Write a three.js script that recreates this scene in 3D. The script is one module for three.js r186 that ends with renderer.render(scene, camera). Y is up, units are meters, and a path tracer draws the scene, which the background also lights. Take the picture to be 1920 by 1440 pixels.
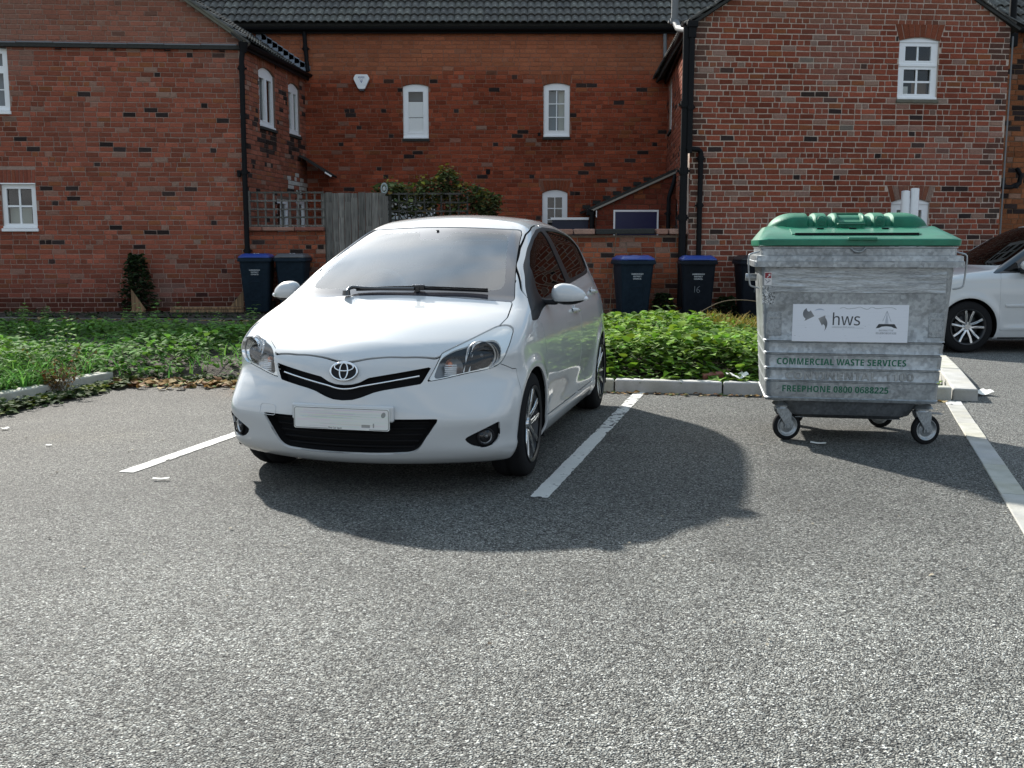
import * as THREE from 'three';
import { mergeGeometries, toCreasedNormals } from 'three/addons/utils/BufferGeometryUtils.js';
import { RoundedBoxGeometry } from 'three/addons/geometries/RoundedBoxGeometry.js';
import { FontLoader } from 'three/addons/loaders/FontLoader.js';
import { TextGeometry } from 'three/addons/geometries/TextGeometry.js';

// ---------------------------------------------------------------- camera, sky, sun, exposure
const scene = new THREE.Scene();
const camera = new THREE.PerspectiveCamera(40.87, 4 / 3, 0.05, 900);
camera.position.set(0, 1.315, 0);
camera.rotation.set(-7.7 * Math.PI / 180, 0, 0);
const renderer = new THREE.WebGLRenderer({ antialias: true });
renderer.toneMapping = THREE.LinearToneMapping;
renderer.toneMappingExposure = 2.35;
renderer.shadowMap.enabled = true;
const SUN = new THREE.Vector3(-0.75, 1.0, -1.66).normalize();
const sun = new THREE.DirectionalLight(new THREE.Color(1.0, 0.955, 0.88), 4.1);
sun.position.copy(SUN).multiplyScalar(60); sun.target.position.set(0, 0, -9);
sun.castShadow = true; sun.shadow.radius = 3; sun.shadow.mapSize.set(4096, 4096);
Object.assign(sun.shadow.camera, { left: -22, right: 22, top: 22, bottom: -22, near: 1, far: 140 });
sun.name = 'sun'; scene.add(sun, sun.target);

// ---------------------------------------------------------------- helpers
const PI = Math.PI, TAU = 2 * PI;
const clamp = (x, a = 0, b = 1) => Math.min(b, Math.max(a, x));
const lerp = (a, b, t) => a + (b - a) * t;
const sstep = (a, b, x) => { const t = clamp((x - a) / (b - a)); return t * t * (3 - 2 * t); };
function mulberry(a) { return () => { a |= 0; a = a + 0x6D2B79F5 | 0; let t = Math.imul(a ^ a >>> 15, 1 | a); t = t + Math.imul(t ^ t >>> 7, 61 | t) ^ t; return ((t ^ t >>> 14) >>> 0) / 4294967296; }; }
const hash = (x, y, s = 0) => { let h = Math.imul(x | 0, 374761393) ^ Math.imul(y | 0, 668265263) ^ Math.imul(s | 0, 974634777); h = Math.imul(h ^ h >>> 13, 1274126177); return ((h ^ h >>> 16) >>> 0) / 4294967296; };
function vnoise(x, y, s = 0, per = 0) {          // value noise, tileable when per > 0
  const xi = Math.floor(x), yi = Math.floor(y); let fx = x - xi, fy = y - yi; fx = fx * fx * (3 - 2 * fx); fy = fy * fy * (3 - 2 * fy);
  const w = per ? (v) => ((v % per) + per) % per : (v) => v;
  const a = hash(w(xi), w(yi), s), b = hash(w(xi + 1), w(yi), s), c = hash(w(xi), w(yi + 1), s), d = hash(w(xi + 1), w(yi + 1), s);
  return a + (b - a) * fx + (c - a) * fy + (a - b - c + d) * fx * fy;
}
function fbm(x, y, o = 4, s = 0, per = 0) { let v = 0, a = .5, n = 0; for (let i = 0; i < o; i++) { v += a * vnoise(x, y, s + i * 17, per); n += a; a *= .5; x *= 2; y *= 2; per *= 2; } return v / n; }
const lin = (r, g, b) => new THREE.Color().setRGB(r, g, b);
const hex = (h) => new THREE.Color(h);
const std = (o) => new THREE.MeshStandardMaterial(o);
const matte = (o) => new THREE.MeshPhysicalMaterial({ specularIntensity: .18, ...o });
const phy = (o) => new THREE.MeshPhysicalMaterial(o);

const taken = new Map();
function numbered(name) { const n = taken.get(name) ?? 0; taken.set(name, n + 1); return n ? `${name}_${String(n).padStart(3, '0')}` : name; }
function tag(o, label, category, group) { Object.assign(o.userData, { label, category }); if (group) o.userData.group = group; return o; }
function thing(name, label, category, pos = [0, 0, 0], turn = 0, group) {
  const o = new THREE.Group(); o.name = numbered(name); o.position.set(...pos); o.rotation.y = turn; scene.add(o); return tag(o, label, category, group);
}
function shade(m) { m.castShadow = true; m.receiveShadow = true; return m; }
function part(name, geo, mat, parent, label) {
  const m = shade(new THREE.Mesh(Array.isArray(geo) ? merge(geo) : geo, mat)); m.name = name; parent.add(m); if (label) m.userData.label = label; return m;
}
function solo(name, geo, mat, label, category, group) { const m = shade(new THREE.Mesh(Array.isArray(geo) ? merge(geo) : geo, mat)); m.name = numbered(name); scene.add(m); return tag(m, label, category, group); }
function struct(name, geo, mat) { const m = shade(new THREE.Mesh(geo, mat)); m.name = name; m.userData.kind = 'structure'; scene.add(m); return m; }
function stuff(o) { o.userData.kind = 'stuff'; return o; }
function merge(gs) {
  gs = gs.map((g) => { g = g.index ? g.toNonIndexed() : g; const out = new THREE.BufferGeometry(); for (const k of ['position', 'normal', 'uv', 'color']) if (g.attributes[k]) out.setAttribute(k, g.attributes[k]); if (!out.attributes.normal) out.computeVertexNormals(); if (!out.attributes.uv) out.setAttribute('uv', new THREE.BufferAttribute(new Float32Array(out.attributes.position.count * 2), 2)); return out; });
  const col = gs.some((g) => g.attributes.color);
  if (col) for (const g of gs) if (!g.attributes.color) g.setAttribute('color', new THREE.BufferAttribute(new Float32Array(g.attributes.position.count * 3).fill(1), 3));
  return mergeGeometries(gs);
}
const box = (w, h, d, x = 0, y = 0, z = 0) => new THREE.BoxGeometry(w, h, d).translate(x, y, z);
const rbox = (w, h, d, r, x = 0, y = 0, z = 0, s = 2) => new RoundedBoxGeometry(w, h, d, s, r).translate(x, y, z);
const cyl = (r0, r1, h, n = 20, x = 0, y = 0, z = 0) => new THREE.CylinderGeometry(r0, r1, h, n).translate(x, y, z);
const V = (x, y, z = 0) => new THREE.Vector3(x, y, z);
function tube(pts, r, seg = 24, n = 8, tension = .5, curved = true) {
  const c = curved ? new THREE.CatmullRomCurve3(pts.map((p) => V(...p)), false, 'catmullrom', tension) : (() => { const q = new THREE.CurvePath(); for (let i = 1; i < pts.length; i++) q.add(new THREE.LineCurve3(V(...pts[i - 1]), V(...pts[i]))); return q; })();
  return new THREE.TubeGeometry(c, seg, r, n, false);
}
function setUV(g, f) { const p = g.attributes.position, n = g.attributes.normal, uv = new Float32Array(p.count * 2); for (let i = 0; i < p.count; i++) { const r = f(p.getX(i), p.getY(i), p.getZ(i), n ? n.getX(i) : 0, n ? n.getY(i) : 0, n ? n.getZ(i) : 0); uv[2 * i] = r[0]; uv[2 * i + 1] = r[1]; } g.setAttribute('uv', new THREE.BufferAttribute(uv, 2)); return g; }
function boxUV(g, s = 1, ox = 0, oy = 0) { return setUV(g, (x, y, z, a, b, c) => { a = Math.abs(a); b = Math.abs(b); c = Math.abs(c); return a > b && a > c ? [z * s + ox, y * s + oy] : b > c ? [x * s + ox, z * s + oy] : [x * s + ox, y * s + oy]; }); }
function canvasTex(w, h, draw, srgb = true) {
  const c = document.createElement('canvas'); c.width = w; c.height = h; draw(c.getContext('2d'), w, h);
  const t = new THREE.CanvasTexture(c); if (srgb) t.colorSpace = THREE.SRGBColorSpace; t.anisotropy = 8; return t;
}
function dataTex(n, f, srgb = false, m = n) {      // f(i, j) -> [r, g, b] in 0..1
  const d = new Uint8Array(n * m * 4); let k = 0;
  for (let j = 0; j < m; j++) for (let i = 0; i < n; i++) { const c = f(i, j); d[k++] = clamp(c[0]) * 255; d[k++] = clamp(c[1]) * 255; d[k++] = clamp(c[2]) * 255; d[k++] = 255; }
  const t = new THREE.DataTexture(d, n, m); t.wrapS = t.wrapT = THREE.RepeatWrapping; t.magFilter = THREE.LinearFilter; t.minFilter = THREE.LinearMipmapLinearFilter; t.generateMipmaps = true; if (srgb) t.colorSpace = THREE.SRGBColorSpace; t.needsUpdate = true; return t;
}
function rep(t, x, y = x) { const c = t.clone(); c.repeat.set(x, y); c.needsUpdate = true; return c; }
function prof(p) {                               // smooth monotone interpolation through points
  const X = p.map((q) => q[0]), Y = p.map((q) => q[1]), n = X.length, M = [], D = [];
  for (let i = 0; i < n - 1; i++) D.push((Y[i + 1] - Y[i]) / (X[i + 1] - X[i]));
  for (let i = 0; i < n; i++) M.push(i === 0 ? D[0] : i === n - 1 ? D[n - 2] : (D[i - 1] + D[i]) / 2);
  return (v) => {
    if (v <= X[0]) return Y[0] + (v - X[0]) * M[0]; if (v >= X[n - 1]) return Y[n - 1] + (v - X[n - 1]) * M[n - 1];
    let i = 0; while (v > X[i + 1]) i++;
    const h = X[i + 1] - X[i], t = (v - X[i]) / h, t2 = t * t, t3 = t2 * t;
    return (2 * t3 - 3 * t2 + 1) * Y[i] + (t3 - 2 * t2 + t) * h * M[i] + (3 * t2 - 2 * t3) * Y[i + 1] + (t3 - t2) * h * M[i + 1];
  };
}
const smax = (a, b, k) => { const h = Math.max(k - Math.abs(a - b), 0) / k; return Math.max(a, b) + h * h * k * .25; };
const smin = (a, b, k) => { const h = Math.max(k - Math.abs(a - b), 0) / k; return Math.min(a, b) - h * h * k * .25; };
// signed distance to a polygon (negative inside)
function polySDF(poly) {
  const n = poly.length;
  return (x, y) => {
    let d = 1e9, s = 1;
    for (let i = 0, j = n - 1; i < n; j = i++) {
      const [xi, yi] = poly[i], [xj, yj] = poly[j], ex = xj - xi, ey = yj - yi, wx = x - xi, wy = y - yi, t = clamp((wx * ex + wy * ey) / (ex * ex + ey * ey)), bx = wx - ex * t, by = wy - ey * t;
      d = Math.min(d, bx * bx + by * by);
      const c1 = y >= yi, c2 = y < yj, c3 = ex * wy > ey * wx;
      if ((c1 && c2 && c3) || (!c1 && !c2 && !c3)) s = -s;
    }
    return s * Math.sqrt(d);
  };
}
function smoothPoly(pts, n = 6, tension = .5) {     // closed rounded polygon through the points
  const c = new THREE.CatmullRomCurve3(pts.map((p) => V(p[0], p[1], 0)), true, 'catmullrom', tension); return c.getPoints(pts.length * n).slice(0, -1).map((p) => [p.x, p.y]);
}
function roundPoly(pts, r, n = 4) {               // straight sides, rounded corners
  const out = [], N = pts.length;
  for (let i = 0; i < N; i++) {
    const p = pts[i], a = pts[(i + N - 1) % N], b = pts[(i + 1) % N], R = p[2] ?? r;
    const la = Math.hypot(a[0] - p[0], a[1] - p[1]), lb = Math.hypot(b[0] - p[0], b[1] - p[1]), q = Math.min(R, la * .49, lb * .49);
    const A = [p[0] + (a[0] - p[0]) * q / la, p[1] + (a[1] - p[1]) * q / la], B = [p[0] + (b[0] - p[0]) * q / lb, p[1] + (b[1] - p[1]) * q / lb];
    if (q < 1e-4) { out.push([p[0], p[1]]); continue; }
    for (let k = 0; k <= n; k++) { const t = k / n, u = 1 - t; out.push([u * u * A[0] + 2 * u * t * p[0] + t * t * B[0], u * u * A[1] + 2 * u * t * p[1] + t * t * B[1]]); }
  }
  return out;
}
const shapeOf = (pts) => new THREE.Shape(pts.map((p) => new THREE.Vector2(p[0], p[1])));

// ---------------------------------------------------------------- triangle meshes cut by scalar functions
// mesh = { P: [xyz...], N: [xyz...], I: [i...] }
function toGeo(m, uvf) {
  const g = new THREE.BufferGeometry(); g.setAttribute('position', new THREE.BufferAttribute(new Float32Array(m.P), 3)); g.setAttribute('normal', new THREE.BufferAttribute(new Float32Array(m.N), 3)); g.setIndex(m.I);
  return setUV(g, uvf ?? ((x, y, z) => [x + z * .37, y + z * .61]));
}
function split(m, f, onto) {                      // [where f < 0, where f > 0]
  const nv = m.P.length / 3, S = new Float64Array(nv);
  for (let i = 0; i < nv; i++) S[i] = f(m.P[3 * i], m.P[3 * i + 1], m.P[3 * i + 2]) || 1e-9;
  const out = [0, 1].map(() => ({ P: [], N: [], I: [], map: new Map() }));
  const put = (o, i) => { let k = o.map.get(i); if (k === undefined) { k = o.P.length / 3; o.map.set(i, k); for (let c = 0; c < 3; c++) { o.P.push(m.P[3 * i + c]); o.N.push(m.N[3 * i + c]); } } return k; };
  const cutP = new Map();
  const cut = (o, a, b) => {
    const key = a < b ? a * nv + b : b * nv + a; let c = cutP.get(key);
    if (!c) { if (a > b) [a, b] = [b, a]; const t = S[a] / (S[a] - S[b]); c = [0, 1, 2].map((q) => m.P[3 * a + q] + t * (m.P[3 * b + q] - m.P[3 * a + q])); const n = [0, 1, 2].map((q) => m.N[3 * a + q] + t * (m.N[3 * b + q] - m.N[3 * a + q])), l = Math.hypot(...n) || 1; c = [...c, n[0] / l, n[1] / l, n[2] / l]; if (onto) onto(c); cutP.set(key, c); }
    const ok = 'c' + key; let k = o.map.get(ok); if (k === undefined) { k = o.P.length / 3; o.map.set(ok, k); o.P.push(c[0], c[1], c[2]); o.N.push(c[3], c[4], c[5]); } return k;
  };
  for (let t = 0; t < m.I.length; t += 3) {
    const v = [m.I[t], m.I[t + 1], m.I[t + 2]], s = v.map((i) => S[i] < 0);
    if (s[0] === s[1] && s[1] === s[2]) { const o = out[s[0] ? 0 : 1]; o.I.push(put(o, v[0]), put(o, v[1]), put(o, v[2])); continue; }
    let k = 0; while (!(s[k] !== s[(k + 1) % 3] && s[k] !== s[(k + 2) % 3])) k++;
    const a = v[k], b = v[(k + 1) % 3], c = v[(k + 2) % 3], one = out[s[k] ? 0 : 1], two = out[s[k] ? 1 : 0];
    one.I.push(put(one, a), cut(one, a, b), cut(one, a, c));
    const ab = cut(two, a, b), ac = cut(two, a, c), B = put(two, b), C = put(two, c); two.I.push(ab, B, C, ab, C, ac);
  }
  return out;
}
function rim(m, depth, into) {                    // the mesh with its open edges folded inwards
  const E = new Map(); for (let t = 0; t < m.I.length; t += 3) for (let k = 0; k < 3; k++) { const a = m.I[t + k], b = m.I[t + (k + 1) % 3]; const key = a < b ? a + '_' + b : b + '_' + a; if (E.has(key)) E.set(key, null); else E.set(key, [a, b]); }
  const o = into ?? { P: [...m.P], N: [...m.N], I: [...m.I] };
  for (const e of E.values()) {
    if (!e) continue; const [a, b] = e, base = o.P.length / 3, pa = m.P.slice(3 * a, 3 * a + 3), pb = m.P.slice(3 * b, 3 * b + 3), na = m.N.slice(3 * a, 3 * a + 3), nb = m.N.slice(3 * b, 3 * b + 3);
    const ex = pb[0] - pa[0], ey = pb[1] - pa[1], ez = pb[2] - pa[2]; let n = [ey * na[2] - ez * na[1], ez * na[0] - ex * na[2], ex * na[1] - ey * na[0]]; const l = Math.hypot(...n) || 1; n = n.map((q) => q / l);
    const mix = (p) => { const w = [n[0] * .75 + p[0] * .25, n[1] * .75 + p[1] * .25, n[2] * .75 + p[2] * .25], L = Math.hypot(...w) || 1; return w.map((q) => q / L); };
    o.P.push(...pa, ...pb, ...pa.map((q, i) => q - na[i] * depth), ...pb.map((q, i) => q - nb[i] * depth)); o.N.push(...mix(na), ...mix(nb), ...n, ...n);
    o.I.push(base, base + 2, base + 1, base + 1, base + 2, base + 3);
  }
  return o;
}
const shifted = (m, d) => ({ P: m.P.map((p, i) => p + m.N[i] * d), N: m.N, I: m.I });
function tri(fn, lo, hi, cell, L = 1.7) {          // surface nets of fn = 0, vertices moved onto the surface
  const n = [0, 1, 2].map((k) => Math.ceil((hi[k] - lo[k]) / cell)), [nx, ny, nz] = n, sx = 1, sy = nx + 1, sz = (nx + 1) * (ny + 1);
  const val = new Float32Array(sz * (nz + 1)), B = 4, r = cell * B * .87 * L;
  for (let k = 0; k <= nz; k += B) for (let j = 0; j <= ny; j += B) for (let i = 0; i <= nx; i += B) {
    const c = fn(lo[0] + (i + 1.5) * cell, lo[1] + (j + 1.5) * cell, lo[2] + (k + 1.5) * cell), near = Math.abs(c) < r;
    for (let kk = k; kk < Math.min(k + B, nz + 1); kk++) for (let jj = j; jj < Math.min(j + B, ny + 1); jj++) for (let ii = i; ii < Math.min(i + B, nx + 1); ii++) val[ii + jj * sy + kk * sz] = near ? fn(lo[0] + ii * cell, lo[1] + jj * cell, lo[2] + kk * cell) : c;
  }
  const idx = new Int32Array(sz * (nz + 1)).fill(-1), P = [], I = [];
  const cor = [0, sx, sy, sx + sy, sz, sx + sz, sy + sz, sx + sy + sz], ed = [[0, 1], [2, 3], [4, 5], [6, 7], [0, 2], [1, 3], [4, 6], [5, 7], [0, 4], [1, 5], [2, 6], [3, 7]];
  for (let k = 0; k < nz; k++) for (let j = 0; j < ny; j++) for (let i = 0; i < nx; i++) {
    const b = i + j * sy + k * sz; let m = 0; for (let c = 0; c < 8; c++) if (val[b + cor[c]] < 0) m |= 1 << c;
    if (m === 0 || m === 255) continue;
    let x = 0, y = 0, z = 0, q = 0;
    for (const [a, c] of ed) { const A = (m >> a) & 1, C = (m >> c) & 1; if (A === C) continue; const va = val[b + cor[a]], vc = val[b + cor[c]], t = va / (va - vc); x += lerp(a & 1, c & 1, t); y += lerp((a >> 1) & 1, (c >> 1) & 1, t); z += lerp((a >> 2) & 1, (c >> 2) & 1, t); q++; }
    idx[b] = P.length / 3; P.push(lo[0] + (i + x / q) * cell, lo[1] + (j + y / q) * cell, lo[2] + (k + z / q) * cell);
  }
  const quad = (a, b, c, d, flip) => { if (a < 0 || b < 0 || c < 0 || d < 0) return; flip ? I.push(a, c, b, a, d, c) : I.push(a, b, c, a, c, d); };
  for (let k = 1; k < nz; k++) for (let j = 1; j < ny; j++) for (let i = 1; i < nx; i++) {
    const b = i + j * sy + k * sz, s = val[b] < 0;
    if (s !== val[b + sx] < 0) quad(idx[b - sy - sz], idx[b - sz], idx[b], idx[b - sy], !s);
    if (s !== val[b + sy] < 0) quad(idx[b - sx - sz], idx[b - sx], idx[b], idx[b - sz], !s);
    if (s !== val[b + sz] < 0) quad(idx[b - sx - sy], idx[b - sy], idx[b], idx[b - sx], !s);
  }
  const N = new Array(P.length), onto = surfacer(fn);
  const c = [0, 0, 0, 0, 0, 0];
  for (let v = 0; v < P.length; v += 3) { for (let q = 0; q < 3; q++) c[q] = P[v + q]; onto(c, 3); for (let q = 0; q < 3; q++) { P[v + q] = c[q]; N[v + q] = c[3 + q]; } }
  return { P, N, I };
}
function surfacer(fn) {
  const h = .002;
  return (c, it = 1) => {
    for (let s = 0; s <= it; s++) {
      const gx = (fn(c[0] + h, c[1], c[2]) - fn(c[0] - h, c[1], c[2])) / (2 * h), gy = (fn(c[0], c[1] + h, c[2]) - fn(c[0], c[1] - h, c[2])) / (2 * h), gz = (fn(c[0], c[1], c[2] + h) - fn(c[0], c[1], c[2] - h)) / (2 * h), g2 = gx * gx + gy * gy + gz * gz || 1;
      if (s === it) { const l = Math.sqrt(g2); c[3] = gx / l; c[4] = gy / l; c[5] = gz / l; return c; }
      const d = clamp(fn(c[0], c[1], c[2]) / g2, -.03, .03); c[0] -= gx * d; c[1] -= gy * d; c[2] -= gz * d;
    }
  };
}
// ---------------------------------------------------------------- sky: broken white cloud with pale blue between
{
  const W = 1024, H = 512, d = new Float32Array(W * H * 4);
  const az = Math.atan2(SUN.z, SUN.x);
  for (let j = 0; j < H; j++) {
    const el = ((j + .5) / H - .5) * PI, y = Math.sin(el), r = Math.cos(el);
    for (let i = 0; i < W; i++) {
      const a = ((i + .5) / W - .5) * TAU, x = r * Math.cos(a), z = r * Math.sin(a), k = (j * W + i) * 4;
      const c = x * SUN.x + y * SUN.y + z * SUN.z;
      let R, G, Bl, gl;
      const yy = Math.max(y, .02), px = x / (yy + .18) * 1.5, pz = z / (yy + .18) * 1.5;
      const warp = fbm(px * .7 + 3, pz * .7 + 9, 3, 5) - .5, n = fbm(px * 1.2 + warp * 2.2 + 20, pz * .8 + warp * 1.5 + 31, 6, 11), n2 = fbm(px * 2.6 + 50, pz * 1.7 + 8, 5, 40);
      const cov = sstep(.40, .60, n + .14 * (n2 - .5) + .12 * (1 - sstep(0, .4, y)) - .05 * sstep(.4, .9, y));
      const haze = 1 - sstep(0, .30, y), glow = .46 * Math.pow(clamp(c), 7) + .5 * Math.pow(clamp(c), 50);
      const blue = [.15 + .17 * haze, .235 + .13 * haze, .335 + .07 * haze];
      const wh = (.38 + .42 * (n2 - .38)) * (1 - .38 * sstep(.30, .95, y));
      gl = glow * (.55 + .9 * sstep(.3, .65, n2));
      R = lerp(blue[0], wh * .975, cov) + gl * .97; G = lerp(blue[1], wh * 1.0, cov) + gl; Bl = lerp(blue[2], wh * 1.03, cov) + gl * 1.02;
      if (y < 0) { const t = sstep(0, -.08, y); R = lerp(R, .13, t); G = lerp(G, .13, t); Bl = lerp(Bl, .12, t); }
      d[k] = R; d[k + 1] = G; d[k + 2] = Bl; d[k + 3] = 1;
    }
  }
  const t = new THREE.DataTexture(d, W, H, THREE.RGBAFormat, THREE.FloatType); t.mapping = THREE.EquirectangularReflectionMapping; t.magFilter = THREE.LinearFilter; t.needsUpdate = true;
  scene.background = t; scene.environment = t;
}
// ---------------------------------------------------------------- surface textures
const tarTex = (() => {                            // stone chips in bitumen, one repeat = 4.2 m
  const n = 2048, cells = 500, cs = n / cells, col = new Uint8Array(n * n * 4), hgt = new Uint8Array(n * n * 4);
  const px = new Float32Array(cells * cells), py = new Float32Array(cells * cells), tone = new Float32Array(cells * cells), sz = new Float32Array(cells * cells), wt = new Float32Array(cells * cells);
  for (let j = 0; j < cells; j++) for (let i = 0; i < cells; i++) { const k = j * cells + i, r = hash(i, j, 3); px[k] = i - .1 + 1.2 * hash(i, j, 1); py[k] = j - .1 + 1.2 * hash(i, j, 2); wt[k] = .42 * hash(i, j, 6) ** 2; tone[k] = r < .20 ? .18 + r : r > .86 ? 1.6 + 5 * (r - .86) : .45 + .95 * r; sz[k] = .40 + .3 * hash(i, j, 5); }
  for (let y = 0; y < n; y++) {
    for (let x = 0; x < n; x++) {
      const u = (x + .5) / cs, v = (y + .5) / cs, iu = Math.floor(u), iv = Math.floor(v); let d1 = 9, d2 = 9, b = 0;
      for (let q = -1; q <= 1; q++) for (let p = -1; p <= 1; p++) {
        const ii = (iu + p + cells) % cells, jj = (iv + q + cells) % cells, k = jj * cells + ii; const dx = px[k] - ii + iu + p - u, dy = py[k] - jj + iv + q - v, dd = Math.max(0, dx * dx + dy * dy - wt[k]);
        if (dd < d1) { d2 = d1; d1 = dd; b = k; } else if (dd < d2) d2 = dd;
      }
      const e = Math.sqrt(d2) - Math.sqrt(d1), face = sstep(.02, .30, e), hh = face * (.55 + .45 * hash(b, 7, 9));
      const g = hash(x, y, 77), c = lerp(.018, .56 * tone[b], sstep(.04, .30, e)) * (.78 + .44 * g), k = (y * n + x) * 4;
      const w = (hash(b, 3, 4) - .5) * .05;
      col[k] = clamp(c * (1 + w)) * 255; col[k + 1] = clamp(c) * 255; col[k + 2] = clamp(c * (.97 - w)) * 255; col[k + 3] = 255;
      hgt[k] = hgt[k + 1] = hgt[k + 2] = hh * 205 + g * 50; hgt[k + 3] = 255;
    }
  }
  const mk = (a) => { const t = new THREE.DataTexture(a, n, n); t.wrapS = t.wrapT = THREE.RepeatWrapping; t.magFilter = THREE.LinearFilter; t.minFilter = THREE.LinearMipmapLinearFilter; t.generateMipmaps = true; t.needsUpdate = true; return t; };
  return { map: mk(col), bump: mk(hgt) };
})();
const mottle = dataTex(512, (i, j) => { const x = i / 512, y = j / 512, v = .86 + .5 * (fbm(x * 24, y * 24, 5, 3, 24) - .5) + .22 * (fbm(x * 96, y * 96, 3, 9, 96) - .5) + (vnoise(x * 160, y * 160, 4, 160) > .9 ? -.16 : 0); return [v, v, v]; });
const mottleH = dataTex(512, (i, j) => { const x = i / 512, y = j / 512, v = .5 + .8 * (fbm(x * 48, y * 48, 5, 23, 48) - .5) + (vnoise(x * 128, y * 128, 14, 128) > .88 ? -.25 : 0); return [v, v, v]; });
const concTex = dataTex(512, (i, j) => { const x = i / 512, y = j / 512, v = .74 + .34 * (fbm(x * 8, y * 8, 6, 31, 8) - .5) + .20 * (hash(i, j, 5) - .5), s = clamp(fbm(x * 5, y * 5, 4, 71, 5) * 1.5 - .5); return [v * (1 - .18 * s), v * (1 - .20 * s), v * (1 - .30 * s)]; });
const concH = dataTex(256, (i, j) => { const v = .5 + .5 * (fbm(i / 256 * 24, j / 256 * 24, 4, 3, 24) - .5) + .3 * (hash(i, j, 8) - .5); return [v, v, v]; });
const galvTex = dataTex(1024, (i, j) => {           // spangled zinc, worn and streaked
  const x = i / 1024, y = j / 1024; let best = 9, id = 0; const C = 64, u = x * C, v = y * C;
  for (let q = -1; q <= 1; q++) for (let p = -1; p <= 1; p++) { const a = Math.floor(u) + p, b = Math.floor(v) + q, A = (a + C) % C, Bb = (b + C) % C, dd = (a + hash(A, Bb, 1) - u) ** 2 + (b + hash(A, Bb, 2) - v) ** 2; if (dd < best) { best = dd; id = hash(A, Bb, 3); } }
  const st = fbm(x * 12, y * 12, 5, 12, 12), dirt = sstep(.52, .74, fbm(x * 7, y * 7, 5, 33, 7));
  let w = .62 + .24 * (id - .5) + .26 * (st - .5) + .14 * (fbm(x * 60, y * 60, 3, 7, 60) - .5); w *= 1 - .26 * dirt; return [w * .97, w, w * 1.015];
});
const woodTex = dataTex(512, (i, j) => { const x = i / 512, y = j / 512, g = fbm(x * 60 + fbm(x * 4, y * 3, 3, 2) * 5, y * 2.5, 5, 6), v = .45 + .9 * (g - .5) + .3 * (fbm(x * 6, y * 6, 3, 8) - .5) - (vnoise(x * 90, y * 2, 4) > .9 ? .2 : 0); return [v, v * .98, v * .95]; });
const noiseMap = dataTex(512, (i, j) => { const v = .8 + .45 * (fbm(i / 512 * 10, j / 512 * 10, 6, 55, 10) - .5); return [v, v, v]; });
for (const t of [mottle, concTex]) t.anisotropy = 8;
// ---------------------------------------------------------------- ground
const rnd = mulberry(20240611);
const KA = [-3.62, -10.05], KB = [3.72, -8.66];        // back kerb of the bays, left and right end (front faces)
const kdir = (() => { const dx = KB[0] - KA[0], dz = KB[1] - KA[1], l = Math.hypot(dx, dz); return [dx / l, dz / l]; })();
const baydir = [kdir[1] * -1 * -1, 0];
function gridMesh(x0, x1, z0, z1, step, h, col) {     // a sheet as {P,N,I,C}
  const nx = Math.round((x1 - x0) / step), nz = Math.round((z1 - z0) / step), P = [], N = [], I = [];
  for (let j = 0; j <= nz; j++) for (let i = 0; i <= nx; i++) { const x = lerp(x0, x1, i / nx), z = lerp(z0, z1, j / nz); P.push(x, h(x, z), z); const e = .02, dx = (h(x + e, z) - h(x - e, z)) / (2 * e), dz = (h(x, z + e) - h(x, z - e)) / (2 * e), l = Math.hypot(dx, 1, dz); N.push(-dx / l, 1 / l, -dz / l); }
  for (let j = 0; j < nz; j++) for (let i = 0; i < nx; i++) { const a = j * (nx + 1) + i, b = a + 1, c = a + nx + 1, d = c + 1; I.push(a, c, b, b, c, d); }
  return { P, N, I };
}
function paint(g, f) { const p = g.attributes.position, c = new Float32Array(p.count * 3); for (let i = 0; i < p.count; i++) { const q = f(p.getX(i), p.getY(i), p.getZ(i), g.attributes.normal, i); c[3 * i] = q[0]; c[3 * i + 1] = q[1]; c[3 * i + 2] = q[2]; } g.setAttribute('color', new THREE.BufferAttribute(c, 3)); return g; }
const tar = (o = {}) => std({ color: lin(.425, .43, .425), map: o.map ?? rep(tarTex.map, 1 / 4.2), bumpMap: rep(tarTex.bump, 1 / 4.2), bumpScale: o.bump ?? .018, roughness: o.rough ?? .82, vertexColors: true });
const patch = (x, z) => {                              // stained patches by noise; also paler near the camera, darker further back
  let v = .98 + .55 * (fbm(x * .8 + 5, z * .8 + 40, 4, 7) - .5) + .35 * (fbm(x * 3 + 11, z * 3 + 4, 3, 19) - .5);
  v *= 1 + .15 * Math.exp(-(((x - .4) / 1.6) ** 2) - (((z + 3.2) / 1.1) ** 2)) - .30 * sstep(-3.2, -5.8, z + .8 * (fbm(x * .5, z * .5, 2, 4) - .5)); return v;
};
const kerbDist = (x, z) => (x - KA[0]) * kdir[1] - (z - KA[1]) * kdir[0];   // > 0 behind the kerb line
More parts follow.
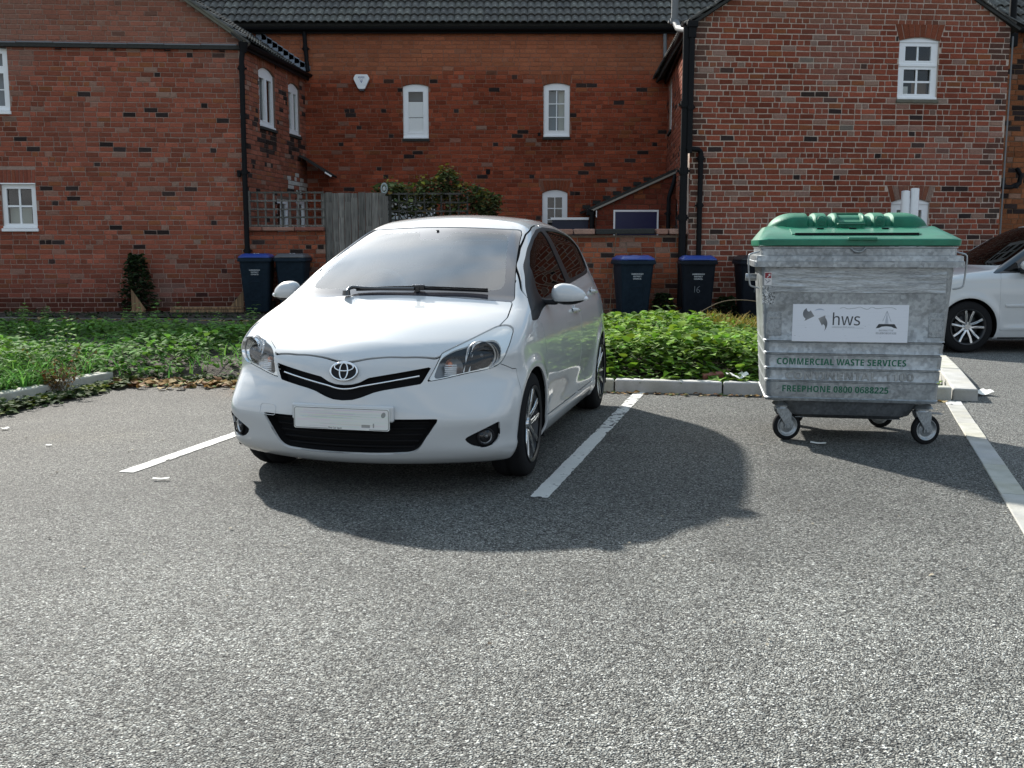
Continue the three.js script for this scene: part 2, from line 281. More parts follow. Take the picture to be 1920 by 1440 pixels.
{
  const g = toGeo(gridMesh(-300, 300, -300, 300, 20, () => -.006), (x, y, z) => [x, z]); paint(g, () => [.85, .85, .85]); struct('ground', g, tar());
  // access road behind and beside the bays: older, paler tarmac
  const r = toGeo(gridMesh(-16, 16, -19.6, -2, .25, () => -.002), (x, y, z) => [x * 1.13 + z * .2, z * 1.13 - x * .2]);
  paint(r, (x, y, z) => { const v = (1.05 + .5 * (fbm(x * 1.1, z * 1.1, 4, 77) - .5)) ; return [v, v, v * .97]; }); struct('access_road', r, tar());
  // the car park itself
  const poly = polySDF([[-4.25, -7.2], KA, KB, [2.40, -4.55], [1.2, 0], [1.2, 6], [-14, 6], [-14, -7.2]]);
  let m = gridMesh(-14, 4.2, -10.4, 6, .07, () => .003);
  m = split(m, (x, y, z) => poly(x, z))[0]; const c = toGeo(m, (x, y, z) => [x, z]);
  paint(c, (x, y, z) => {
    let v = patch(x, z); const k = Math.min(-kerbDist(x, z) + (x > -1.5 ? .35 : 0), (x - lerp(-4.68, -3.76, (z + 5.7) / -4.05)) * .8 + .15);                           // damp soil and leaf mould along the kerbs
    const soil = clamp(sstep(.8, .05, k) * .8 + sstep(2.6, .2, k) * sstep(-.8, -2.4, x) * .6) * clamp(.5 + 1.3 * fbm(x * 3, z * 3, 4, 61)), rust = Math.exp(-(((x + 2.15) / .45) ** 2) - (((z + 9.15) / .28) ** 2)) * fbm(x * 8, z * 8, 3, 2) * 1.6;
    const ochre = Math.exp(-(((x + 3.0) / .45) ** 2) - (((z + 7.0) / .22) ** 2)) * .5 * fbm(x * 6, z * 6, 3, 21);
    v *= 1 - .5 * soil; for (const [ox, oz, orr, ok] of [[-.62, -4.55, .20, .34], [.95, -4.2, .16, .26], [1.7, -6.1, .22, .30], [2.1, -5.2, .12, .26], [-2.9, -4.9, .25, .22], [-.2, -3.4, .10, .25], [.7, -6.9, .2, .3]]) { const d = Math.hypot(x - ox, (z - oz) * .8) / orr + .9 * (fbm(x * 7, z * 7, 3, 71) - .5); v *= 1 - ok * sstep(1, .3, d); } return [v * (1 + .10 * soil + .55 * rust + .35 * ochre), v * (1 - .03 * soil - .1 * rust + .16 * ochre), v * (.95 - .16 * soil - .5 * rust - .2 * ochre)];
  });
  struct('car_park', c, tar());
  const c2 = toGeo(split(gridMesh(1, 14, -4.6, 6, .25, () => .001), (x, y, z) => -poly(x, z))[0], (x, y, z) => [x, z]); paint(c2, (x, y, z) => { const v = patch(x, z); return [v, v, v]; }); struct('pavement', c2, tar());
}
// painted bay lines, worn at the edges
const lineTex = dataTex(512, (i, j) => { const x = i / 512, y = j / 512, d = sstep(.60, .72, fbm(x * 30, y * 30, 4, 6, 30)), e = fbm(x * 6, y * 6, 4, 16, 6), v = .93 + .2 * (e - .5) - .55 * d * sstep(.5, .62, e); return [v, v * .995, v * .97]; });
const linePaint = std({ color: lin(.70, .70, .68), map: lineTex, roughness: .75, bumpMap: rep(tarTex.bump, 1), bumpScale: .002 });
function bayLine(a, b, w, seed) {
  const dx = b[0] - a[0], dz = b[1] - a[1], L = Math.hypot(dx, dz), u = [dx / L, dz / L], m = gridMesh(-.04, w + .04, -.05, L + .05, .012, () => 0);
  const f = (x, y, z) => Math.max(-x, x - w, -z, z - L) + .010 * (fbm(x * 14 + seed, z * 14, 3, 3) - .5) + .012 * sstep(.62, .72, fbm(x * 40, z * 40 + seed, 3, 8)) * 8 * sstep(.45, .6, fbm(x * 2 + seed, z * 1.3, 3, 18)) + .006 * (fbm(x * 60, z * 60 + seed, 2, 28) - .5);
  const s = split(m, f)[0]; const P = []; for (let i = 0; i < s.P.length; i += 3) { const q = s.P[i] - w / 2, r = s.P[i + 2]; P.push(a[0] + u[0] * r - u[1] * q * -1 * -1, .007, a[1] + u[1] * r + u[0] * q); }
  // keep faces up
  const I = []; for (let t = 0; t < s.I.length; t += 3) { const [p, q, r] = [s.I[t], s.I[t + 1], s.I[t + 2]]; const ny = (P[3 * q + 2] - P[3 * p + 2]) * (P[3 * r] - P[3 * p]) - (P[3 * q] - P[3 * p]) * (P[3 * r + 2] - P[3 * p + 2]); ny > 0 ? I.push(p, q, r) : I.push(p, r, q); }
  return toGeo({ P, N: P.map((_, i) => i % 3 === 1 ? 1 : 0), I }, (x, y, z) => [x * 1.3, z * 1.3]);
}
tag(Object.assign(struct('bay_line', bayLine([.140, -5.26], [1.148, -9.15], .098, 1), linePaint)), 'white painted bay line on the tarmac between the car and the steel waste container', 'road marking'); 
tag(struct('bay_line_001', bayLine([-2.24, -5.86], [-1.32, -9.45], .098, 7), linePaint), 'white painted bay line on the tarmac running out past the front corner of the car, left side', 'road marking');
for (const n of ['bay_line', 'bay_line_001']) { const o = scene.getObjectByName(n); o.userData.kind = 'structure'; }

// kerbs: concrete stones laid end to end
const conc = std({ color: lin(.60, .58, .54), map: rep(concTex, 1.2), roughness: .9, bumpMap: rep(concH, 2.5), bumpScale: .003 });
const concs = [1, .9, .82, 1.06, .95].map((k, i) => std({ color: lin(.60 * k, .592 * k, (.575 - .012 * i) * k), map: rep(concTex, 1.1 + .1 * i), roughness: .9, bumpMap: rep(concH, 2.5), bumpScale: .003 }));
const darkConcs = [.16, .13, .19].map((k) => std({ color: lin(k, k * .93, k * .83), map: rep(concTex, 1.3), roughness: .95, bumpMap: rep(concH, 2.5), bumpScale: .004 }));
function kerb(name, a, b, h, w, len, mats, label, back = 1, jit = .004, gapAt) {
  const g = thing(name, label, 'kerb'); g.userData.kind = 'structure';
  const dx = b[0] - a[0], dz = b[1] - a[1], L = Math.hypot(dx, dz), th = Math.atan2(-dz, dx), n = Math.max(1, Math.round(L / len)), l = L / n;
  for (let i = 0; i < n; i++) {
    if (gapAt && gapAt(i)) continue;
    const s = rbox(l - .008 - rnd() * .004, h + .10, w, .016, 0, 0, 0, 2), q = boxUV(s, 1, rnd() * 5, rnd() * 5);
    const m = part('kerb_stone', q, mats[Math.floor(rnd() * mats.length)], g); const t = (i + .5) * l; m.position.set(a[0] + dx / L * t + (rnd() - .5) * jit + back * w / 2 * dz / L, h / 2 - .05 + (rnd() - .5) * jit, a[1] + dz / L * t - back * w / 2 * dx / L + (rnd() - .5) * jit); m.rotation.set((rnd() - .5) * .02, th + (rnd() - .5) * .006, (rnd() - .5) * .01);
  }
  return g;
}
kerb('kerb', [-1.9, -9.72], [3.74, -8.66], .115, .13, .915, concs, 'pale concrete kerb along the heads of the parking bays behind the car');
kerb('kerb_001', [-4.75, -5.4], [-3.78, -9.75], .12, .15, .915, concs, 'pale concrete kerb edging the overgrown bed, far left side', 1, .02);
kerb('kerb_002', [3.76, -8.70], [4.62, -11.4], .11, .20, 1.2, concs, 'pale concrete kerb returning behind the steel container to the access road', -1);
{ // flush paving strip that marks the side of the end bay
  const g = thing('paving_strip', 'row of pale flush concrete slabs marking the right-hand side of the container bay', 'paving'); g.userData.kind = 'structure';
  const a = [3.72, -8.60], b = [1.86, -2.9], L = Math.hypot(b[0] - a[0], b[1] - a[1]), th = Math.atan2(-(b[1] - a[1]), b[0] - a[0]); let t = 0; const lens = [.24, .92, .60, .92, .78, .9, .9, .8];
  for (const l of lens) { if (t + l > L + .3) break; const s = boxUV(rbox(l - .007, .06, .128, .006), 1, rnd() * 4, rnd() * 4), m = part('slab', s, concs[Math.floor(rnd() * 5)], g); const k = (t + l / 2) / L; m.position.set(lerp(a[0], b[0], k), -.020 + rnd() * .003, lerp(a[1], b[1], k)); m.rotation.y = th + (rnd() - .5) * .01; t += l; }
}
kerb('kerb_003', [-12, -18.05], [7.6, -16.25], .07, .15, .915, darkConcs, 'dark weathered kerb of the verge below the house walls', 1, .012);
// verge under the walls, and the planted bed
const soil = std({ color: lin(.055, .042, .030), map: rep(mottle, 1), roughness: 1, bumpMap: rep(mottleH, 1.5), bumpScale: .02 });
const quadSDF = (p) => polySDF(p);
{ const q = polySDF([[-12, -18.16], [7.6, -16.36], [9.5, -17.8], [9.5, -20], [4, -23.5], [-6, -23.5], [-14, -21], [-14, -18.16]]);
  const m = split(gridMesh(-14, 10, -24, -16, .2, (x, z) => .055 + .05 * fbm(x * 2, z * 2, 3, 4)), (x, y, z) => q(x, z))[0]; struct('verge', toGeo(m, (x, y, z) => [x, z]), soil); }
const bedPoly = [[-4.8, -5.5], [-3.84, -9.72], [-1.9, -9.80], [3.62, -8.80], [4.34, -11.2], [3.0, -14.3], [-2, -15.6], [-4.5, -16.5], [-7.4, -16.9], [-14, -17.4], [-14, -5.5]], bedS = polySDF(bedPoly);
const bedH = (x, z) => { const d = -bedS(x, z); return .02 + .10 * sstep(0, .5, d) + .09 * (fbm(x * 1.3, z * 1.3, 3, 90) - .3) * sstep(0, .8, d); };
{ const m = split(gridMesh(-14, 4.6, -17.6, -5.4, .1, bedH), (x, y, z) => bedS(x, z))[0]; struct('planting_bed', toGeo(m, (x, y, z) => [x, z]), soil); }
// ---------------------------------------------------------------- brick walls
const proj3 = (() => { camera.updateMatrixWorld(); camera.aspect = 4 / 3; camera.updateProjectionMatrix(); const inv = camera.matrixWorld.clone().invert(), P = camera.projectionMatrix; return (v) => v.clone().applyMatrix4(inv).applyMatrix4(P); })();
function brickShape(c, proud, col, O, uvo) {           // c: four corners (u, v), counter-clockwise; appends 18 flat-shaded triangles
  const cx = (c[0][0] + c[2][0]) / 2, cy = (c[0][1] + c[2][1]) / 2, b = .0045, B = c, F = c.map(([x, y]) => [x - Math.sign(x - cx) * b, y - Math.sign(y - cy) * b]);
  const quad = (p) => { for (const k of [0, 1, 2, 0, 2, 3]) { O.p.push(p[k][0], p[k][1], p[k][2]); O.uv.push(p[k][0] * 2 + uvo[0], p[k][1] * 2 + uvo[1] + p[k][2]); O.c.push(col[0], col[1], col[2]); } };
  const z2 = proud, z1 = proud - .005, z0 = -.016;
  quad(F.map((p) => [p[0], p[1], z2]));
  for (let i = 0; i < 4; i++) { const j = (i + 1) % 4; quad([[B[i][0], B[i][1], z1], [B[j][0], B[j][1], z1], [F[j][0], F[j][1], z2], [F[i][0], F[i][1], z2]]); quad([[B[i][0], B[i][1], z0], [B[j][0], B[j][1], z0], [B[j][0], B[j][1], z1], [B[i][0], B[i][1], z1]]); }
}
function geoOf(O) { const g = new THREE.BufferGeometry(); g.setAttribute('position', new THREE.BufferAttribute(new Float32Array(O.p), 3)); g.setAttribute('uv', new THREE.BufferAttribute(new Float32Array(O.uv), 2)); g.setAttribute('color', new THREE.BufferAttribute(new Float32Array(O.c), 3)); g.computeVertexNormals(); return g; }
const brickMat = matte({ vertexColors: true, map: rep(mottle, 1.4), bumpMap: rep(mottleH, 1.4), bumpScale: .006, roughness: .92 });
const mortarMat = (r, g, b) => matte({ color: lin(r, g, b), map: rep(mottle, 3), bumpMap: rep(mottleH, 3), bumpScale: .006, roughness: 1 });
// spec: p0, p1 ([x, z], the wall seen with p0 on its left), outline [[u, v]...], course, holes [{u0,u1,v0,v1,rise,head,n,splay}], tone(u, v, r, kind) -> linear colour, mortar
function brickWall(parent, name, spec, budget) {
  const dx = spec.p1[0] - spec.p0[0], dz = spec.p1[1] - spec.p0[1], L = Math.hypot(dx, dz), th = Math.atan2(-dz, dx), r = mulberry(spec.seed ?? 1), holes = spec.holes ?? [], joint = spec.joint ?? .011, H = spec.course;
  const arcTop = (o, u) => { if (!o.rise) return o.v1; const m = (o.u0 + o.u1) / 2, w = (o.u1 - o.u0) / 2, R = (w * w + o.rise * o.rise) / (2 * o.rise), q = R * R - (u - m) ** 2; return o.v1 - o.rise + (q > 0 ? Math.sqrt(q) - (R - o.rise) : 0); };
  const face = shapeOf(spec.mortarOutline ?? spec.outline);
  for (const o of holes) { const p = [[o.u0, o.v0], [o.u1, o.v0], [o.u1, o.rise ? o.v1 - o.rise : o.v1]]; if (o.rise) for (let i = 1; i < 10; i++) { const u = lerp(o.u1, o.u0, i / 10); p.push([u, arcTop(o, u)]); } p.push([o.u0, o.rise ? o.v1 - o.rise : o.v1]); face.holes.push(new THREE.Path(p.map((q) => new THREE.Vector2(...q)))); }
  const wg = boxUV(new THREE.ExtrudeGeometry(face, { depth: spec.thick ?? .24, bevelEnabled: false }).translate(0, 0, -(spec.thick ?? .24) - .009), 1);
  const wall = part(name, wg, spec.mortar, parent); wall.position.set(spec.p0[0], 0, spec.p0[1]); wall.rotation.y = th; wall.updateMatrixWorld();
  const inside = polySDF(spec.outline), list = [], vmax = Math.max(...spec.outline.map((p) => p[1])), vmin = Math.min(...spec.outline.map((p) => p[1])), umin = Math.min(...spec.outline.map((p) => p[0])), umax = Math.max(...spec.outline.map((p) => p[0]));
  let v = vmin + .004, row = 0;
  while (v < vmax) {
    const h = H * (.96 + .08 * r()), v1 = v + h - joint, vm = (v + v1) / 2; let u = umin - r() * .24; const sag = (x) => .010 * (fbm(x * .5, row * .7, 2, spec.seed ?? 1) - .5);
    const blocked = [];
    for (const o of holes) {
      const hh = o.head ?? 0, top = o.v1 + hh; if (v1 < o.v0 - .01 || v > top - .012) continue;
      if (vm < o.v1 - (o.rise ?? 0)) blocked.push([o.u0 - .004, o.u1 + .004]);
      else { const sp = (o.splay ?? .05) * clamp((vm - (o.v1 - (o.rise ?? 0))) / (hh || .1)); hh ? blocked.push([o.u0 - .012 - sp, o.u1 + .012 + sp]) : blocked.push([o.u0 - .004, o.u1 + .004]); }
    }
    let k = 0; const hdr = (spec.bond ?? 'mix') === 'flemish' ? null : row % 4 === 3;
    while (u < umax) {
      const header = hdr === null ? k % 2 === row % 2 : hdr ? r() < .75 : r() < .16; const w = (header ? .112 : .232) * (.96 + .09 * r()); let a = u, b = u + w - joint; u += w; k++;
      a = Math.max(a, umin + .001); b = Math.min(b, umax - .001); if (b - a < .035) continue;
      let segs = [[a, b]];
      for (const [p, q] of blocked) segs = segs.flatMap(([x, y]) => y <= p || x >= q ? [[x, y]] : [[x, p], [q, y]]);
      for (let [x, y] of segs) {
        // trim against a sloping outline
        let g = 0; while (g++ < 30 && y - x > .03 && inside(x + .004, vm) > -.001) x += .012; while (g++ < 60 && y - x > .03 && inside(y - .004, vm) > -.001) y -= .012;
        if (y - x < .035 || inside((x + y) / 2, vm) > -.01) continue;
        const j = () => (r() - .5) * .007, s0 = sag(x), s1 = sag(y); list.push({ c: [[x + j(), v + s0 + j()], [y + j(), v + s1 + j()], [y + j(), v1 + s1 + j()], [x + j(), v1 + s0 + j()]], header });
      }
    }
    v += h; row++;
  }
  for (const o of holes) if (o.head) {                 // radiating bricks over the opening
    const n = o.n ?? 9, m = (o.u0 + o.u1) / 2, w = (o.u1 - o.u0) / 2 + .008, sp = o.splay ?? .05;
    for (let i = 0; i < n; i++) { const t0 = i / n * 2 - 1, t1 = (i + 1) / n * 2 - 1, g = .008, a = m + t0 * w + g / 2, b = m + t1 * w - g / 2, A = m + t0 * (w + sp) + g / 2, B = m + t1 * (w + sp) - g / 2; const j = () => (r() - .5) * .006; list.push({ c: [[a + j(), arcTop(o, clamp(a, o.u0, o.u1)) + .004], [b + j(), arcTop(o, clamp(b, o.u0, o.u1)) + .004], [B + j(), o.v1 + o.head - (o.flat === false ? .03 * t1 * t1 : 0) + j()], [A + j(), o.v1 + o.head + j()]], arch: 1 }); }
  }
  for (const b of list) {
    const m = [(b.c[0][0] + b.c[2][0]) / 2, (b.c[0][1] + b.c[2][1]) / 2]; b.m = m; b.col = sc(spec.tone(m[0], m[1], r, b), .80 + .42 * fbm(m[0] * .7 + (spec.seed ?? 1), m[1] * 1.1, 4, 99) + (holes.some((o) => m[0] > o.u0 - .05 && m[0] < o.u1 + .05 && m[1] < o.v0 && m[1] > o.v0 - .38) ? -.28 * r() : 0)); b.proud = (r() - .5) * .006 + (spec.proud ?? 0); b.uvo = [r() * 7, r() * 7];
    const w = V(m[0], m[1], 0).applyMatrix4(wall.matrixWorld), q = proj3(w); b.seen = Math.abs(q.x) < .99 && Math.abs(q.y) < .99 && !(spec.hidden && spec.hidden(m[0], m[1]));
    b.size = b.seen ? (b.c[1][0] - b.c[0][0]) * (b.c[2][1] - b.c[1][1]) / (w.distanceTo(camera.position) ** 2) : 0;
  }
  list.sort((a, b) => b.size - a.size);
  const single = list.slice(0, budget ?? 0).filter((b) => b.seen), rest = list.slice(single.length);
  for (const b of single) { const O = { p: [], uv: [], c: [] }; brickShape(b.c.map((p) => [p[0] - b.m[0], p[1] - b.m[1]]), b.proud, b.col, O, b.uvo); const m = part('brick', geoOf(O), brickMat, wall); m.position.set(b.m[0], b.m[1], 0); }
  const O = { p: [], uv: [], c: [] }; for (const b of rest) brickShape(b.c, b.proud, b.col, O, b.uvo);
  if (O.p.length) stuff(part('brickwork', geoOf(O), brickMat, wall));
  return wall;
}
const sc = (c, k) => [c[0] * k, c[1] * k, c[2] * k], mixc = (a, b, t) => [lerp(a[0], b[0], t), lerp(a[1], b[1], t), lerp(a[2], b[2], t)];
function toneOf(o) {                                    // brick colours of one wall
  return (u, v, r, b) => {
    let c = mixc(o.a, o.b, r()); c = sc(c, .80 + .42 * r()); const q = r();
    if (q < (o.burnt ?? .04)) c = sc([.045, .032, .030], .7 + .7 * r()); else if (q < (o.burnt ?? .04) + (o.pale ?? .03)) c = mixc(c, [.33, .22, .17], .5 + .4 * r()); else if (q < (o.burnt ?? .04) + (o.pale ?? .03) + .05) c = mixc(c, [.32, .12, .05], .6);
    if (b.arch) c = mixc(c, o.archC ?? [.22, .075, .04], .6);
    return o.wear ? o.wear(c, u, v, r) : c;
  };
}
// ---------------------------------------------------------------- windows
const upvc = phy({ color: lin(.84, .85, .86), roughness: .35, clearcoat: .3 });
const houseGlass = phy({ color: lin(.9, .93, .92), transmission: 1, thickness: 0, roughness: .01, ior: 1.6 });
const roomDark = matte({ color: lin(.016, .015, .015), roughness: 1 });
const blindGlareMats = { white: std({ color: lin(.80, .80, .78), roughness: .9 }), grey: std({ color: lin(.16, .19, .22), roughness: .9 }), cream: std({ color: lin(.46, .45, .40), roughness: .9 }), wood: std({ color: lin(.20, .13, .08), roughness: .8 }) };
const slate = matte({ color: lin(.055, .055, .052), map: rep(mottle, 2), roughness: .9, bumpMap: rep(mottleH, 2), bumpScale: .006 });
const stone = std({ color: lin(.20, .19, .15), map: rep(concTex, 3), roughness: .95, bumpMap: rep(concH, 4), bumpScale: .006 });
function windowUnit(house, wall, o) {                  // o: u0,u1,v0,v1,rise, cols, rows[], mid, sill, blinds
  const g = new THREE.Group(); g.name = 'window'; g.position.copy(wall.position); g.rotation.copy(wall.rotation); house.add(g);
  if (o.label) g.userData.label = o.label;
  const { u0, u1, v0, v1 } = o, rise = o.rise ?? 0, f = o.f ?? .075, n = o.inset ?? -.045, d = .055, m = (u0 + u1) / 2, w = (u1 - u0) / 2, vs = v1 - rise;
  const R = rise ? (w * w + rise * rise) / (2 * rise) : 0, outer = [[u0 + .004, v0], [u1 - .004, v0], [u1 - .004, vs]];
  if (rise) for (let i = 1; i < 12; i++) { const u = lerp(u1 - .004, u0 + .004, i / 12); outer.push([u, vs + Math.sqrt(Math.max(0, R * R - (u - m) ** 2)) - (R - rise) - .004]); } outer.push([u0 + .004, vs]);
  const top = vs - (rise ? .015 : f), areas = o.areas ?? [[u0 + f, v0 + f, u1 - f, top - (rise ? f * .7 : 0)]];
  const sh = shapeOf(outer); for (const a of areas) sh.holes.push(new THREE.Path([[a[0], a[1]], [a[2], a[1]], [a[2], a[3]], [a[0], a[3]]].map((p) => new THREE.Vector2(...p))));
  part('frame', new THREE.ExtrudeGeometry(sh, { depth: d, bevelEnabled: true, bevelSize: .004, bevelThickness: .004, bevelSegments: 1 }).translate(0, 0, n - d), upvc, g);
  const bars = [];
  areas.forEach((a, ai) => {
    const cols = a[4]?.cols ?? o.cols ?? 2, rows = a[4]?.rows ?? o.rows ?? 2, e = .022, sash = [];
    for (const [x, y, ww, hh] of [[(a[0] + a[2]) / 2, a[1] + e / 2, a[2] - a[0], e], [(a[0] + a[2]) / 2, a[3] - e / 2, a[2] - a[0], e], [a[0] + e / 2, (a[1] + a[3]) / 2, e, a[3] - a[1] - 2 * e], [a[2] - e / 2, (a[1] + a[3]) / 2, e, a[3] - a[1] - 2 * e]]) sash.push(box(ww, hh, .04, x, y, n - .012));
    part('sash', sash, upvc, g);
    const A = [a[0] + e, a[1] + e, a[2] - e, a[3] - e], bw = o.bar ?? .020, cw = (A[2] - A[0]) / cols, ch = (A[3] - A[1]) / rows;
    for (let i = 1; i < cols; i++) part('glazing_bar', box(bw, A[3] - A[1], .022, A[0] + i * cw, (A[1] + A[3]) / 2, n - .020), upvc, g);
    for (let j = 1; j < rows; j++) part('glazing_bar', box(A[2] - A[0], bw, .020, (A[0] + A[2]) / 2, A[1] + j * ch, n - .020), upvc, g);
    for (let i = 0; i < cols; i++) for (let j = 0; j < rows; j++) { const p = part('pane', new THREE.PlaneGeometry(cw - .002, ch - .002).translate(A[0] + (i + .5) * cw, A[1] + (j + .5) * ch, 0), houseGlass, g); p.position.z = n - .026; p.rotation.set((rnd() - .5) * .006, (rnd() - .5) * .006, 0); }
  });
  if (o.trims) for (const t of o.trims) part('trim', box(t[2] - t[0], t[3] - t[1], .03, (t[0] + t[2]) / 2, (t[1] + t[3]) / 2, n + .008), upvc, g);
  part('room', [box(u1 - u0 + .3, v1 - v0 + .3, .02, m, (v0 + v1) / 2, -.62), box(.02, v1 - v0 + .3, .4, u0 - .1, (v0 + v1) / 2, -.45), box(.02, v1 - v0 + .3, .4, u1 + .1, (v0 + v1) / 2, -.45), box(u1 - u0 + .3, .02, .4, m, v1 + .1, -.45), box(u1 - u0 + .3, .02, .4, m, v0 - .1, -.45)], roomDark, g);
  for (const b of o.blindsAndGlare ?? []) part('blind_or_sky_glare', box(b[2] - b[0], b[3] - b[1], .01, (b[0] + b[2]) / 2, (b[1] + b[3]) / 2, n - (b[5] ?? .09)), blindGlareMats[b[4]], g);
  if (o.sill !== false) part('sill', boxUV(rbox(u1 - u0 + .04, .055, .16, .008, m, v0 - .032, -.045)), o.sillMat ?? slate, g);
  if (o.board !== false) part('sill_board', rbox(u1 - u0 - .004, .035, .07, .006, m, v0 + .018, n + .015), upvc, g);
  return g;
}
// ---------------------------------------------------------------- roofs
const lichen = dataTex(512, (i, j) => { const x = i / 512, y = j / 512, v = .72 + .5 * (fbm(x * 40, y * 40, 4, 5, 40) - .5), s = sstep(.70, .78, fbm(x * 20, y * 20, 3, 95, 20)); const w = clamp(v + 1.2 * s); return [v, v, v].map((q) => q * (1 - s) * .55 + w * s); });
const tileMats = [[.29, .278, .255], [.31, .30, .275], [.34, .33, .30], [.30, .292, .258], [.26, .252, .235], [.38, .372, .33]].map((c) => matte({ color: lin(...c), map: rep(lichen, .8), roughness: .9, bumpMap: rep(mottleH, 2), bumpScale: .008 }));
function tileGeo(w, len, rolls = 2) {
  const n = rolls * 6, P = [], I = [], N = [], uv = [], prof = (t) => .042 * Math.pow(Math.abs(Math.sin(t * rolls * PI)), .7);
  for (let j = 0; j < 2; j++) for (let i = 0; i <= n; i++) { const t = i / n; P.push(t * w, prof(t), j ? -len : 0); uv.push(t * w, j * len); }
  for (let i = 0; i <= n; i++) { const t = i / n; P.push(t * w, prof(t), 0, t * w, prof(t) - .013, 0); uv.push(t * w, 0, t * w, .02); }
  for (let i = 0; i < n; i++) { I.push(i, i + 1, i + n + 1, i + 1, i + n + 2, i + n + 1); const b = 2 * (n + 1) + 2 * i; I.push(b, b + 1, b + 2, b + 2, b + 1, b + 3); }
  const g = new THREE.BufferGeometry(); g.setAttribute('position', new THREE.BufferAttribute(new Float32Array(P), 3)); g.setAttribute('uv', new THREE.BufferAttribute(new Float32Array(uv), 2)); g.setIndex(I); g.computeVertexNormals(); return g;
}
// a roof slope: eave corner e0 -> e1 (x, y, z), rising by `pitch` away from the viewer's side given by the left-hand rule
function roofSlope(parent, name, e0, e1, pitch, run, budget, o = {}) {
  const a = V(...e0), b = V(...e1), X = b.clone().sub(a), L = X.length(); X.normalize(); const out = V(-X.z, 0, X.x).normalize(); // horizontal, towards the eave side
  const up = V(0, Math.sin(pitch), 0).addScaledVector(out, -Math.cos(pitch)), Y = new THREE.Vector3().crossVectors(up.clone().negate(), X).normalize(); // normal
  const g = part(name, boxUV(box(L, .04, run, L / 2, -.035, -run / 2)), slate, parent); const Zc = up.clone().negate(); g.matrix.makeBasis(X, new THREE.Vector3().crossVectors(Zc, X), Zc); g.matrix.setPosition(a); g.matrix.decompose(g.position, g.quaternion, g.scale); g.updateMatrixWorld();
  const tw = o.tw ?? .30, ga = o.gauge ?? .30, nx = Math.floor(L / tw), ny = Math.floor(run / ga), geo = tileGeo(tw - .003, ga + .06, o.rolls ?? 2), list = [], r = mulberry(o.seed ?? 9);
  for (let j = 0; j < ny; j++) for (let i = 0; i < nx; i++) { const p = V(i * tw, .050, -j * ga + .02), q = proj3(V(p.x + tw / 2, 0, p.z - .1).applyMatrix4(g.matrixWorld)); list.push({ p, seen: Math.abs(q.x) < 1.02 && Math.abs(q.y) < 1.02 && q.z < 1, d: q.z, m: Math.floor(Math.pow(r(), 1.2) * 6), rot: (r() - .5) * .012, lift: r() * .006 }); }
  list.sort((s, t) => (t.seen - s.seen) || (s.d - t.d)); const one = list.slice(0, budget).filter((t) => t.seen), rest = list.slice(one.length);
  const tilt = -.13; const place = (m, t) => { m.position.copy(t.p); m.position.y += t.lift; m.rotation.set(tilt, t.rot, 0); };
  for (const t of one) place(part('roof_tile', geo, tileMats[t.m], g), t);
  if (rest.length) { const im = new THREE.InstancedMesh(geo, matte({ color: lin(.20, .195, .18), map: rep(lichen, .8), roughness: .9 }), rest.length), d = new THREE.Object3D(); rest.forEach((t, i) => { place(d, t); d.updateMatrix(); im.setMatrixAt(i, d.matrix); const k = .6 + t.m * .16; im.setColorAt(i, lin(k, k, k)); }); im.name = 'roof_tiles'; shade(im); stuff(im); g.add(im); }
  return g;
}
const pipeMat = matte({ color: lin(.010, .0105, .012), roughness: .5 }), greyPipe = std({ color: lin(.16, .165, .17), roughness: .6 });
function downpipe(parent, pts, r, mat = pipeMat, name = 'downpipe', collars = []) {
  const p = part(name, tube(pts, r, 16 * (pts.length - 1), 12, 0, false), mat, parent);
  for (const c of collars) part('pipe_collar', [cyl(r * 1.28, r * 1.28, r * 1.6, 14, ...c), box(r * 3.4, r * .6, r * 1.2, c[0], c[1], c[2] - r * .8)], mat, p);
  return p;
}
function gutter(parent, a, b, r = .06, mat = pipeMat) {
  const A = V(...a), B = V(...b), L = A.distanceTo(B), g = new THREE.CylinderGeometry(r, r, L, 14, 1, true, PI, PI).rotateZ(PI / 2).translate(0, 0, 0), m = part('gutter', [g, new THREE.CylinderGeometry(r * .93, r * .93, L, 14, 1, true, PI, PI).rotateZ(PI / 2), box(L, .012, .012, 0, 0, r), box(L, .012, .012, 0, 0, -r)], mat, parent);
  m.position.copy(A.clone().add(B).multiplyScalar(.5)); m.quaternion.setFromUnitVectors(V(1, 0, 0), B.clone().sub(A).normalize()); return m;
}
// ---------------------------------------------------------------- the four houses
const HB = .088;                                       // height of one brick course
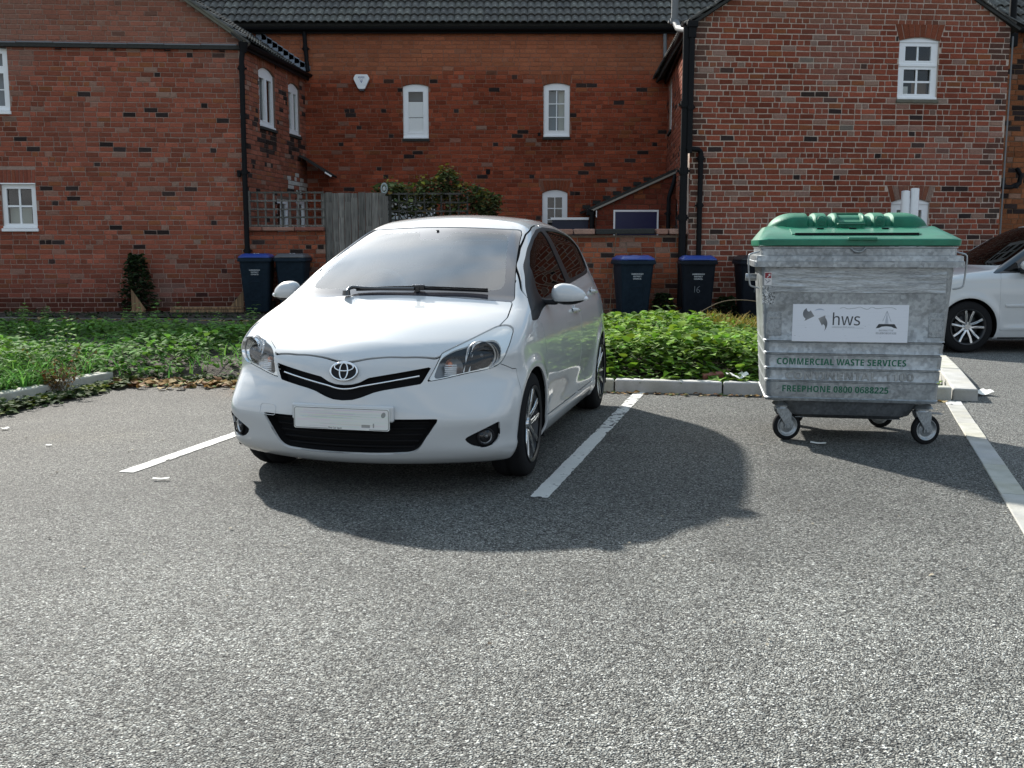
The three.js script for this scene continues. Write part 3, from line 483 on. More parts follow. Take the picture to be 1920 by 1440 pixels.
// left house: gable to the viewer, a side wall with two arched windows
{
  const H = thing('brick_house', 'left brick house, gable end with a white four-pane window low down', 'house');
  const p0 = [-11.3, -18.708], p1 = [-4.9, -19.2], L = Math.hypot(p1[0] - p0[0], p1[1] - p0[1]);
  const wear = (c, u, v, r) => {
    const pale = sstep(.50, .72, fbm(u * .8 + 2, v * .6 + 7, 4, 14)) * sstep(1.6, 3.2, v); c = mixc(c, [.27, .15, .115], pale * .55 * (.5 + r()));
    if (v > 4.82) c = mixc(c, [.32, .155, .11], .55);
    const damp = sstep(1.5, .2, v + .5 * (fbm(u * 1.5, v, 3, 6) - .5)); c = mixc(c, sc([.13, .042, .034], .6 + r() * .8), damp * .6);
    if (v < .35) c = sc(c, .55); if (v < .75 && v > .15 && fbm(u * 1.7, v * 2, 3, 44) > .58) c = mixc(c, [.30, .25, .22], .3 * r());
    return c;
  };
  const low = { u0: 2.096, u1: 2.701, v0: 1.61, v1: 2.40, head: .25, n: 9, splay: .01 }, up = { u0: 1.55, u1: 2.349, v0: 3.68, v1: 4.772 };
  const w = brickWall(H, 'wall', { p0, p1, seed: 11, course: HB, mortar: mortarMat(.40, .28, .23), joint: .0125, outline: [[0, 0], [L, 0], [L, 4.96], [L - 1.3, 5.87], [1.3, 5.87], [0, 4.96]], holes: [low, up], tone: toneOf({ a: [0.241, 0.078, 0.049], b: [0.404, 0.125, 0.078], burnt: .03, pale: .06, archC: [0.293, 0.091, 0.061], wear }), hidden: (u, v) => u > 5.8 && v < 1.2 }, 300);  // gable top cut flat above the view to let the sun past
  windowUnit(H, w, { ...low, f: .062, cols: 2, rows: 2, bar: .034, sillMat: upvc, blindsAndGlare: [[2.17, 1.66, 2.55, 1.98, 'cream', .14]] });
  part('window_head_trim', box(.64, .022, .05, 2.39, 2.405, .0).translate(0, 0, 0), upvc, w);
  windowUnit(H, w, { ...up, f: .07, areas: [[1.61, 3.75, 2.277, 4.36, { cols: 1, rows: 2 }], [1.61, 4.44, 2.277, 4.70, { cols: 1, rows: 1 }]], sill: true, sillMat: upvc, blindsAndGlare: [[1.55, 3.7, 2.34, 4.77, 'grey', .16]] });
  { const s = part('lead_band', boxUV(box(L + .02, .07, .07, L / 2, 4.822, .03)), slate, w); const lead = []; for (let i = 0; i < 10; i++) { const a = .0 + i * .64; lead.push(rbox(.63, .03, .085, .008, a + .3, 4.865 + (rnd() - .5) * .01, .03)); } part('lead_capping', lead, std({ color: lin(.17, .175, .19), roughness: .55, metalness: .3 }), s);
    for (let i = 0; i < 5; i++) part('band_bracket', box(.10, .012, .05, 2.3 + i * .95, 4.76, .03).rotateZ(0), pipeMat, s); }
  const sp0 = [-4.9, -19.2], sp1 = [-4.40, -23.2], SL = Math.hypot(.5, 4);
  const s1 = { u0: .90, u1: 1.755, v0: 3.56, v1: 4.685, rise: .10, head: .22, n: 9, splay: .05 }, s2 = { u0: 2.56, u1: 3.25, v0: 3.585, v1: 4.635, rise: .085, head: .22, n: 8, splay: .05 }, s3 = { u0: 1.70, u1: 2.44, v0: 1.50, v1: 2.24 }, s4 = { u0: 2.86, u1: 3.52, v0: .9, v1: 2.27 };
  const sw = brickWall(H, 'side_wall', { p0: sp0, p1: sp1, seed: 12, course: HB, mortar: mortarMat(.22, .15, .12), outline: [[0.005, 0], [SL, 0], [SL, 4.93], [0.005, 4.93]], mortarOutline: [[.26, 0], [SL, 0], [SL, 4.93], [.26, 4.93]], holes: [s1, s2, s3, s4], tone: toneOf({ a: [0.249, 0.088, 0.056], b: [0.377, 0.132, 0.086], burnt: .10, pale: .05, wear: (c, u, v, r) => { const f = sstep(.46, .60, fbm(u * 3.2, v * 5, 3, 52)) * sstep(2.25, 2.38, v) * sstep(2.9, 2.65, v) * sstep(2.2, 2.7, u); if (f > .25 && r() < .85) return [.60, .58, .54]; if (((u > .85 && u < 1.8) || (u > 2.5 && u < 3.3)) && v < 3.52 && v > 3.1 && r() < .6) return sc([.06, .04, .035], .7 + r() * .8); return c; } }) }, 0);
  windowUnit(H, sw, { ...s1, f: .085, areas: [[.98, 3.66, 1.285, 4.50, { cols: 1, rows: 1 }], [1.37, 3.66, 1.675, 4.50, { cols: 1, rows: 1 }]] });
  windowUnit(H, sw, { ...s2, f: .075, areas: [[2.63, 3.68, 2.865, 4.46, { cols: 1, rows: 1 }], [2.945, 3.68, 3.18, 4.46, { cols: 1, rows: 1 }]] });
  windowUnit(H, sw, { ...s3, cols: 2, rows: 2, blindsAndGlare: [] }); windowUnit(H, sw, { ...s4, cols: 1, rows: 2, blindsAndGlare: [[2.9, 1.0, 3.5, 2.25, 'white', .12]] });
  // right-hand roof slope, verge, gutter and pipes
  const pitch = Math.atan(.70);
  roofSlope(H, 'roof', [-4.80, 4.95, -19.06], [-4.22, 4.95, -27], pitch, 1.62, 40, { seed: 3, tw: .30, gauge: .29 });
  roofSlope(H, 'roof', [-11.2, 4.95, -27], [-11.4, 4.95, -18.6], pitch, 1.62, 0, { seed: 4 });
  { const a = V(-4.72, 4.86, -19.14), b = V(-6.25, 5.93, -19.02), n = 6, vg = new THREE.Group(); vg.name = 'verge'; H.add(vg); const len = a.distanceTo(b) / n; for (let i = 0; i < n; i++) { const c = a.clone().lerp(b, (i + .5) / n), q = part('verge_tile', boxUV(rbox(len * 1.06, .035, .15, .008), 1, i), i % 3 ? stone : tileMats[i % 6], vg); q.position.copy(c).add(V(0, .05, -.02)); q.rotation.set(0, Math.atan2(.12, 1.53), -Math.atan2(1.07, 1.53)); const m = part('verge_mortar', boxUV(box(len, .05, .07), 1, i), stone, vg); m.position.copy(c).add(V(0, .005, .005)); m.rotation.copy(q.rotation); } }
  part('unseen_flat_roof', box(3.9, .06, 8.2, -8.05, 5.88, -22.9), slate, H);  // unseen roof, kept low and flat so sunlight reaches the left bed
  gutter(H, [-4.80, 4.90, -19.1], [-4.33, 4.92, -22.85], .055);
  { const st = part('fascia', box(3.75, .12, .02), pipeMat, H); st.position.set(-4.60, 4.86, -20.98); st.rotation.y = Math.atan2(3.75, .47); }
  { // stepped lead where this roof meets the wall behind
    const f = []; for (let i = 0; i < 9; i++) { const t = i * .115; f.push(new THREE.ExtrudeGeometry(shapeOf([[-.10, -.12], [.12, -.12], [.12, -.02], [-.10, .09]]), { depth: .008, bevelEnabled: false }).translate(-4.44 - t, 5.12 + t * .70, -22.785)); } part('lead_flashing', f, std({ color: lin(.22, .25, .29), roughness: .5, metalness: .4 }), H); }
  downpipe(H, [[-4.80, 4.86, -19.05], [-4.84, 4.6, -19.05], [-4.86, 2.6, -19.08], [-4.86, .25, -19.08]], .048, pipeMat, 'downpipe', [[-4.845, 4.45, -19.06], [-4.86, 2.62, -19.08], [-4.86, 1.2, -19.08]]);
  part('hopper', [cyl(.09, .05, .18, 14, -4.80, 4.80, -19.05)], pipeMat, H);
  part('tap_box', [rbox(.07, .12, .06, .012, -4.98, 2.60, -19.15)], pipeMat, H);
}
// middle house, long wall set back under a dark tiled roof
{
  const H = thing('brick_house', 'middle brick house set back under a dark tiled roof, alarm box on its wall', 'house');
  const p0 = [-6, -22.8], p1 = [4.8, -22.8], L = 10.8;
  const a1 = { u0: 3.65, u1: 4.20, v0: 3.588, v1: 4.735, rise: .05, head: .17, n: 8, splay: .03 }, a2 = { u0: 6.68, u1: 7.245, v0: 3.622, v1: 4.756, rise: .055, head: .17, n: 8, splay: .03 }, a3 = { u0: 6.66, u1: 7.21, v0: 1.5, v1: 2.50, rise: .075, head: .20, n: 9, splay: .07 }, a4 = { u0: 3.18, u1: 4.32, v0: .5, v1: 2.35 };
  const w = brickWall(H, 'wall', { p0, p1, seed: 21, course: HB, joint: .010, mortar: mortarMat(.33, .18, .13), outline: [[0, 0], [L, 0], [L, 5.9], [0, 5.9]], holes: [a1, a2, a3, a4], tone: toneOf({ a: [0.256, 0.060, 0.032], b: [0.396, 0.097, 0.048], burnt: .03, pale: .035, wear: (c, u, v, r) => { const t = sstep(4.75, 5.15, v + .35 * (fbm(u * 1.2, v, 3, 5) - .5)); c = mixc(c, sc([.42, .155, .08], .85 + r() * .3), .8 * t); const d = sstep(.55, .7, fbm(u * .9 + 4, v * .9, 3, 66)) * (1 - t); c = sc(c, 1 - .25 * d); return c; } }), hidden: (u, v) => v < 1.6 }, 300);
  windowUnit(H, w, { ...a1, f: .07, areas: [[3.745, 3.70, 4.105, 4.60, { cols: 1, rows: 1 }]], blindsAndGlare: [[3.76, 3.71, 4.09, 4.03, 'white', .034], [3.76, 4.045, 4.09, 4.37, 'white', .034], [3.66, 4.425, 4.19, 4.75, 'grey', .3]] });  // the two white sheets stand in for sky reflected in the pane
  windowUnit(H, w, { ...a2, f: .07, areas: [[6.77, 3.74, 7.155, 4.63, { cols: 2, rows: 3 }]], blindsAndGlare: [[6.70, 3.62, 7.0, 4.7, 'grey', .10], [7.0, 3.62, 7.23, 4.7, 'cream', .12]] });
  windowUnit(H, w, { ...a3, f: .07, areas: [[6.755, 1.6, 7.115, 2.36, { cols: 2, rows: 3 }]] });
  windowUnit(H, w, { ...a4, f: .06, areas: [[3.25, .6, 3.70, 2.28, { cols: 2, rows: 5 }], [3.80, .6, 4.25, 2.28, { cols: 2, rows: 5 }]], blindsAndGlare: [[3.2, .5, 4.3, 2.33, 'white', .25]], sill: false });
  for (const [u, v, s] of [[5.48, 2.885, .09], [6.588, 3.678, .06]]) part('vent', box(s, s * 1.2, .03, u, v, .0), roomDark, w);
  const pitch = 42 * PI / 180;
  roofSlope(H, 'roof', [-13, 5.93, -22.55], [5.2, 5.93, -22.55], pitch, 4.9, 300, { seed: 31, tw: .31, gauge: .275, rolls: 2 });
  roofSlope(H, 'roof', [5.2, 5.93, -29.9], [-13, 5.93, -29.9], pitch, 4.9, 0, { seed: 32 });
  part('fascia', box(18, .14, .03, -3.9, 5.83, -22.70), pipeMat, H); gutter(H, [-6, 5.86, -22.60], [4.6, 5.86, -22.60], .06);
  downpipe(H, [[-4.41, 5.80, -22.68], [-4.40, 5.5, -22.70], [-4.36, 4.98, -22.70]], .045, pipeMat, 'downpipe', [[-4.40, 5.45, -22.70]]);
  downpipe(H, [[3.25, 5.75, -22.70], [3.27, 5.05, -22.70]], .04, greyPipe, 'downpipe', [[3.265, 5.2, -22.70]]);
  { const c = part('porch_roof', boxUV(box(.80, .04, .6)), slate, H); c.position.set(-4.14, 2.97, -22.45); c.rotation.z = -.55; part('porch_trim', box(.16, .03, .02, .32, -.02, .31), upvc, c); }
}
// right house: gable to the viewer in pale-jointed brick
{
  const H = thing('brick_house', 'right brick house, a gable with pale mortar and a small white arched window high up', 'house');
  const p0 = [2.889, -17.1], p1 = [8.169, -17.5], L = Math.hypot(5.28, .4);
  const a1 = { u0: 3.43, u1: 4.10, v0: 3.677, v1: 4.658, rise: .055, head: .205, n: 8, splay: .075 }, a2 = { u0: 3.42, u1: 4.075, v0: 1.1, v1: 2.077, rise: .065, head: .205, n: 9, splay: .075 };
  const wear = (c, u, v, r) => { const p = sstep(.50, .70, fbm(u * .9 + 12, v * .7 + 3, 4, 24)); c = mixc(c, [.30, .155, .12], p * .5 * (.4 + r())); if (v > 4.85) c = mixc(c, [.31, .125, .08], .5); if (v < 1.5) c = mixc(c, sc([.17, .055, .04], .7 + .6 * r()), sstep(1.6, .4, v) * .6); if ((u < .22 || u > L - .3) && r() < .55) c = mixc(c, [.085, .058, .048], .75); if (r() < .05) c = mixc(c, [.36, .30, .25], .5); if (Math.hypot((u - 1.98) / .3, (v - 3.72) / .06) < 1) c = [.05, .035, .03]; return c; };
  const w = brickWall(H, 'wall', { p0, p1, seed: 31, course: HB, joint: .0165, mortar: mortarMat(.62, .50, .42), outline: [[0, 0], [L, 0], [L, 4.84], [2.67, 6.54], [0, 4.82]], holes: [a1, a2], tone: toneOf({ a: [0.204, 0.059, 0.037], b: [0.340, 0.095, 0.056], burnt: .03, pale: .05, wear }), proud: .002, hidden: (u, v) => v < 1.4 && u > 1 && u < 4.9 }, 300);
  windowUnit(H, w, { ...a1, f: .075, areas: [[3.515, 3.745, 4.015, 4.18, { cols: 2, rows: 2 }], [3.525, 4.275, 4.005, 4.545, { cols: 2, rows: 1 }]], bar: .03, sillMat: stone, trims: [[3.45, 4.205, 4.08, 4.245], [3.44, 4.585, 4.09, 4.605]], blindsAndGlare: [[3.52, 3.74, 3.72, 3.92, 'white', .22], [3.77, 3.70, 4.02, 3.99, 'wood', .2]] });
  windowUnit(H, w, { ...a2, f: .075, areas: [[3.51, 1.18, 3.74, 1.91, { cols: 1, rows: 2 }], [3.79, 1.18, 3.985, 1.91, { cols: 1, rows: 2 }]], trims: [[3.43, 1.985, 4.07, 2.005]] });
  const sp0 = [3.36, -23.0], sp1 = [2.889, -17.1], SL = Math.hypot(.471, 5.9);
  const b1 = { u0: .75, u1: 1.55, v0: 3.64, v1: 4.72, rise: .1, head: .2, n: 8, splay: .05 }, b2 = { u0: 2.5, u1: 3.6, v0: .9, v1: 2.18, rise: .14, head: .2, n: 10, splay: .05 };
  const sw = brickWall(H, 'side_wall', { p0: sp0, p1: sp1, seed: 33, course: HB, mortar: mortarMat(.34, .25, .20), outline: [[0, 0], [SL - .005, 0], [SL - .005, 4.85], [0, 4.85]], mortarOutline: [[0, 0], [SL - .26, 0], [SL - .26, 4.85], [0, 4.85]], holes: [b1, b2], tone: toneOf({ a: [0.226, 0.068, 0.042], b: [0.332, 0.100, 0.060], burnt: .05, pale: .03 }) }, 0);
  windowUnit(H, sw, { ...b1, areas: [[.84, 3.73, 1.46, 4.55, { cols: 2, rows: 2 }]] }); windowUnit(H, sw, { ...b2, areas: [[2.6, 1.0, 3.5, 1.98, { cols: 2, rows: 2 }]] });
  const pitch = Math.atan(.645);
  roofSlope(H, 'roof', [3.25, 4.80, -26.5], [2.80, 4.80, -17.0], pitch, 3.25, 0, { seed: 41 });
  roofSlope(H, 'roof', [8.30, 4.82, -17.4], [8.6, 4.82, -26.5], pitch, 3.25, 0, { seed: 42 });
  { const vg = new THREE.Group(); vg.name = 'verge'; H.add(vg); for (const [a, b] of [[V(2.84, 4.84, -17.07), V(5.56, 6.58, -17.27)], [V(8.22, 4.86, -17.48), V(5.54, 6.58, -17.27)]]) { const n = 11, len = a.distanceTo(b) / n, d = b.clone().sub(a); for (let i = 0; i < n; i++) { const q = part('verge_tile', boxUV(rbox(len * 1.05, .04, .13, .008), 1, i), tileMats[i % 5], vg); q.position.copy(a).lerp(b, (i + .5) / n).add(V(0, .035, -.02)); q.rotation.set(0, Math.atan2(-d.z, Math.abs(d.x)) * Math.sign(d.x) , Math.atan2(d.y, Math.abs(d.x)) * Math.sign(d.x)); } } }
  gutter(H, [3.20, 4.88, -22.7], [2.79, 4.84, -17.0], .07); { const f = part('fascia', box(5.7, .16, .03), pipeMat, H); f.position.set(3.06, 4.80, -19.9); f.rotation.y = Math.atan2(-5.7, -.45) ; }
  const soil = downpipe(H, [[2.79, 4.75, -17.02], [2.785, 2.9, -17.02], [2.78, .3, -17.02]], .062, pipeMat, 'soil_pipe', [[2.787, 3.55, -17.02], [2.783, 2.5, -17.02], [2.782, 1.75, -17.02]]);
  downpipe(H, [[2.865, 4.66, -16.98], [2.86, 2.78, -16.98]], .048, pipeMat, 'downpipe', [[2.863, 3.5, -16.98]]);
  part('hopper', [rbox(.17, .10, .14, .012, 2.865, 4.78, -16.98), rbox(.12, .18, .10, .012, 2.865, 4.66, -16.98)], pipeMat, H);
  downpipe(H, [[2.80, 2.85, -16.98], [3.02, 2.84, -17.03], [3.06, 2.80, -17.04], [3.06, 1.0, -17.04], [3.05, .25, -17.04]], .042, pipeMat, 'waste_pipe', [[3.06, 1.95, -17.04], [3.06, 2.70, -17.04]]);
  downpipe(H, [[2.72, 6.4, -17.9], [2.72, 5.02, -17.9], [2.76, 4.86, -17.7], [2.82, 4.74, -17.2]], .058, greyPipe, 'vent_pipe', [[2.72, 5.02, -17.9]]);
  downpipe(H, [[8.42, 6.2, -18.0], [8.42, 4.9, -18.0], [8.46, 4.7, -18.1]], .06, pipeMat, 'vent_pipe', [[8.42, 4.95, -18.0]]); part('hopper', [rbox(.16, .22, .14, .01, 8.40, 4.72, -17.95)], pipeMat, H);
  downpipe(H, [[8.22, 4.7, -17.52], [8.21, 1.2, -17.52]], .014, greyPipe, 'cable');
}
// far right house, set back, buff and brown
{
  const H = thing('brick_house', 'buff-brown brick house at the far right edge, set back behind the gable', 'house');
  const p0 = [8.05, -18.3], p1 = [13, -18.9], L = Math.hypot(4.95, .6);
  brickWall(H, 'wall', { p0, p1, seed: 41, course: HB, mortar: mortarMat(.22, .14, .09), outline: [[0, 0], [L, 0], [L, 4.95], [0, 4.95]], tone: toneOf({ a: [0.256, 0.095, 0.045], b: [0.377, 0.148, 0.068], burnt: .16, pale: .06 }) }, 60);
  roofSlope(H, 'roof', [8.1, 4.98, -18.05], [13.2, 4.98, -18.7], 40 * PI / 180, 4.2, 24, { seed: 51, tw: .31, gauge: .3 });
  part('fascia', box(5, .12, .03, 10.5, 4.92, 0).rotateY(-.121).translate(0, 0, -17.0 + .07), pipeMat, H);
  gutter(H, [8.15, 4.95, -18.12], [13, 4.95, -18.72], .06);
  downpipe(H, [[8.2, 2.28, -17.62], [8.62, 2.30, -18.1], [8.78, 2.36, -18.15], [8.82, 2.50, -18.18], [8.80, 2.62, -18.3]], .04, pipeMat, 'waste_pipe', [[8.70, 2.31, -18.12]]);
}
// ---------------------------------------------------------------- low walls, gate, trellis, lean-to
const std0 = matte;
const copeMats = [[.33, .13, .085], [.38, .20, .145], [.28, .105, .075], [.42, .25, .19]].map((c) => std({ color: lin(...c), map: rep(mottle, 2), roughness: .9, bumpMap: rep(mottleH, 2), bumpScale: .006 }));
const oldMortar = mortarMat(.24, .17, .13), oldTone = toneOf({ a: [0.241, 0.071, 0.042], b: [0.377, 0.113, 0.060], burnt: .05, pale: .08, wear: (c, u, v, r) => v < .9 ? mixc(c, [.11, .042, .032], .5) : c });
{
  const g = thing('garden_wall', 'low brick garden wall with clay coping under the left trellis, beside the plank gate', 'wall');
  brickWall(g, 'wall', { p0: [-4.87, -19.22], p1: [-3.45, -19.22], seed: 61, course: .082, mortar: oldMortar, outline: [[0, 0], [1.42, 0], [1.42, 1.56], [0, 1.56]], tone: oldTone }, 150);
  for (const [x0, x1] of [[-4.87, -4.60], [-4.59, -4.0], [-3.99, -3.45]]) part('coping_stone', boxUV(rbox(x1 - x0, .07, .30, .02, (x0 + x1) / 2, 1.60, -19.30 + rnd() * .02), 1, rnd()), copeMats[Math.floor(rnd() * 3)], g);
}
{
  const g = thing('garden_wall', 'low brick garden wall with mixed coping beside the right house, behind the wheelie bins', 'wall');
  brickWall(g, 'wall', { p0: [-.2, -17.25], p1: [2.86, -17.13], seed: 62, course: .084, mortar: mortarMat(.30, .22, .17), joint: .013, outline: [[0, 0], [3.06, 0], [3.06, 1.47], [0, 1.47]], tone: toneOf({ a: [0.256, 0.073, 0.042], b: [0.437, 0.137, 0.070], burnt: .03, pale: .16, wear: (c, u, v) => v < .8 ? mixc(c, [.10, .04, .03], .55 * sstep(1, .3, v)) : c }), hidden: (u) => u < 1.2 }, 200);
  for (const [x0, x1, k] of [[-.2, .45, 0], [.46, 1.0, 1], [1.01, 1.36, 3], [1.37, 2.34, -1], [2.36, 2.56, 1], [2.57, 2.88, 3]]) { const m = part('coping_stone', boxUV(rbox(x1 - x0 - .006, .09, .30, .018), 1, rnd() * 3), k < 0 ? slate : copeMats[k], g); m.position.set((x0 + x1) / 2, 1.52 + rnd() * .008, -17.19 + rnd() * .02); m.rotation.z = (rnd() - .5) * .02; }
}
const greyWood = [.8, 1, 1.25, .9, 1.1].map((k) => std({ color: lin(.34 * k, .325 * k, .30 * k), map: rep(woodTex, 2.2, 1), roughness: .95, bumpMap: rep(woodTex, 2.2, 1), bumpScale: .006 })), dampWood = [.8, 1.1].map((k) => std({ color: lin(.17 * k, .17 * k, .155 * k), map: rep(woodTex, 3, 1), roughness: .95 }));
{
  const g = thing('plank_gate', 'weathered grey plank gate between the trellis wall and the shrub', 'gate'); let x = -3.43; let i = 0;
  while (x < -2.37) { const w = .105 + rnd() * .03; const m = part('plank', boxUV(rbox(w - .006, 2.25, .022, .004), 1, rnd() * 3, rnd() * 3), greyWood[i++ % 5], g); m.position.set(x + w / 2, 1.135 + (rnd() - .5) * .02, -19.24 + (rnd() - .5) * .012); m.rotation.z = (rnd() - .5) * .006; x += w; }
  for (const y of [.4, 1.9]) part('rail', box(1.06, .1, .04, -2.9, y, -19.28), greyWood[0], g); part('post', box(.09, 2.2, .09, -2.33, 1.1, -19.27), greyWood[1], g); part('post', box(.09, 2.26, .09, -3.47, 1.13, -19.29), greyWood[0], g);
}
function trellis(name, label, x0, x1, y0, y1, z, nv, nh, mats) {
  const g = thing(name, label, 'trellis');
  for (let i = 0; i <= nv; i++) { const m = part('batten', boxUV(box(.032, y1 - y0, .012), 1, rnd()), mats[i % mats.length], g); m.position.set(lerp(x0 + .02, x1 - .02, i / nv) + (rnd() - .5) * .012, (y0 + y1) / 2, z - .008); m.rotation.z = (rnd() - .5) * .02; }
  for (let j = 0; j <= nh; j++) { const m = part('batten', boxUV(box(x1 - x0, .032, .012), 1, rnd()), mats[j % mats.length], g); m.position.set((x0 + x1) / 2, lerp(y0 + .02, y1 - .02, j / nh) + (rnd() - .5) * .008, z + .006); m.rotation.z = (rnd() - .5) * .008; }
  part('end_post', box(.05, y1 - y0 + .02, .05, x0 + .02, (y0 + y1) / 2, z), mats[0], g); return g;
}
trellis('trellis', 'grey square trellis panel on the low wall left of the plank gate', -4.86, -3.46, 1.64, 2.285, -19.24, 9, 4, [greyWood[1], dampWood[1], greyWood[0]]);
trellis('trellis', 'dark old trellis panel behind the rambling shrub, right of the plank gate', -2.30, -.82, 1.1, 2.28, -19.55, 9, 7, dampWood);
{ // lean-to in the yard
  const g = thing('lean_to', 'small brick lean-to with a sloping dark roof in the yard against the right house', 'outbuilding');
  const w = brickWall(g, 'wall', { p0: [1.62, -20], p1: [3.14, -20], seed: 71, course: .10, joint: .012, mortar: mortarMat(.17, .085, .06), outline: [[0, 0], [1.52, 0], [1.52, 2.68], [0, 1.97]], tone: toneOf({ a: [0.159, 0.042, 0.027], b: [0.219, 0.059, 0.036], burnt: .02, pale: .01 }) }, 40);
  { const r = part('roof', boxUV(box(1.80, .05, 2.8)), slate, g); r.position.set(2.30, 2.36, -21.35); r.rotation.z = Math.atan2(.70, 1.55); part('barge_board', box(1.80, .035, .03, 0, -.045, 1.405), std({ color: lin(.30, .28, .24), roughness: .8 }), r); }
  for (let i = 0; i < 7; i++) part('flashing_step', box(.17, .08, .02, 1.62 + i * .22, 2.13 + i * .099, -22.76), slate, g);
  part('gutter_end', [rbox(.14, .12, .10, .02, 1.50, 1.93, -19.98), cyl(.045, .045, 1.9, 12, 1.53, .95, -19.96)], pipeMat, g); part('trim_strip', box(.02, .13, .02, 1.615, 1.90, -19.98), upvc, g);
  downpipe(g, [[3.10, 2.62, -19.9], [3.06, 2.45, -19.88], [2.98, 2.2, -19.88], [2.97, .2, -19.88]], .04, pipeMat, 'downpipe', [[2.97, 1.9, -19.88]]);
}
{ const g = thing('blue_board', 'plain navy blue board in a white frame on the lean-to wall', 'board'); part('panel', box(.80, .62, .02, 2.37, 1.63, -19.96), phy({ color: lin(.006, .008, .06), roughness: .4 }), g); for (const [w, h, x, y] of [[.86, .035, 2.37, 1.955], [.86, .035, 2.37, 1.305], [.032, .62, 1.955, 1.63], [.032, .62, 2.785, 1.63]]) part('frame_bar', box(w, h, .03, x, y, -19.955), upvc, g); }
{ const g = thing('dark_board', 'dark navy panel with a white top edge below the arched window', 'board'); part('panel', box(.70, .5, .03, 1.13, 1.54, -20.25), phy({ color: lin(.010, .013, .035), roughness: .5 }), g); part('top_edge', box(.74, .045, .06, 1.12, 1.815, -20.24), upvc, g); }
{ // alarm box
  const g = thing('alarm_box', 'white burglar alarm box with blue lettering high on the middle house wall', 'alarm');
  const s = roundPoly([[-.125, .15], [.125, .15], [.165, .07], [.065, -.14], [-.065, -.14], [-.165, .07]], .02), e = new THREE.ExtrudeGeometry(shapeOf(s), { depth: .06, bevelEnabled: true, bevelSize: .008, bevelThickness: .012, bevelSegments: 2 });
  part('cover', e, upvc, g); part('strobe', rbox(.11, .05, .07, .012, 0, -.165, .03), phy({ color: lin(.01, .012, .03), roughness: .2 }), g);
  const t = canvasTex(256, 256, (c) => { c.fillStyle = '#e9eaec'; c.fillRect(0, 0, 256, 256); c.fillStyle = '#25306e'; c.font = 'bold 62px sans-serif'; c.textAlign = 'center'; c.fillText('KEPSS', 128, 70); c.font = 'bold 24px sans-serif'; c.fillText('SECURITY', 128, 104); c.beginPath(); c.moveTo(90, 130); c.lineTo(166, 130); c.lineTo(128, 200); c.fill(); c.fillStyle = '#cfd3e6'; c.beginPath(); c.moveTo(110, 140); c.lineTo(146, 140); c.lineTo(128, 172); c.fill(); });
  part('print', new THREE.PlaneGeometry(.20, .20).translate(0, .03, .0745), std({ map: t, roughness: .4 }), g); g.position.set(-3.222, 4.765, -22.78);
}
for (const [x, top, lbl] of [[6.40, 2.172, 'shorter of the two white upright pipes before the low arched window, left one'], [6.55, 2.212, 'taller of the two white upright pipes before the low arched window, right one']]) { const g = thing('white_pipe', lbl, 'pipe', [x, 0, -17.02]); part('tube', cyl(.068, .068, top, 24, 0, top / 2, 0), upvc, g); part('cap', new THREE.SphereGeometry(.069, 24, 8, 0, TAU, 0, PI / 2).scale(1, .25, 1).translate(0, top, 0), upvc, g); }
// ---------------------------------------------------------------- hatchback: body as one smooth solid, its panels cut from that skin
const M = {
  paint: phy({ color: lin(.53, .54, .54), roughness: .34, clearcoat: 1, clearcoatRoughness: .03 }),
  gap: matte({ color: lin(.012, .012, .013), roughness: .8 }),
  black: matte({ color: lin(.012, .012, .014), roughness: .42, specularIntensity: .4 }),
  gloss: phy({ color: lin(.010, .010, .012), roughness: .12, clearcoat: 1, clearcoatRoughness: .05 }),
  glass: phy({ color: lin(.74, .90, .90), transmission: 1, thickness: 0, roughness: .0, ior: 2.9, specularIntensity: 1 }),
  tint: phy({ color: lin(.05, .047, .045), transmission: 1, thickness: 0, roughness: .0, ior: 1.5, specularIntensity: .55 }),
  lens: phy({ color: lin(.97, .98, .98), transmission: 1, thickness: 0, roughness: .015, ior: 1.5 }),
  chrome: std({ color: lin(.78, .79, .80), roughness: .07, metalness: 1 }),
  dull: std({ color: lin(.42, .43, .44), roughness: .28, metalness: 1 }),
  lampGrey: std({ color: lin(.16, .165, .17), roughness: .3, metalness: .7 }),
  alloy: phy({ color: lin(.62, .63, .64), roughness: .2, metalness: 1 }),
  alloyDark: phy({ color: lin(.035, .036, .038), roughness: .35, metalness: .5 }),
  rubber: matte({ color: lin(.016, .016, .017), roughness: .85, bumpMap: rep(mottleH, 3), bumpScale: .001 }),
  amber: phy({ color: lin(.50, .13, .035), roughness: .25, clearcoat: 1 }),
  seat: std({ color: lin(.05, .05, .055), roughness: .95 }),
  trim: std({ color: lin(.16, .165, .17), roughness: .8 }),
  red: phy({ color: lin(.45, .02, .02), roughness: .2, clearcoat: 1 }),
  plate: phy({ color: lin(.74, .74, .72), roughness: .4 }),
};
const mirrorX = (p) => p.map(([x, y]) => [-x, y]).reverse();
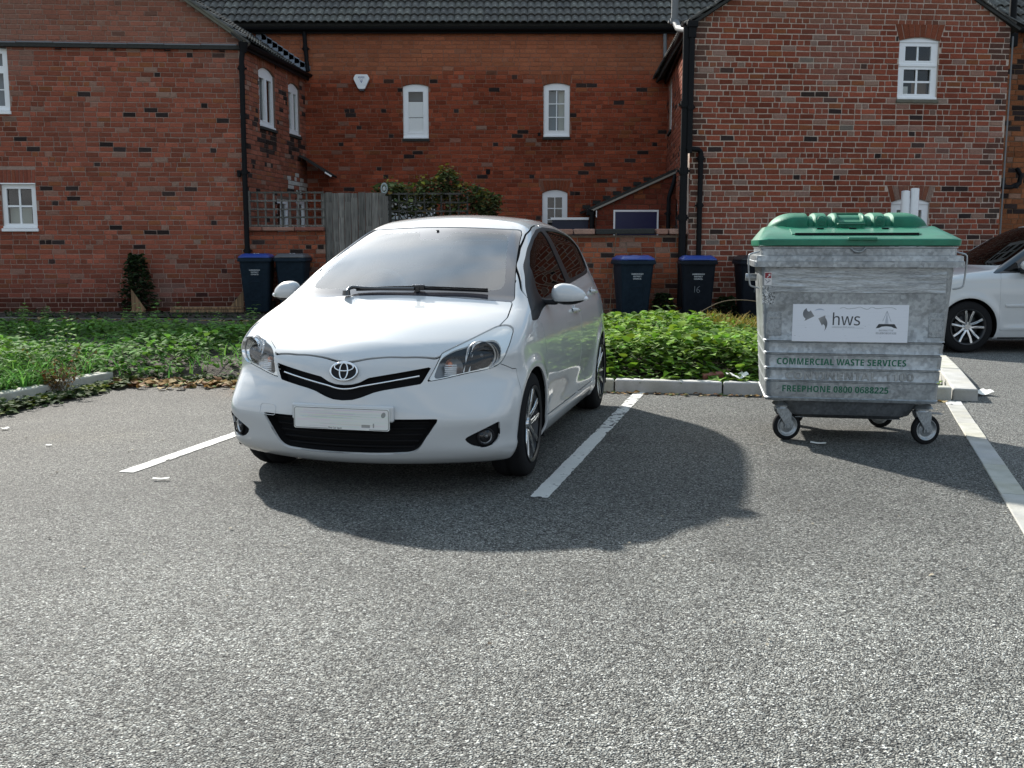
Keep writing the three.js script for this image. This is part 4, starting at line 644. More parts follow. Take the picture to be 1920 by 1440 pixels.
function wheel(parent, x, z, out, R, W, rimR, spokes, o = {}) {   // out = +1: outer face towards +x
  const g = new THREE.Group(); g.name = 'wheel'; g.position.set(x, R, z); g.rotation.y = out > 0 ? 0 : PI; g.rotation.x = (o.spin ?? .4); parent.add(g);
  const T = (pts, n = 56) => new THREE.LatheGeometry(pts.map((p) => new THREE.Vector2(p[0], p[1])), n).rotateZ(-PI / 2);   // lathe axis y -> x
  const h = W / 2;
  part('tyre', T([[rimR - .012, -h + .01], [rimR + .004, -h], [R - .05, -h + .0], [R - .018, -h + .008], [R - .005, -h + .03], [R, -h + .06], [R, -.012], [R - .008, -.010], [R - .008, .010], [R, .012], [R, h - .06], [R - .005, h - .03], [R - .018, h - .008], [R - .05, h], [rimR + .016, h + .002], [rimR + .006, h - .002], [rimR - .012, h - .02]]), M.rubber, g);
  const rm = new THREE.Group(); rm.name = 'rim'; g.add(rm);
  part('rim_barrel', T([[rimR - .012, -h + .02], [rimR - .03, -h + .03], [rimR - .04, 0], [rimR - .022, h - .05], [rimR - .014, h - .018], [rimR + .002, h - .008], [rimR + .008, h + .004], [rimR + .002, h + .007], [rimR - .012, h - .002]]), o.barrel ?? M.alloy, rm);
  part('brake_disc', [T([[.04, h - .10], [.135, h - .10], [.135, h - .075], [.04, h - .075]], 40), T([[0, h - .12], [rimR - .035, h - .12]], 40)], M.alloyDark, rm);
  const sp = [], dk = [];
  for (let k = 0; k < spokes; k++) for (const s of o.pair ?? [-1, 1]) {
    const a0 = k / spokes * TAU, wi = o.wi ?? .021, wo = o.wo ?? .024, off = (o.gap ?? .030) * s, L0 = .035, L1 = rimR - .008;
    const sh = shapeOf([[L0, off * .55 - wi / 2], [L1 * .6, off * .9 - wi / 2], [L1, off * 1.5 - wo / 2 + .004 * s], [L1, off * 1.5 + wo / 2 + .004 * s], [L1 * .6, off * .9 + wi / 2], [L0, off * .55 + wi / 2]]);
    const e = new THREE.ExtrudeGeometry(sh, { depth: .022, bevelEnabled: true, bevelThickness: .005, bevelSize: .005, bevelSegments: 2 });
    e.translate(0, 0, h - .045); const p = e.attributes.position; for (let i = 0; i < p.count; i++) { const rr = Math.hypot(p.getX(i), p.getY(i)); p.setZ(i, p.getZ(i) + .014 - .028 * Math.pow(clamp(1 - rr / rimR), 1.4) * (o.dish ?? 1) + ((o.twist ?? 0) * s * .004)); }
    e.rotateZ(a0); e.computeVertexNormals(); e.rotateY(PI / 2); (k % 1 === 0 ? sp : dk).push(e);
  }
  part('spokes', sp, o.face ?? M.alloy, rm);
  part('hub_cap', [cyl(.033, .038, .02, 24).rotateZ(-PI / 2).translate(h - .028, 0, 0), cyl(.06, .07, .03, 24).rotateZ(-PI / 2).translate(h - .052, 0, 0)], o.face ?? M.alloy, rm);
  const nuts = []; for (let k = 0; k < 5; k++) nuts.push(cyl(.008, .008, .014, 6).rotateZ(-PI / 2).translate(h - .033, .05 * Math.cos(k * TAU / 5 + .3), .05 * Math.sin(k * TAU / 5 + .3)));
  part('wheel_nuts', nuts, M.dull, rm);
  return g;
}

function yaris() {
  const F0 = prof([[.10, .55], [.155, .60], [.17, .66], [.2, .715], [.24, .745], [.3, .768], [.385, .778], [.45, .776], [.52, .766], [.56, .758], [.6, .748], [.66, .736], [.7, .724], [.74, .703], [.78, .67], [.9, .55]]);
  const mF = prof([[.1, .8], [.17, .82], [.24, .74], [.32, .78], [.43, .74], [.55, .98], [.62, 1.12], [.7, 1.1], [.76, 1], [.9, 1]]);
  const gx = (x) => .53 * x * x + (x > .78 ? 6 * (x - .78) ** 2 : 0);
  const F = (x, y) => F0(y) - mF(y) * gx(x);
  const h0 = prof([[-.6, 1.06], [-.3, 1.033], [-.15, 1.008], [0, .982], [.1, .962], [.2, .939], [.3, .914], [.4, .885], [.5, .851], [.6, .811], [.65, .785], [.7, .755], [.76, .705]]);
  const Hd = (x, z) => { const r = clamp((z + .15) / .7); return h0(z + .53 * x * x * r) - .045 * x * x - .3 * Math.max(0, x - .6) ** 2; };
  const Wy = prof([[.1, .77], [.17, .80], [.21, .822], [.25, .836], [.29, .836], [.4, .842], [.55, .8475], [.7, .8475], [.8, .841], [.88, .825], [.95, .797], [1.0, .772], [1.06, .742], [1.15, .706], [1.3, .642], [1.42, .588], [1.52, .54]]);
  const R0 = prof([[.1, 2.92], [.2, 2.98], [.35, 3.07], [.55, 3.09], [.72, 3.08], [.9, 3.05], [1.03, 3.01], [1.12, 2.97], [1.3, 2.86], [1.42, 2.76], [1.55, 2.6]]);
  const Rf = prof([[-3.0, 1.40], [-2.8, 1.432], [-2.6, 1.465], [-2.2, 1.508], [-1.8, 1.526], [-1.45, 1.523], [-1.2, 1.503], [-1.0, 1.470], [-.8, 1.42], [-.5, 1.32]]);
  const bump = (d, w) => Math.exp(-d * d / (w * w));
  const W = (y, z) => {
    let w = Wy(y); if (z > -.3) w -= .055 * Math.pow(clamp((z + .3) / 1.1), 2); if (z < -2.3) w -= .085 * Math.pow(clamp((-2.3 - z) / .8), 2);
    for (const zc of [0, -2.51]) { const d = Math.hypot(z - zc, y - .3); w += .012 * bump(d - .36, .045) * (y < .75 ? 1 : 0) * sstep(.75, .62, y); }
    const dz = sstep(-.3, -.6, z) * sstep(-2.2, -1.9, z);
    w -= .012 * dz * bump(y - (.39 - .05 * (z + 1.2)), .085);              // hollow low in the doors
    w += .006 * bump(y - (.905 + .05 * (-z)), .022) * sstep(-.5, -.9, z);  // shoulder line
    return w;
  };
  const ws = (x, y) => -.035 - (y - .995) * 2.02 + .03 * Math.sin(clamp((y - .95) / .5) * PI) - .24 * x * x;
  const body = (X, y, z) => {
    const x = Math.sqrt(X * X + 1e-6);
    const ff = (z - F(x, y)) / Math.sqrt(1 + (1.06 * x) ** 2), ft = (y - Hd(x, z)) / 1.08, rr = -z - R0(y) + .22 * x * x + (x > .62 ? 2.2 * (x - .62) ** 2 : 0);
    const fr = rr / Math.sqrt(1 + (.44 * x + (x > .62 ? 4.4 * (x - .62) : 0)) ** 2);
    const low = smax(smax(ff, ft, .045), fr, .06);
    const gw = (z - ws(x, y)) / 2.26, gr = (y - Rf(z) + .17 * x * x) / 1.02, gh = Math.max(smax(smax(gw, gr, .07), fr, .10), .90 - y);
    const core = smin(low, gh, .03), k = lerp(lerp(.075, .13, sstep(1.1, 1.35, y)), .12, sstep(.1, .5, z) * sstep(.85, .6, y));
    const fs = (x - W(y, z)) / (y > .95 ? 1.09 : 1.01);
    return smax(smax(core, fs, k), .150 - y + .03 * sstep(.4, .75, z) * 0, .03);
  };
  const onto = surfacer(body);
  let skin = tri(body, [-.9, .12, -3.13], [.9, 1.56, .82], .0135);
  const cut = (m, f) => split(m, f, onto);
  const inBoth = (sdf, cond) => (x, y, z) => Math.max(sdf(Math.abs(x), y, z), cond ? cond(Math.abs(x), y, z) : -1);
  const car = thing('parked_car', 'white five-door hatchback parked nose-out in the marked bay, facing the viewer', 'car', [-.693, 0, -5.997], -.239);
  const G = .0036;                                     // half a shut line
  const put = (name, m, mat, depth = .014, parent = car) => m.I.length ? part(name, toGeo(depth ? rim(m, depth) : m), mat, parent) : null;
  const take = (f) => { const [a, b] = cut(skin, f); skin = b; return a; };
  const shrink = (m, f, g = G) => cut(m, (x, y, z) => f(x, y, z) + g)[0];
  const grow = (f, g = G) => (x, y, z) => f(x, y, z) - g;
  // wheel openings and the inner shell that closes every gap
  const arch = (x, y, z) => x * x < .2 ? .3 : Math.min(Math.hypot(z, y - .29), Math.hypot(z + 2.51, y - .29)) - .342;
  take(arch);
  const dlo = polySDF(roundPoly([[-.055, .885, .012], [-.30, 1.055], [-.52, 1.185], [-.80, 1.292], [-1.05, 1.368], [-1.30, 1.418], [-1.60, 1.440], [-2.0, 1.432], [-2.35, 1.405, .08], [-2.56, 1.345, .10], [-2.66, 1.20], [-2.62, 1.105, .05], [-2.3, 1.080], [-1.6, 1.042], [-.9, .985], [-.42, .935], [-.20, .885, .02]], .06));
  const side = (sdf, xmin = .5) => (x, y, z) => Math.max(sdf(z, y), xmin - Math.abs(x));
  const dloF = side(dlo, .45);
  const wsP = polySDF(roundPoly([[-.700, .985, .03], [0, 1.032, .5], [.700, .985, .03], [.535, 1.414, .035], [0, 1.438, .8], [-.535, 1.414, .035]], .05, 8));
  const wsF = (x, y, z) => Math.max(wsP(x, y), -1.15 - z, z - .05);
  const rwP = polySDF(roundPoly([[-.57, 1.08], [.57, 1.08], [.47, 1.36], [-.47, 1.36]], .07));
  const rwF = (x, y, z) => Math.max(rwP(x, y), z + 2.3);
  const liner = shifted(skin, -.018);
  let inner = liner; for (const f of [grow(wsF, -.045), grow(dloF, -.02), rwF]) inner = split(inner, f)[1];
  inner = split(inner, (x, y, z) => Math.max(polySDFcache(x, y), .35 - z))[1];
  part('inner_shell', toGeo(inner), M.gap, car);

  // windscreen
  const wsAll = take(wsF), wsSet = shrink(wsAll, wsF, .004);
  const frit = roundPoly([[-.615, 1.052], [.615, 1.052], [.478, 1.386], [.12, 1.398, .01], [.085, 1.352, .02], [-.085, 1.352, .02], [-.12, 1.398, .01], [-.478, 1.386]], .06, 6);
  const [pane, band] = cut(wsSet, (x, y) => polySDF(frit)(x, y));
  const wscreen = put('windscreen', shifted(pane, -.003), M.glass, 0);
  put('windscreen_border', shifted(band, -.003), M.fritM ?? (M.fritM = phy({ color: lin(.05, .048, .055), roughness: .12, clearcoat: 1, clearcoatRoughness: .02 })), .01, wscreen);
  const rw = take(rwF); put('rear_window', shifted(shrink(rw, rwF, .004), -.003), M.tint, .008);
  // side glass
  const dl = take(dloF);
  const panes = [roundPoly([[-.49, 1.02], [-.60, 1.19], [-.80, 1.272], [-1.05, 1.348], [-1.30, 1.398], [-1.435, 1.412, .02], [-1.50, 1.06, .015], [-.9, 1.012], [-.56, .985]], .03), roundPoly([[-1.56, 1.415, .02], [-2.0, 1.410], [-2.33, 1.384], [-2.52, 1.330, .09], [-2.61, 1.20], [-2.58, 1.125, .04], [-2.3, 1.104], [-1.66, 1.070, .015]], .03)];
  let frame = dl; const glassSides = [];
  for (const p of panes) { const s = polySDF(p); let g; [g, frame] = cut(frame, (x, y, z) => s(z, y)); glassSides.push(g); }
  const [frL, frR] = split(shifted(frame, -.002), (x) => x);
  const trimL = put('window_trim', frL, M.black, .012), trimR = put('window_trim', frR, M.black, .012);
  for (const g of glassSides) { const [l, r] = split(shifted(g, -.007), (x) => x); put('side_window', l, M.tint, 0); put('side_window', r, M.tint, 0); }

  // nose openings (front view)
  const front = (sdf, zmin = .3) => (x, y, z) => Math.max(sdf(x, y), zmin - z);
  const grP = [[.437, .689], [.131, .636], [.085, .612], [.045, .601], [0, .598]], grQ = [[0, .519], [.055, .523], [.10, .536], [.165, .562], [.21, .573], [.393, .603]];
  const grille = polySDF([...grP, ...mirrorX(grP).slice(1), ...mirrorX(grQ).slice(0, -1), ...grQ.slice(0)].filter((p, i, a) => i === 0 || p[0] !== a[i - 1][0] || p[1] !== a[i - 1][1]));
  const low = polySDF(roundPoly([[.495, .428, .02], [.375, .246, .05], [.2, .236, .2], [-.2, .236, .2], [-.375, .246, .05], [-.495, .428, .02]], .05, 6));
  const fogP = roundPoly([[.606, .318, .02], [.775, .404, .015], [.768, .292, .06], [.70, .262, .05], [.640, .280, .04]], .03, 5), fog = polySDF(fogP);
  const hlP = roundPoly([[.416, .611, .008], [.450, .680, .08], [.468, .735, .02], [.470, .757, .01], [.582, .818, .2], [.690, .882, .05], [.742, .882, .04], [.776, .862, .03], [.784, .800, .08], [.772, .722, .06], [.744, .682, .05], [.690, .661, .1], [.601, .647, .1], [.503, .625, .1]], .05, 5), hl = polySDF(hlP);
  const plateP = polySDF(roundPoly([[-.279, .489], [.279, .489], [.279, .418], [-.279, .418]], .018));
  const deep = (m, d) => shifted(m, -d);
  const bumperParts = [];
  for (const [nm, sdf, d] of [['grille', grille, .05], ['lower_grille', low, .07]]) {
    const f = front(sdf), hole = take(f), back = deep(hole, d);
    const g = part(nm, toGeo(back), M.gap, car); bumperParts.push([nm, hole, g]);
    const e = nm === 'grille' ? d : .014; part(nm + '_surround', toGeo(rim(hole, e, { P: [], N: [], I: [] })), nm === 'grille' ? M.gloss : M.paint, g); if (e < d) part(nm + '_duct', toGeo(rim(shifted(hole, -e), d - e, { P: [], N: [], I: [] })), M.gap, g);
  }
  // bars inside the lower opening, chrome bar in the upper
  { const bars = []; for (const y of [.272, .305, .338, .371, .404]) { const w = .345 + (y - .25) * .58, pts = []; for (let i = 0; i <= 16; i++) { const x = lerp(-w, w, i / 16); pts.push([x, y, F(Math.abs(x), y) - .055]); } bars.push(tube(pts, .006, 24, 6)); } part('grille_bars', bars, M.gap, bumperParts[1][2]); }
  { const pts = []; for (let i = 0; i <= 28; i++) { const x = lerp(-.378, .378, i / 28), a = Math.abs(x), y = a > .085 ? .590 + (a - .085) * .178 : .576 + .014 * (a / .085) ** 2; pts.push([x, y, F(a, y) - .010]); } const t = tube(pts, .0055, 60, 8); part('chrome_bar', t, M.chrome, bumperParts[0][2]); }
  // headlights
  const hlF = (x, y, z) => Math.max(hl(Math.abs(x), y), .0 - z), hlAll = take(hlF), hlSet = shrink(hlAll, hlF, .004);
  const dark = polySDF(roundPoly([[.445, .622], [.478, .735, .03], [.52, .768, .03], [.70, .822, .06], [.752, .775, .06], [.752, .70, .05], [.69, .672], [.55, .645]], .03, 5));
  for (const s of [-1, 1]) {
    const one = split(hlSet, (x) => -s * x)[0];
    const g = put('headlight', shifted(one, 0), M.lens, 0); g.name = 'headlight';
    const [bowl, shell] = split(one, (x, y) => dark(Math.abs(x), y));
    part('lamp_bezel', toGeo(rim(shifted(shell, -.006), .03)), M.bezel ?? (M.bezel = phy({ color: lin(.72, .72, .70), roughness: .22, metalness: .15, clearcoat: 1 })), g);
    part('lamp_housing', toGeo(shifted(bowl, -.050)), M.lampGrey, g);
    const at = (x, y, d) => [s * x, y, F(x, y) - d];
    const bowlG = (x, y, r, dep, d) => { const q = new THREE.LatheGeometry(Array.from({ length: 9 }, (_, i) => new THREE.Vector2(r * Math.sqrt(i / 8) + .001, dep * i / 8)), 28).rotateX(PI / 2); const c = at(x, y, d); return q.rotateY(s * .42).translate(c[0], c[1], c[2] - dep); };
    const refl = [bowlG(.655, .735, .074, .055, .012)], r2 = [bowlG(.520, .682, .048, .04, .012)];
    part('reflector', refl, M.chrome, g); part('reflector', r2, M.dull, g);
    const fac = []; for (let i = 0; i < 7; i++) { const a = i / 7 * TAU + .4, c = at(.655 + .048 * Math.cos(a), .735 + .048 * Math.sin(a), .045); fac.push(new THREE.BoxGeometry(.022, .034, .004).rotateZ(a).rotateY(s * (.5 + .5 * Math.cos(a * 2))).rotateX(.5 * Math.sin(a * 3)).translate(...c)); }
    part('reflector_facets', fac, M.chrome, g);
    const b1 = at(.655, .733, .03); part('bulb', [new THREE.SphereGeometry(.013, 14, 10).translate(...b1), cyl(.009, .009, .04, 12).rotateX(PI / 2).translate(b1[0], b1[1], b1[2] - .02)], M.gloss, g);
    const ring = at(.655, .735, .018); part('lamp_ring', new THREE.TorusGeometry(.076, .0045, 8, 36).rotateY(s * .42).translate(ring[0], ring[1], ring[2]), M.dull, g);
    const b2 = at(.512, .695, .028); part('indicator', [new THREE.SphereGeometry(.015, 14, 10).scale(1, 1.1, .7).translate(...b2)], M.amber, g);
    const ribs = []; for (let i = 0; i < 6; i++) { const c = at(.520, .642 + i * .010, .016); ribs.push(new THREE.BoxGeometry(.062, .0045, .004).rotateY(s * .42).translate(...c)); } part('lens_ribs', ribs, M.lens2 ?? (M.lens2 = phy({ color: lin(.75, .76, .78), roughness: .15, clearcoat: 1 })), g);
    const pil = []; for (const [x0, y0, x1, y1] of [[.574, .650, .592, .790], [.600, .652, .612, .795]]) { const a = at(x0, y0, .03), b = at(x1, y1, .03); pil.push(tube([a, [(a[0] + b[0]) / 2, (a[1] + b[1]) / 2, (a[2] + b[2]) / 2 + .008], b], .008, 12, 8)); } part('lamp_pillar', pil, M.dull, g);
  }
  // fog lamps
  const fogF = (x, y, z) => Math.max(fog(Math.abs(x), y), .2 - z), fogAll = take(fogF);
  for (const s of [-1, 1]) {
    const one = split(fogAll, (x) => -s * x)[0], g = part('fog_light', toGeo(shifted(one, -.028)), M.black, car);
    part('fog_surround', toGeo(rim(one, .03, { P: [], N: [], I: [] })), M.black, g);
    const c = [s * .706, .323, F(.706, .323) - .016], L = new THREE.LatheGeometry(Array.from({ length: 8 }, (_, i) => new THREE.Vector2(.040 * Math.sqrt(i / 7) + .0005, .034 * i / 7 - .034)), 24).rotateX(PI / 2).rotateY(s * .62);
    part('fog_reflector', L.translate(...c), M.fogM ?? (M.fogM = std({ color: lin(.8, .8, .8), metalness: .6, roughness: .3 })), g);
    part('fog_lens', new THREE.SphereGeometry(.055, 24, 10, 0, TAU, 0, .82).rotateX(PI / 2).translate(0, 0, -.037).rotateY(s * .62).translate(...c), M.lens, g);
    part('fog_ring', new THREE.TorusGeometry(.042, .006, 8, 28).rotateY(s * .62).translate(...c), M.black, g);
    part('fog_bulb', new THREE.SphereGeometry(.010, 10, 8).translate(c[0], c[1], c[2] - .012), M.lampGrey, g);
  }
  // bonnet
  const bonP = polySDF(roundPoly([[0, .718], [.06, .711], [.116, .697], [.165, .685], [.30, .648], [.455, .588], [.478, .560, .02], [.60, .40, .1], [.690, .252, .05], [.712, .10], [.690, -.11, .02], [.3, -.215, .3], [0, -.235, .3], [-.3, -.215, .3], [-.690, -.11, .02], [-.712, .10], [-.690, .252, .05], [-.60, .40, .1], [-.478, .560, .02], [-.455, .588], [-.30, .648], [-.165, .685], [-.116, .697], [-.06, .711]], .02, 4));
  const bonF = (x, y, z) => Math.max(bonP(x, z), .65 - y);
  const bon = take(grow(bonF)); put('bonnet', shrink(bon, bonF), M.paint, .02);
  // cowl between bonnet and glass
  const cowF = (x, y, z) => Math.max(Math.abs(x) - .66, -.34 - z, z + .13, .98 - y); { const c = take(cowF); put('cowl', shifted(c, -.014), M.black, 0); }
  // doors
  const fd = side(polySDF(roundPoly([[-.205, .93], [-.30, .75], [-.352, .60], [-.352, .285], [-1.46, .285], [-1.53, .55], [-1.56, .9], [-1.56, 1.03], [-1.50, 1.455], [-1.28, 1.435], [-1.0, 1.382], [-.76, 1.302], [-.5, 1.196], [-.24, 1.035]], .04)));
  const rd = side(polySDF(roundPoly([[-1.46, .285], [-2.08, .285], [-2.18, .42], [-2.32, .60], [-2.48, .72], [-2.64, .80], [-2.68, 1.06], [-2.70, 1.23], [-2.60, 1.365], [-2.36, 1.425], [-2.0, 1.452], [-1.6, 1.458], [-1.50, 1.455], [-1.56, 1.03], [-1.56, .9], [-1.53, .55]], .04)));
  const doors = [];
  for (const [nm, f] of [['front_door', fd], ['rear_door', rd]]) { const d = shrink(take(grow(f)), f); const [l, r] = split(d, (x) => x); for (const [q, s] of [[l, -1], [r, 1]]) { const m = put(nm, q, M.paint, .012); doors.push([m, s, nm]); } }
  for (const [m, s, nm] of doors) {
    const z = nm === 'front_door' ? -1.36 : -2.30, y = nm === 'front_door' ? .868 : .955, w = W(y, z);
    const pts = [[s * (w - .004), y + .004, z + .085], [s * (w + .022), y + .006, z + .05], [s * (w + .026), y, z - .03], [s * (w + .004), y - .004, z - .085]];
    part('door_handle', tube(pts, .013, 20, 10).scale(1, 1, 1), M.paint, m); 
    part('handle_recess', new THREE.SphereGeometry(.052, 20, 10).scale(.12, .8, 1.1).translate(s * (w - .001), y - .006, z), M.handleBack ?? (M.handleBack = phy({ color: lin(.60, .61, .61), roughness: .4, clearcoat: 1 })), m);
  }
  // front wings and bumper: the rest of the nose, parted by the seam under the headlights
  const seam = (x, y, z) => { const a = Math.abs(x); return Math.max(.30 - z, y - (z < .40 ? lerp(.655, .690, clamp((z - .33) / .07)) : 1.3)); };
  const bmp = shrink(take(grow(seam, .002)), seam, .002); put('front_bumper', bmp, M.paint, .012);
  const wing = (x, y, z) => Math.max(-.36 - z, .52 - Math.abs(x), y - 1.02 + .0 * z);
  { const w = take(grow(wing, .0)); const [l, r] = split(w, (x) => x); put('front_wing', l, M.paint, .012); put('front_wing', r, M.paint, .012); }
  const tail = (x, y, z) => z + 2.62 + .0 * y, rb = (x, y, z) => Math.max(z + 2.62, y - .56);
  { const t = shrink(take(grow(rb)), rb); put('rear_bumper', t, M.paint, .012); }
  const tl = polySDF(roundPoly([[.60, .80], [.86, .80], [.86, 1.05], [.72, 1.06], [.62, .95]], .04)), tlF = (x, y, z) => Math.max(tl(Math.abs(x), y), z + 2.72);
  { const t = shrink(take(grow(tlF)), tlF); const [l, r] = split(t, (x) => x); put('tail_light', l, M.red, .012); put('tail_light', r, M.red, .012); }
  const hatch = (x, y, z) => Math.max(z + 2.70, Math.abs(x) - .62); { const t = shrink(take(grow(hatch)), hatch); put('tailgate', t, M.paint, .012); }
  const under = (x, y, z) => y - .168; put('underbody', take(under), M.black, 0);
  put('body_shell', skin, M.paint, .012);

  // number plate (its characters are smeared out in the photograph)
  const plateTex = canvasTex(1024, 224, (c, w, h) => {
    c.fillStyle = '#d9d9d5'; c.fillRect(0, 0, w, h); const r = mulberry(5);
    for (let i = 0; i < 90; i++) { c.fillStyle = `rgba(${120 + r() * 110},${120 + r() * 110},${118 + r() * 105},${.05 + r() * .10})`; const y = 14 + r() * (h - 40); c.fillRect(30 + r() * 500, y, 120 + r() * 560, 2 + r() * 9); }
    c.strokeStyle = '#3a3a3c'; c.lineWidth = 5; c.beginPath(); c.roundRect(9, 9, w - 18, h - 18, 22); c.stroke();
    c.fillStyle = '#d9d9d5'; c.fillRect(370, h - 16, 440, 12); c.fillStyle = '#1a1a24'; c.font = 'bold 24px sans-serif'; c.fillText('The Car Spot', 372, h - 7);
    c.fillStyle = 'rgba(60,62,60,.45)'; c.fillRect(730, h - 58, 90, 30); c.fillRect(850, h - 74, 14, 44); c.fillStyle = 'rgba(70,72,72,.55)'; c.beginPath(); c.ellipse(962, 62, 22, 30, .5, 0, 7); c.fill();
  });
  { const g = new THREE.ExtrudeGeometry(shapeOf(roundPoly([[-.262, -.056], [.262, -.056], [.262, .056], [-.262, .056]], .012)), { depth: .006, bevelEnabled: true, bevelSize: .001, bevelThickness: .001, bevelSegments: 1 }); setUV(g, (x, y) => [x / .526 + .5, y / .114 + .5]);
    const p = part('number_plate', g, phy({ map: plateTex, roughness: .3, clearcoat: .6 }), car); p.position.set(0, .428, .782); p.rotation.x = -.02;
    const h = part('plate_holder', rbox(.56, .085, .03, .012, 0, .457, .765), M.paint, car); }
  // badge: three ellipses in chrome on black
  { const bad = new THREE.Group(); bad.name = 'badge'; bad.position.set(.002, .667, F(0, .667) + .004); bad.rotation.x = -.26; car.add(bad);
    const ell = (rx, ry, r, cy = 0, z = 0, n = 48) => { const pts = []; for (let i = 0; i < n; i++) { const a = i / n * TAU; pts.push(V(rx * Math.cos(a), cy + ry * Math.sin(a), z)); } return new THREE.TubeGeometry(new THREE.CatmullRomCurve3(pts, true), 72, r, 8, true); };
    part('badge_back', cyl(1, 1, .008, 48).rotateX(PI / 2).scale(.076, .049, 1), M.black, bad);
    part('badge_rings', [ell(.073, .047, .0052, 0, .006), ell(.022, .043, .0042, 0, .008), ell(.052, .0205, .0042, .0215, .008)], M.chrome, bad); }
  { const A = roundPoly([[-.515, .418], [-.405, .418], [-.405, .475], [-.515, .475]], .022, 4).map(([x, y]) => [x, y, F(Math.abs(x), y) + .001]); A.push(A[0]); part('tow_eye_cover', tube(A, .0018, 60, 5), M.handleBack, car); }
  // tow-eye cover, wiper, mirrors, aerial
  { const z0 = (x, y) => ws(Math.abs(x), y); const arm = [[-.315, 1.035, z0(.315, 1.035) + .055], [-.30, 1.062, z0(.3, 1.06) + .05], [-.18, 1.058, z0(.18, 1.055) + .045], [.10, 1.058, z0(.1, 1.056) + .042]];
    const blade = [[-.27, 1.048, z0(.27, 1.045) + .022], [.10, 1.058, z0(.1, 1.055) + .024], [.53, 1.046, z0(.53, 1.043) + .022]];
    const wp = part('wiper', tube(arm, .011, 30, 8), M.gloss, car); part('wiper_blade', [tube(blade, .008, 40, 6), tube(blade.map((p) => [p[0], p[1] + .012, p[2] + .004]), .005, 40, 6)], M.rubber, wp);
    part('wiper_joint', [rbox(.075, .034, .03, .008, .12, 1.066, z0(.12, 1.064) + .04), rbox(.03, .045, .028, .008, .115, 1.060, z0(.115, 1.06) + .04)], M.gloss, wp); part('wiper_pivot', cyl(.022, .026, .03, 16, -.315, 1.032, z0(.315, 1.03) + .05), M.gloss, wp); }
  for (const s of [-1, 1]) {
    const g = new THREE.Group(); g.name = 'door_mirror'; g.position.set(s * .80, .985, -.545); car.add(g);
    const cap = new THREE.SphereGeometry(1, 40, 28); const p = cap.attributes.position;
    for (let i = 0; i < p.count; i++) { let x = p.getX(i), y = p.getY(i), z = p.getZ(i); const t = (x + 1) / 2; z = z < 0 ? z * .25 : z * (1 - .25 * t); const tap = 1 - .30 * sstep(.35, 1, t); y = Math.sign(y) * Math.pow(Math.abs(y), .82) * tap; x = Math.sign(x) * Math.pow(Math.abs(x), .78); if (y < 0) y *= .80; p.setXYZ(i, s * (.135 + x * .105), .030 + y * .075 - .018 * t, z * .075 - .045 * t * t); }
    cap.computeVertexNormals(); if (s < 0) cap.index.array.reverse(), cap.computeVertexNormals();
    const cm = { P: [...cap.attributes.position.array], N: [...cap.attributes.normal.array], I: [...cap.index.array] };
    const [lowM, topM] = split(cm, (x, y) => y - (-.012 + .10 * Math.max(0, Math.abs(x) - .16))), uv0 = (x, y, z) => [x, y];
    part('mirror_cap', toGeo(topM, uv0), M.paint, g); part('mirror_base', toGeo(shifted(lowM, -.002), uv0), M.black, g);
    part('mirror_indicator', new THREE.SphereGeometry(.022, 16, 10).scale(1.1, .7, 1).translate(s * .228, .004, -.035), M.lens2, g);
    part('mirror_arm', [rbox(.10, .035, .06, .015, s * .02, -.018, -.01), rbox(.03, .05, .09, .012, s * -.03, -.02, .0)], M.black, g);
    part('mirror_glass', new THREE.CircleGeometry(1, 28).scale(.088, .055, 1).rotateY(PI).translate(s * .135, .022, -.058), M.chrome, g);
  }
  // wheels and arch liners
  for (const z of [0, -2.51]) for (const s of [-1, 1]) wheel(car, s * .738, z, s, .303, .196, .212, 5, { spin: z ? 1.0 : .35, gap: .034, wi: .02, wo: .03, face: M.alloy, barrel: M.alloyDark });
  { const ls = []; for (const z of [0, -2.51]) for (const s of [-1, 1]) { const c = new THREE.CylinderGeometry(.352, .352, .42, 32, 1, true, -.35, PI + .7).rotateZ(PI / 2).rotateX(0); c.translate(s * .62, .29, z); ls.push(c); ls.push(new THREE.CircleGeometry(.352, 24, -.3, PI + .6).rotateY(s * PI / 2).translate(s * .42, .29, z)); } part('arch_liners', ls, M.gap, car); }
  part('floor', box(1.5, .05, 2.6, 0, .19, -1.26), M.gap, car);
  // interior: dashboard, wheel on the right-hand side, seats, mirror
  part('dashboard', [rbox(1.36, .16, .5, .06, 0, .94, -.42, 3), rbox(1.30, .3, .3, .08, 0, .80, -.5, 3)], M.trim, car);
  { const st = part('steering_wheel', new THREE.TorusGeometry(.18, .016, 10, 36).rotateX(-.45).translate(-.36, .98, -.74), M.seat, car); part('steering_hub', [rbox(.12, .11, .05, .02, -.36, .98, -.72), rbox(.32, .035, .02, .01, -.36, .985, -.735)], M.seat, st); }
  const seat = (x, z) => { const g = new THREE.Group(); g.name = 'seat'; g.position.set(x, 0, z); car.add(g); part('seat_base', rbox(.50, .16, .52, .06, 0, .50, 0, 3), M.seat, g); const b = rbox(.48, .62, .14, .06, 0, .32, 0, 3).rotateX(-.22); part('backrest', b.translate(0, .52, -.22), M.seat, g); part('headrest', rbox(.26, .18, .10, .045, 0, 1.26, -.40, 3), M.seat, g); };
  seat(-.36, -1.28); seat(.36, -1.28); { const g = new THREE.Group(); g.name = 'rear_seat'; car.add(g); part('backrest', rbox(1.2, .6, .15, .06, 0, .82, -2.35, 3), M.seat, g); for (const x of [-.4, .4]) part('headrest', rbox(.25, .16, .09, .04, x, 1.2, -2.38, 3), M.seat, g); }
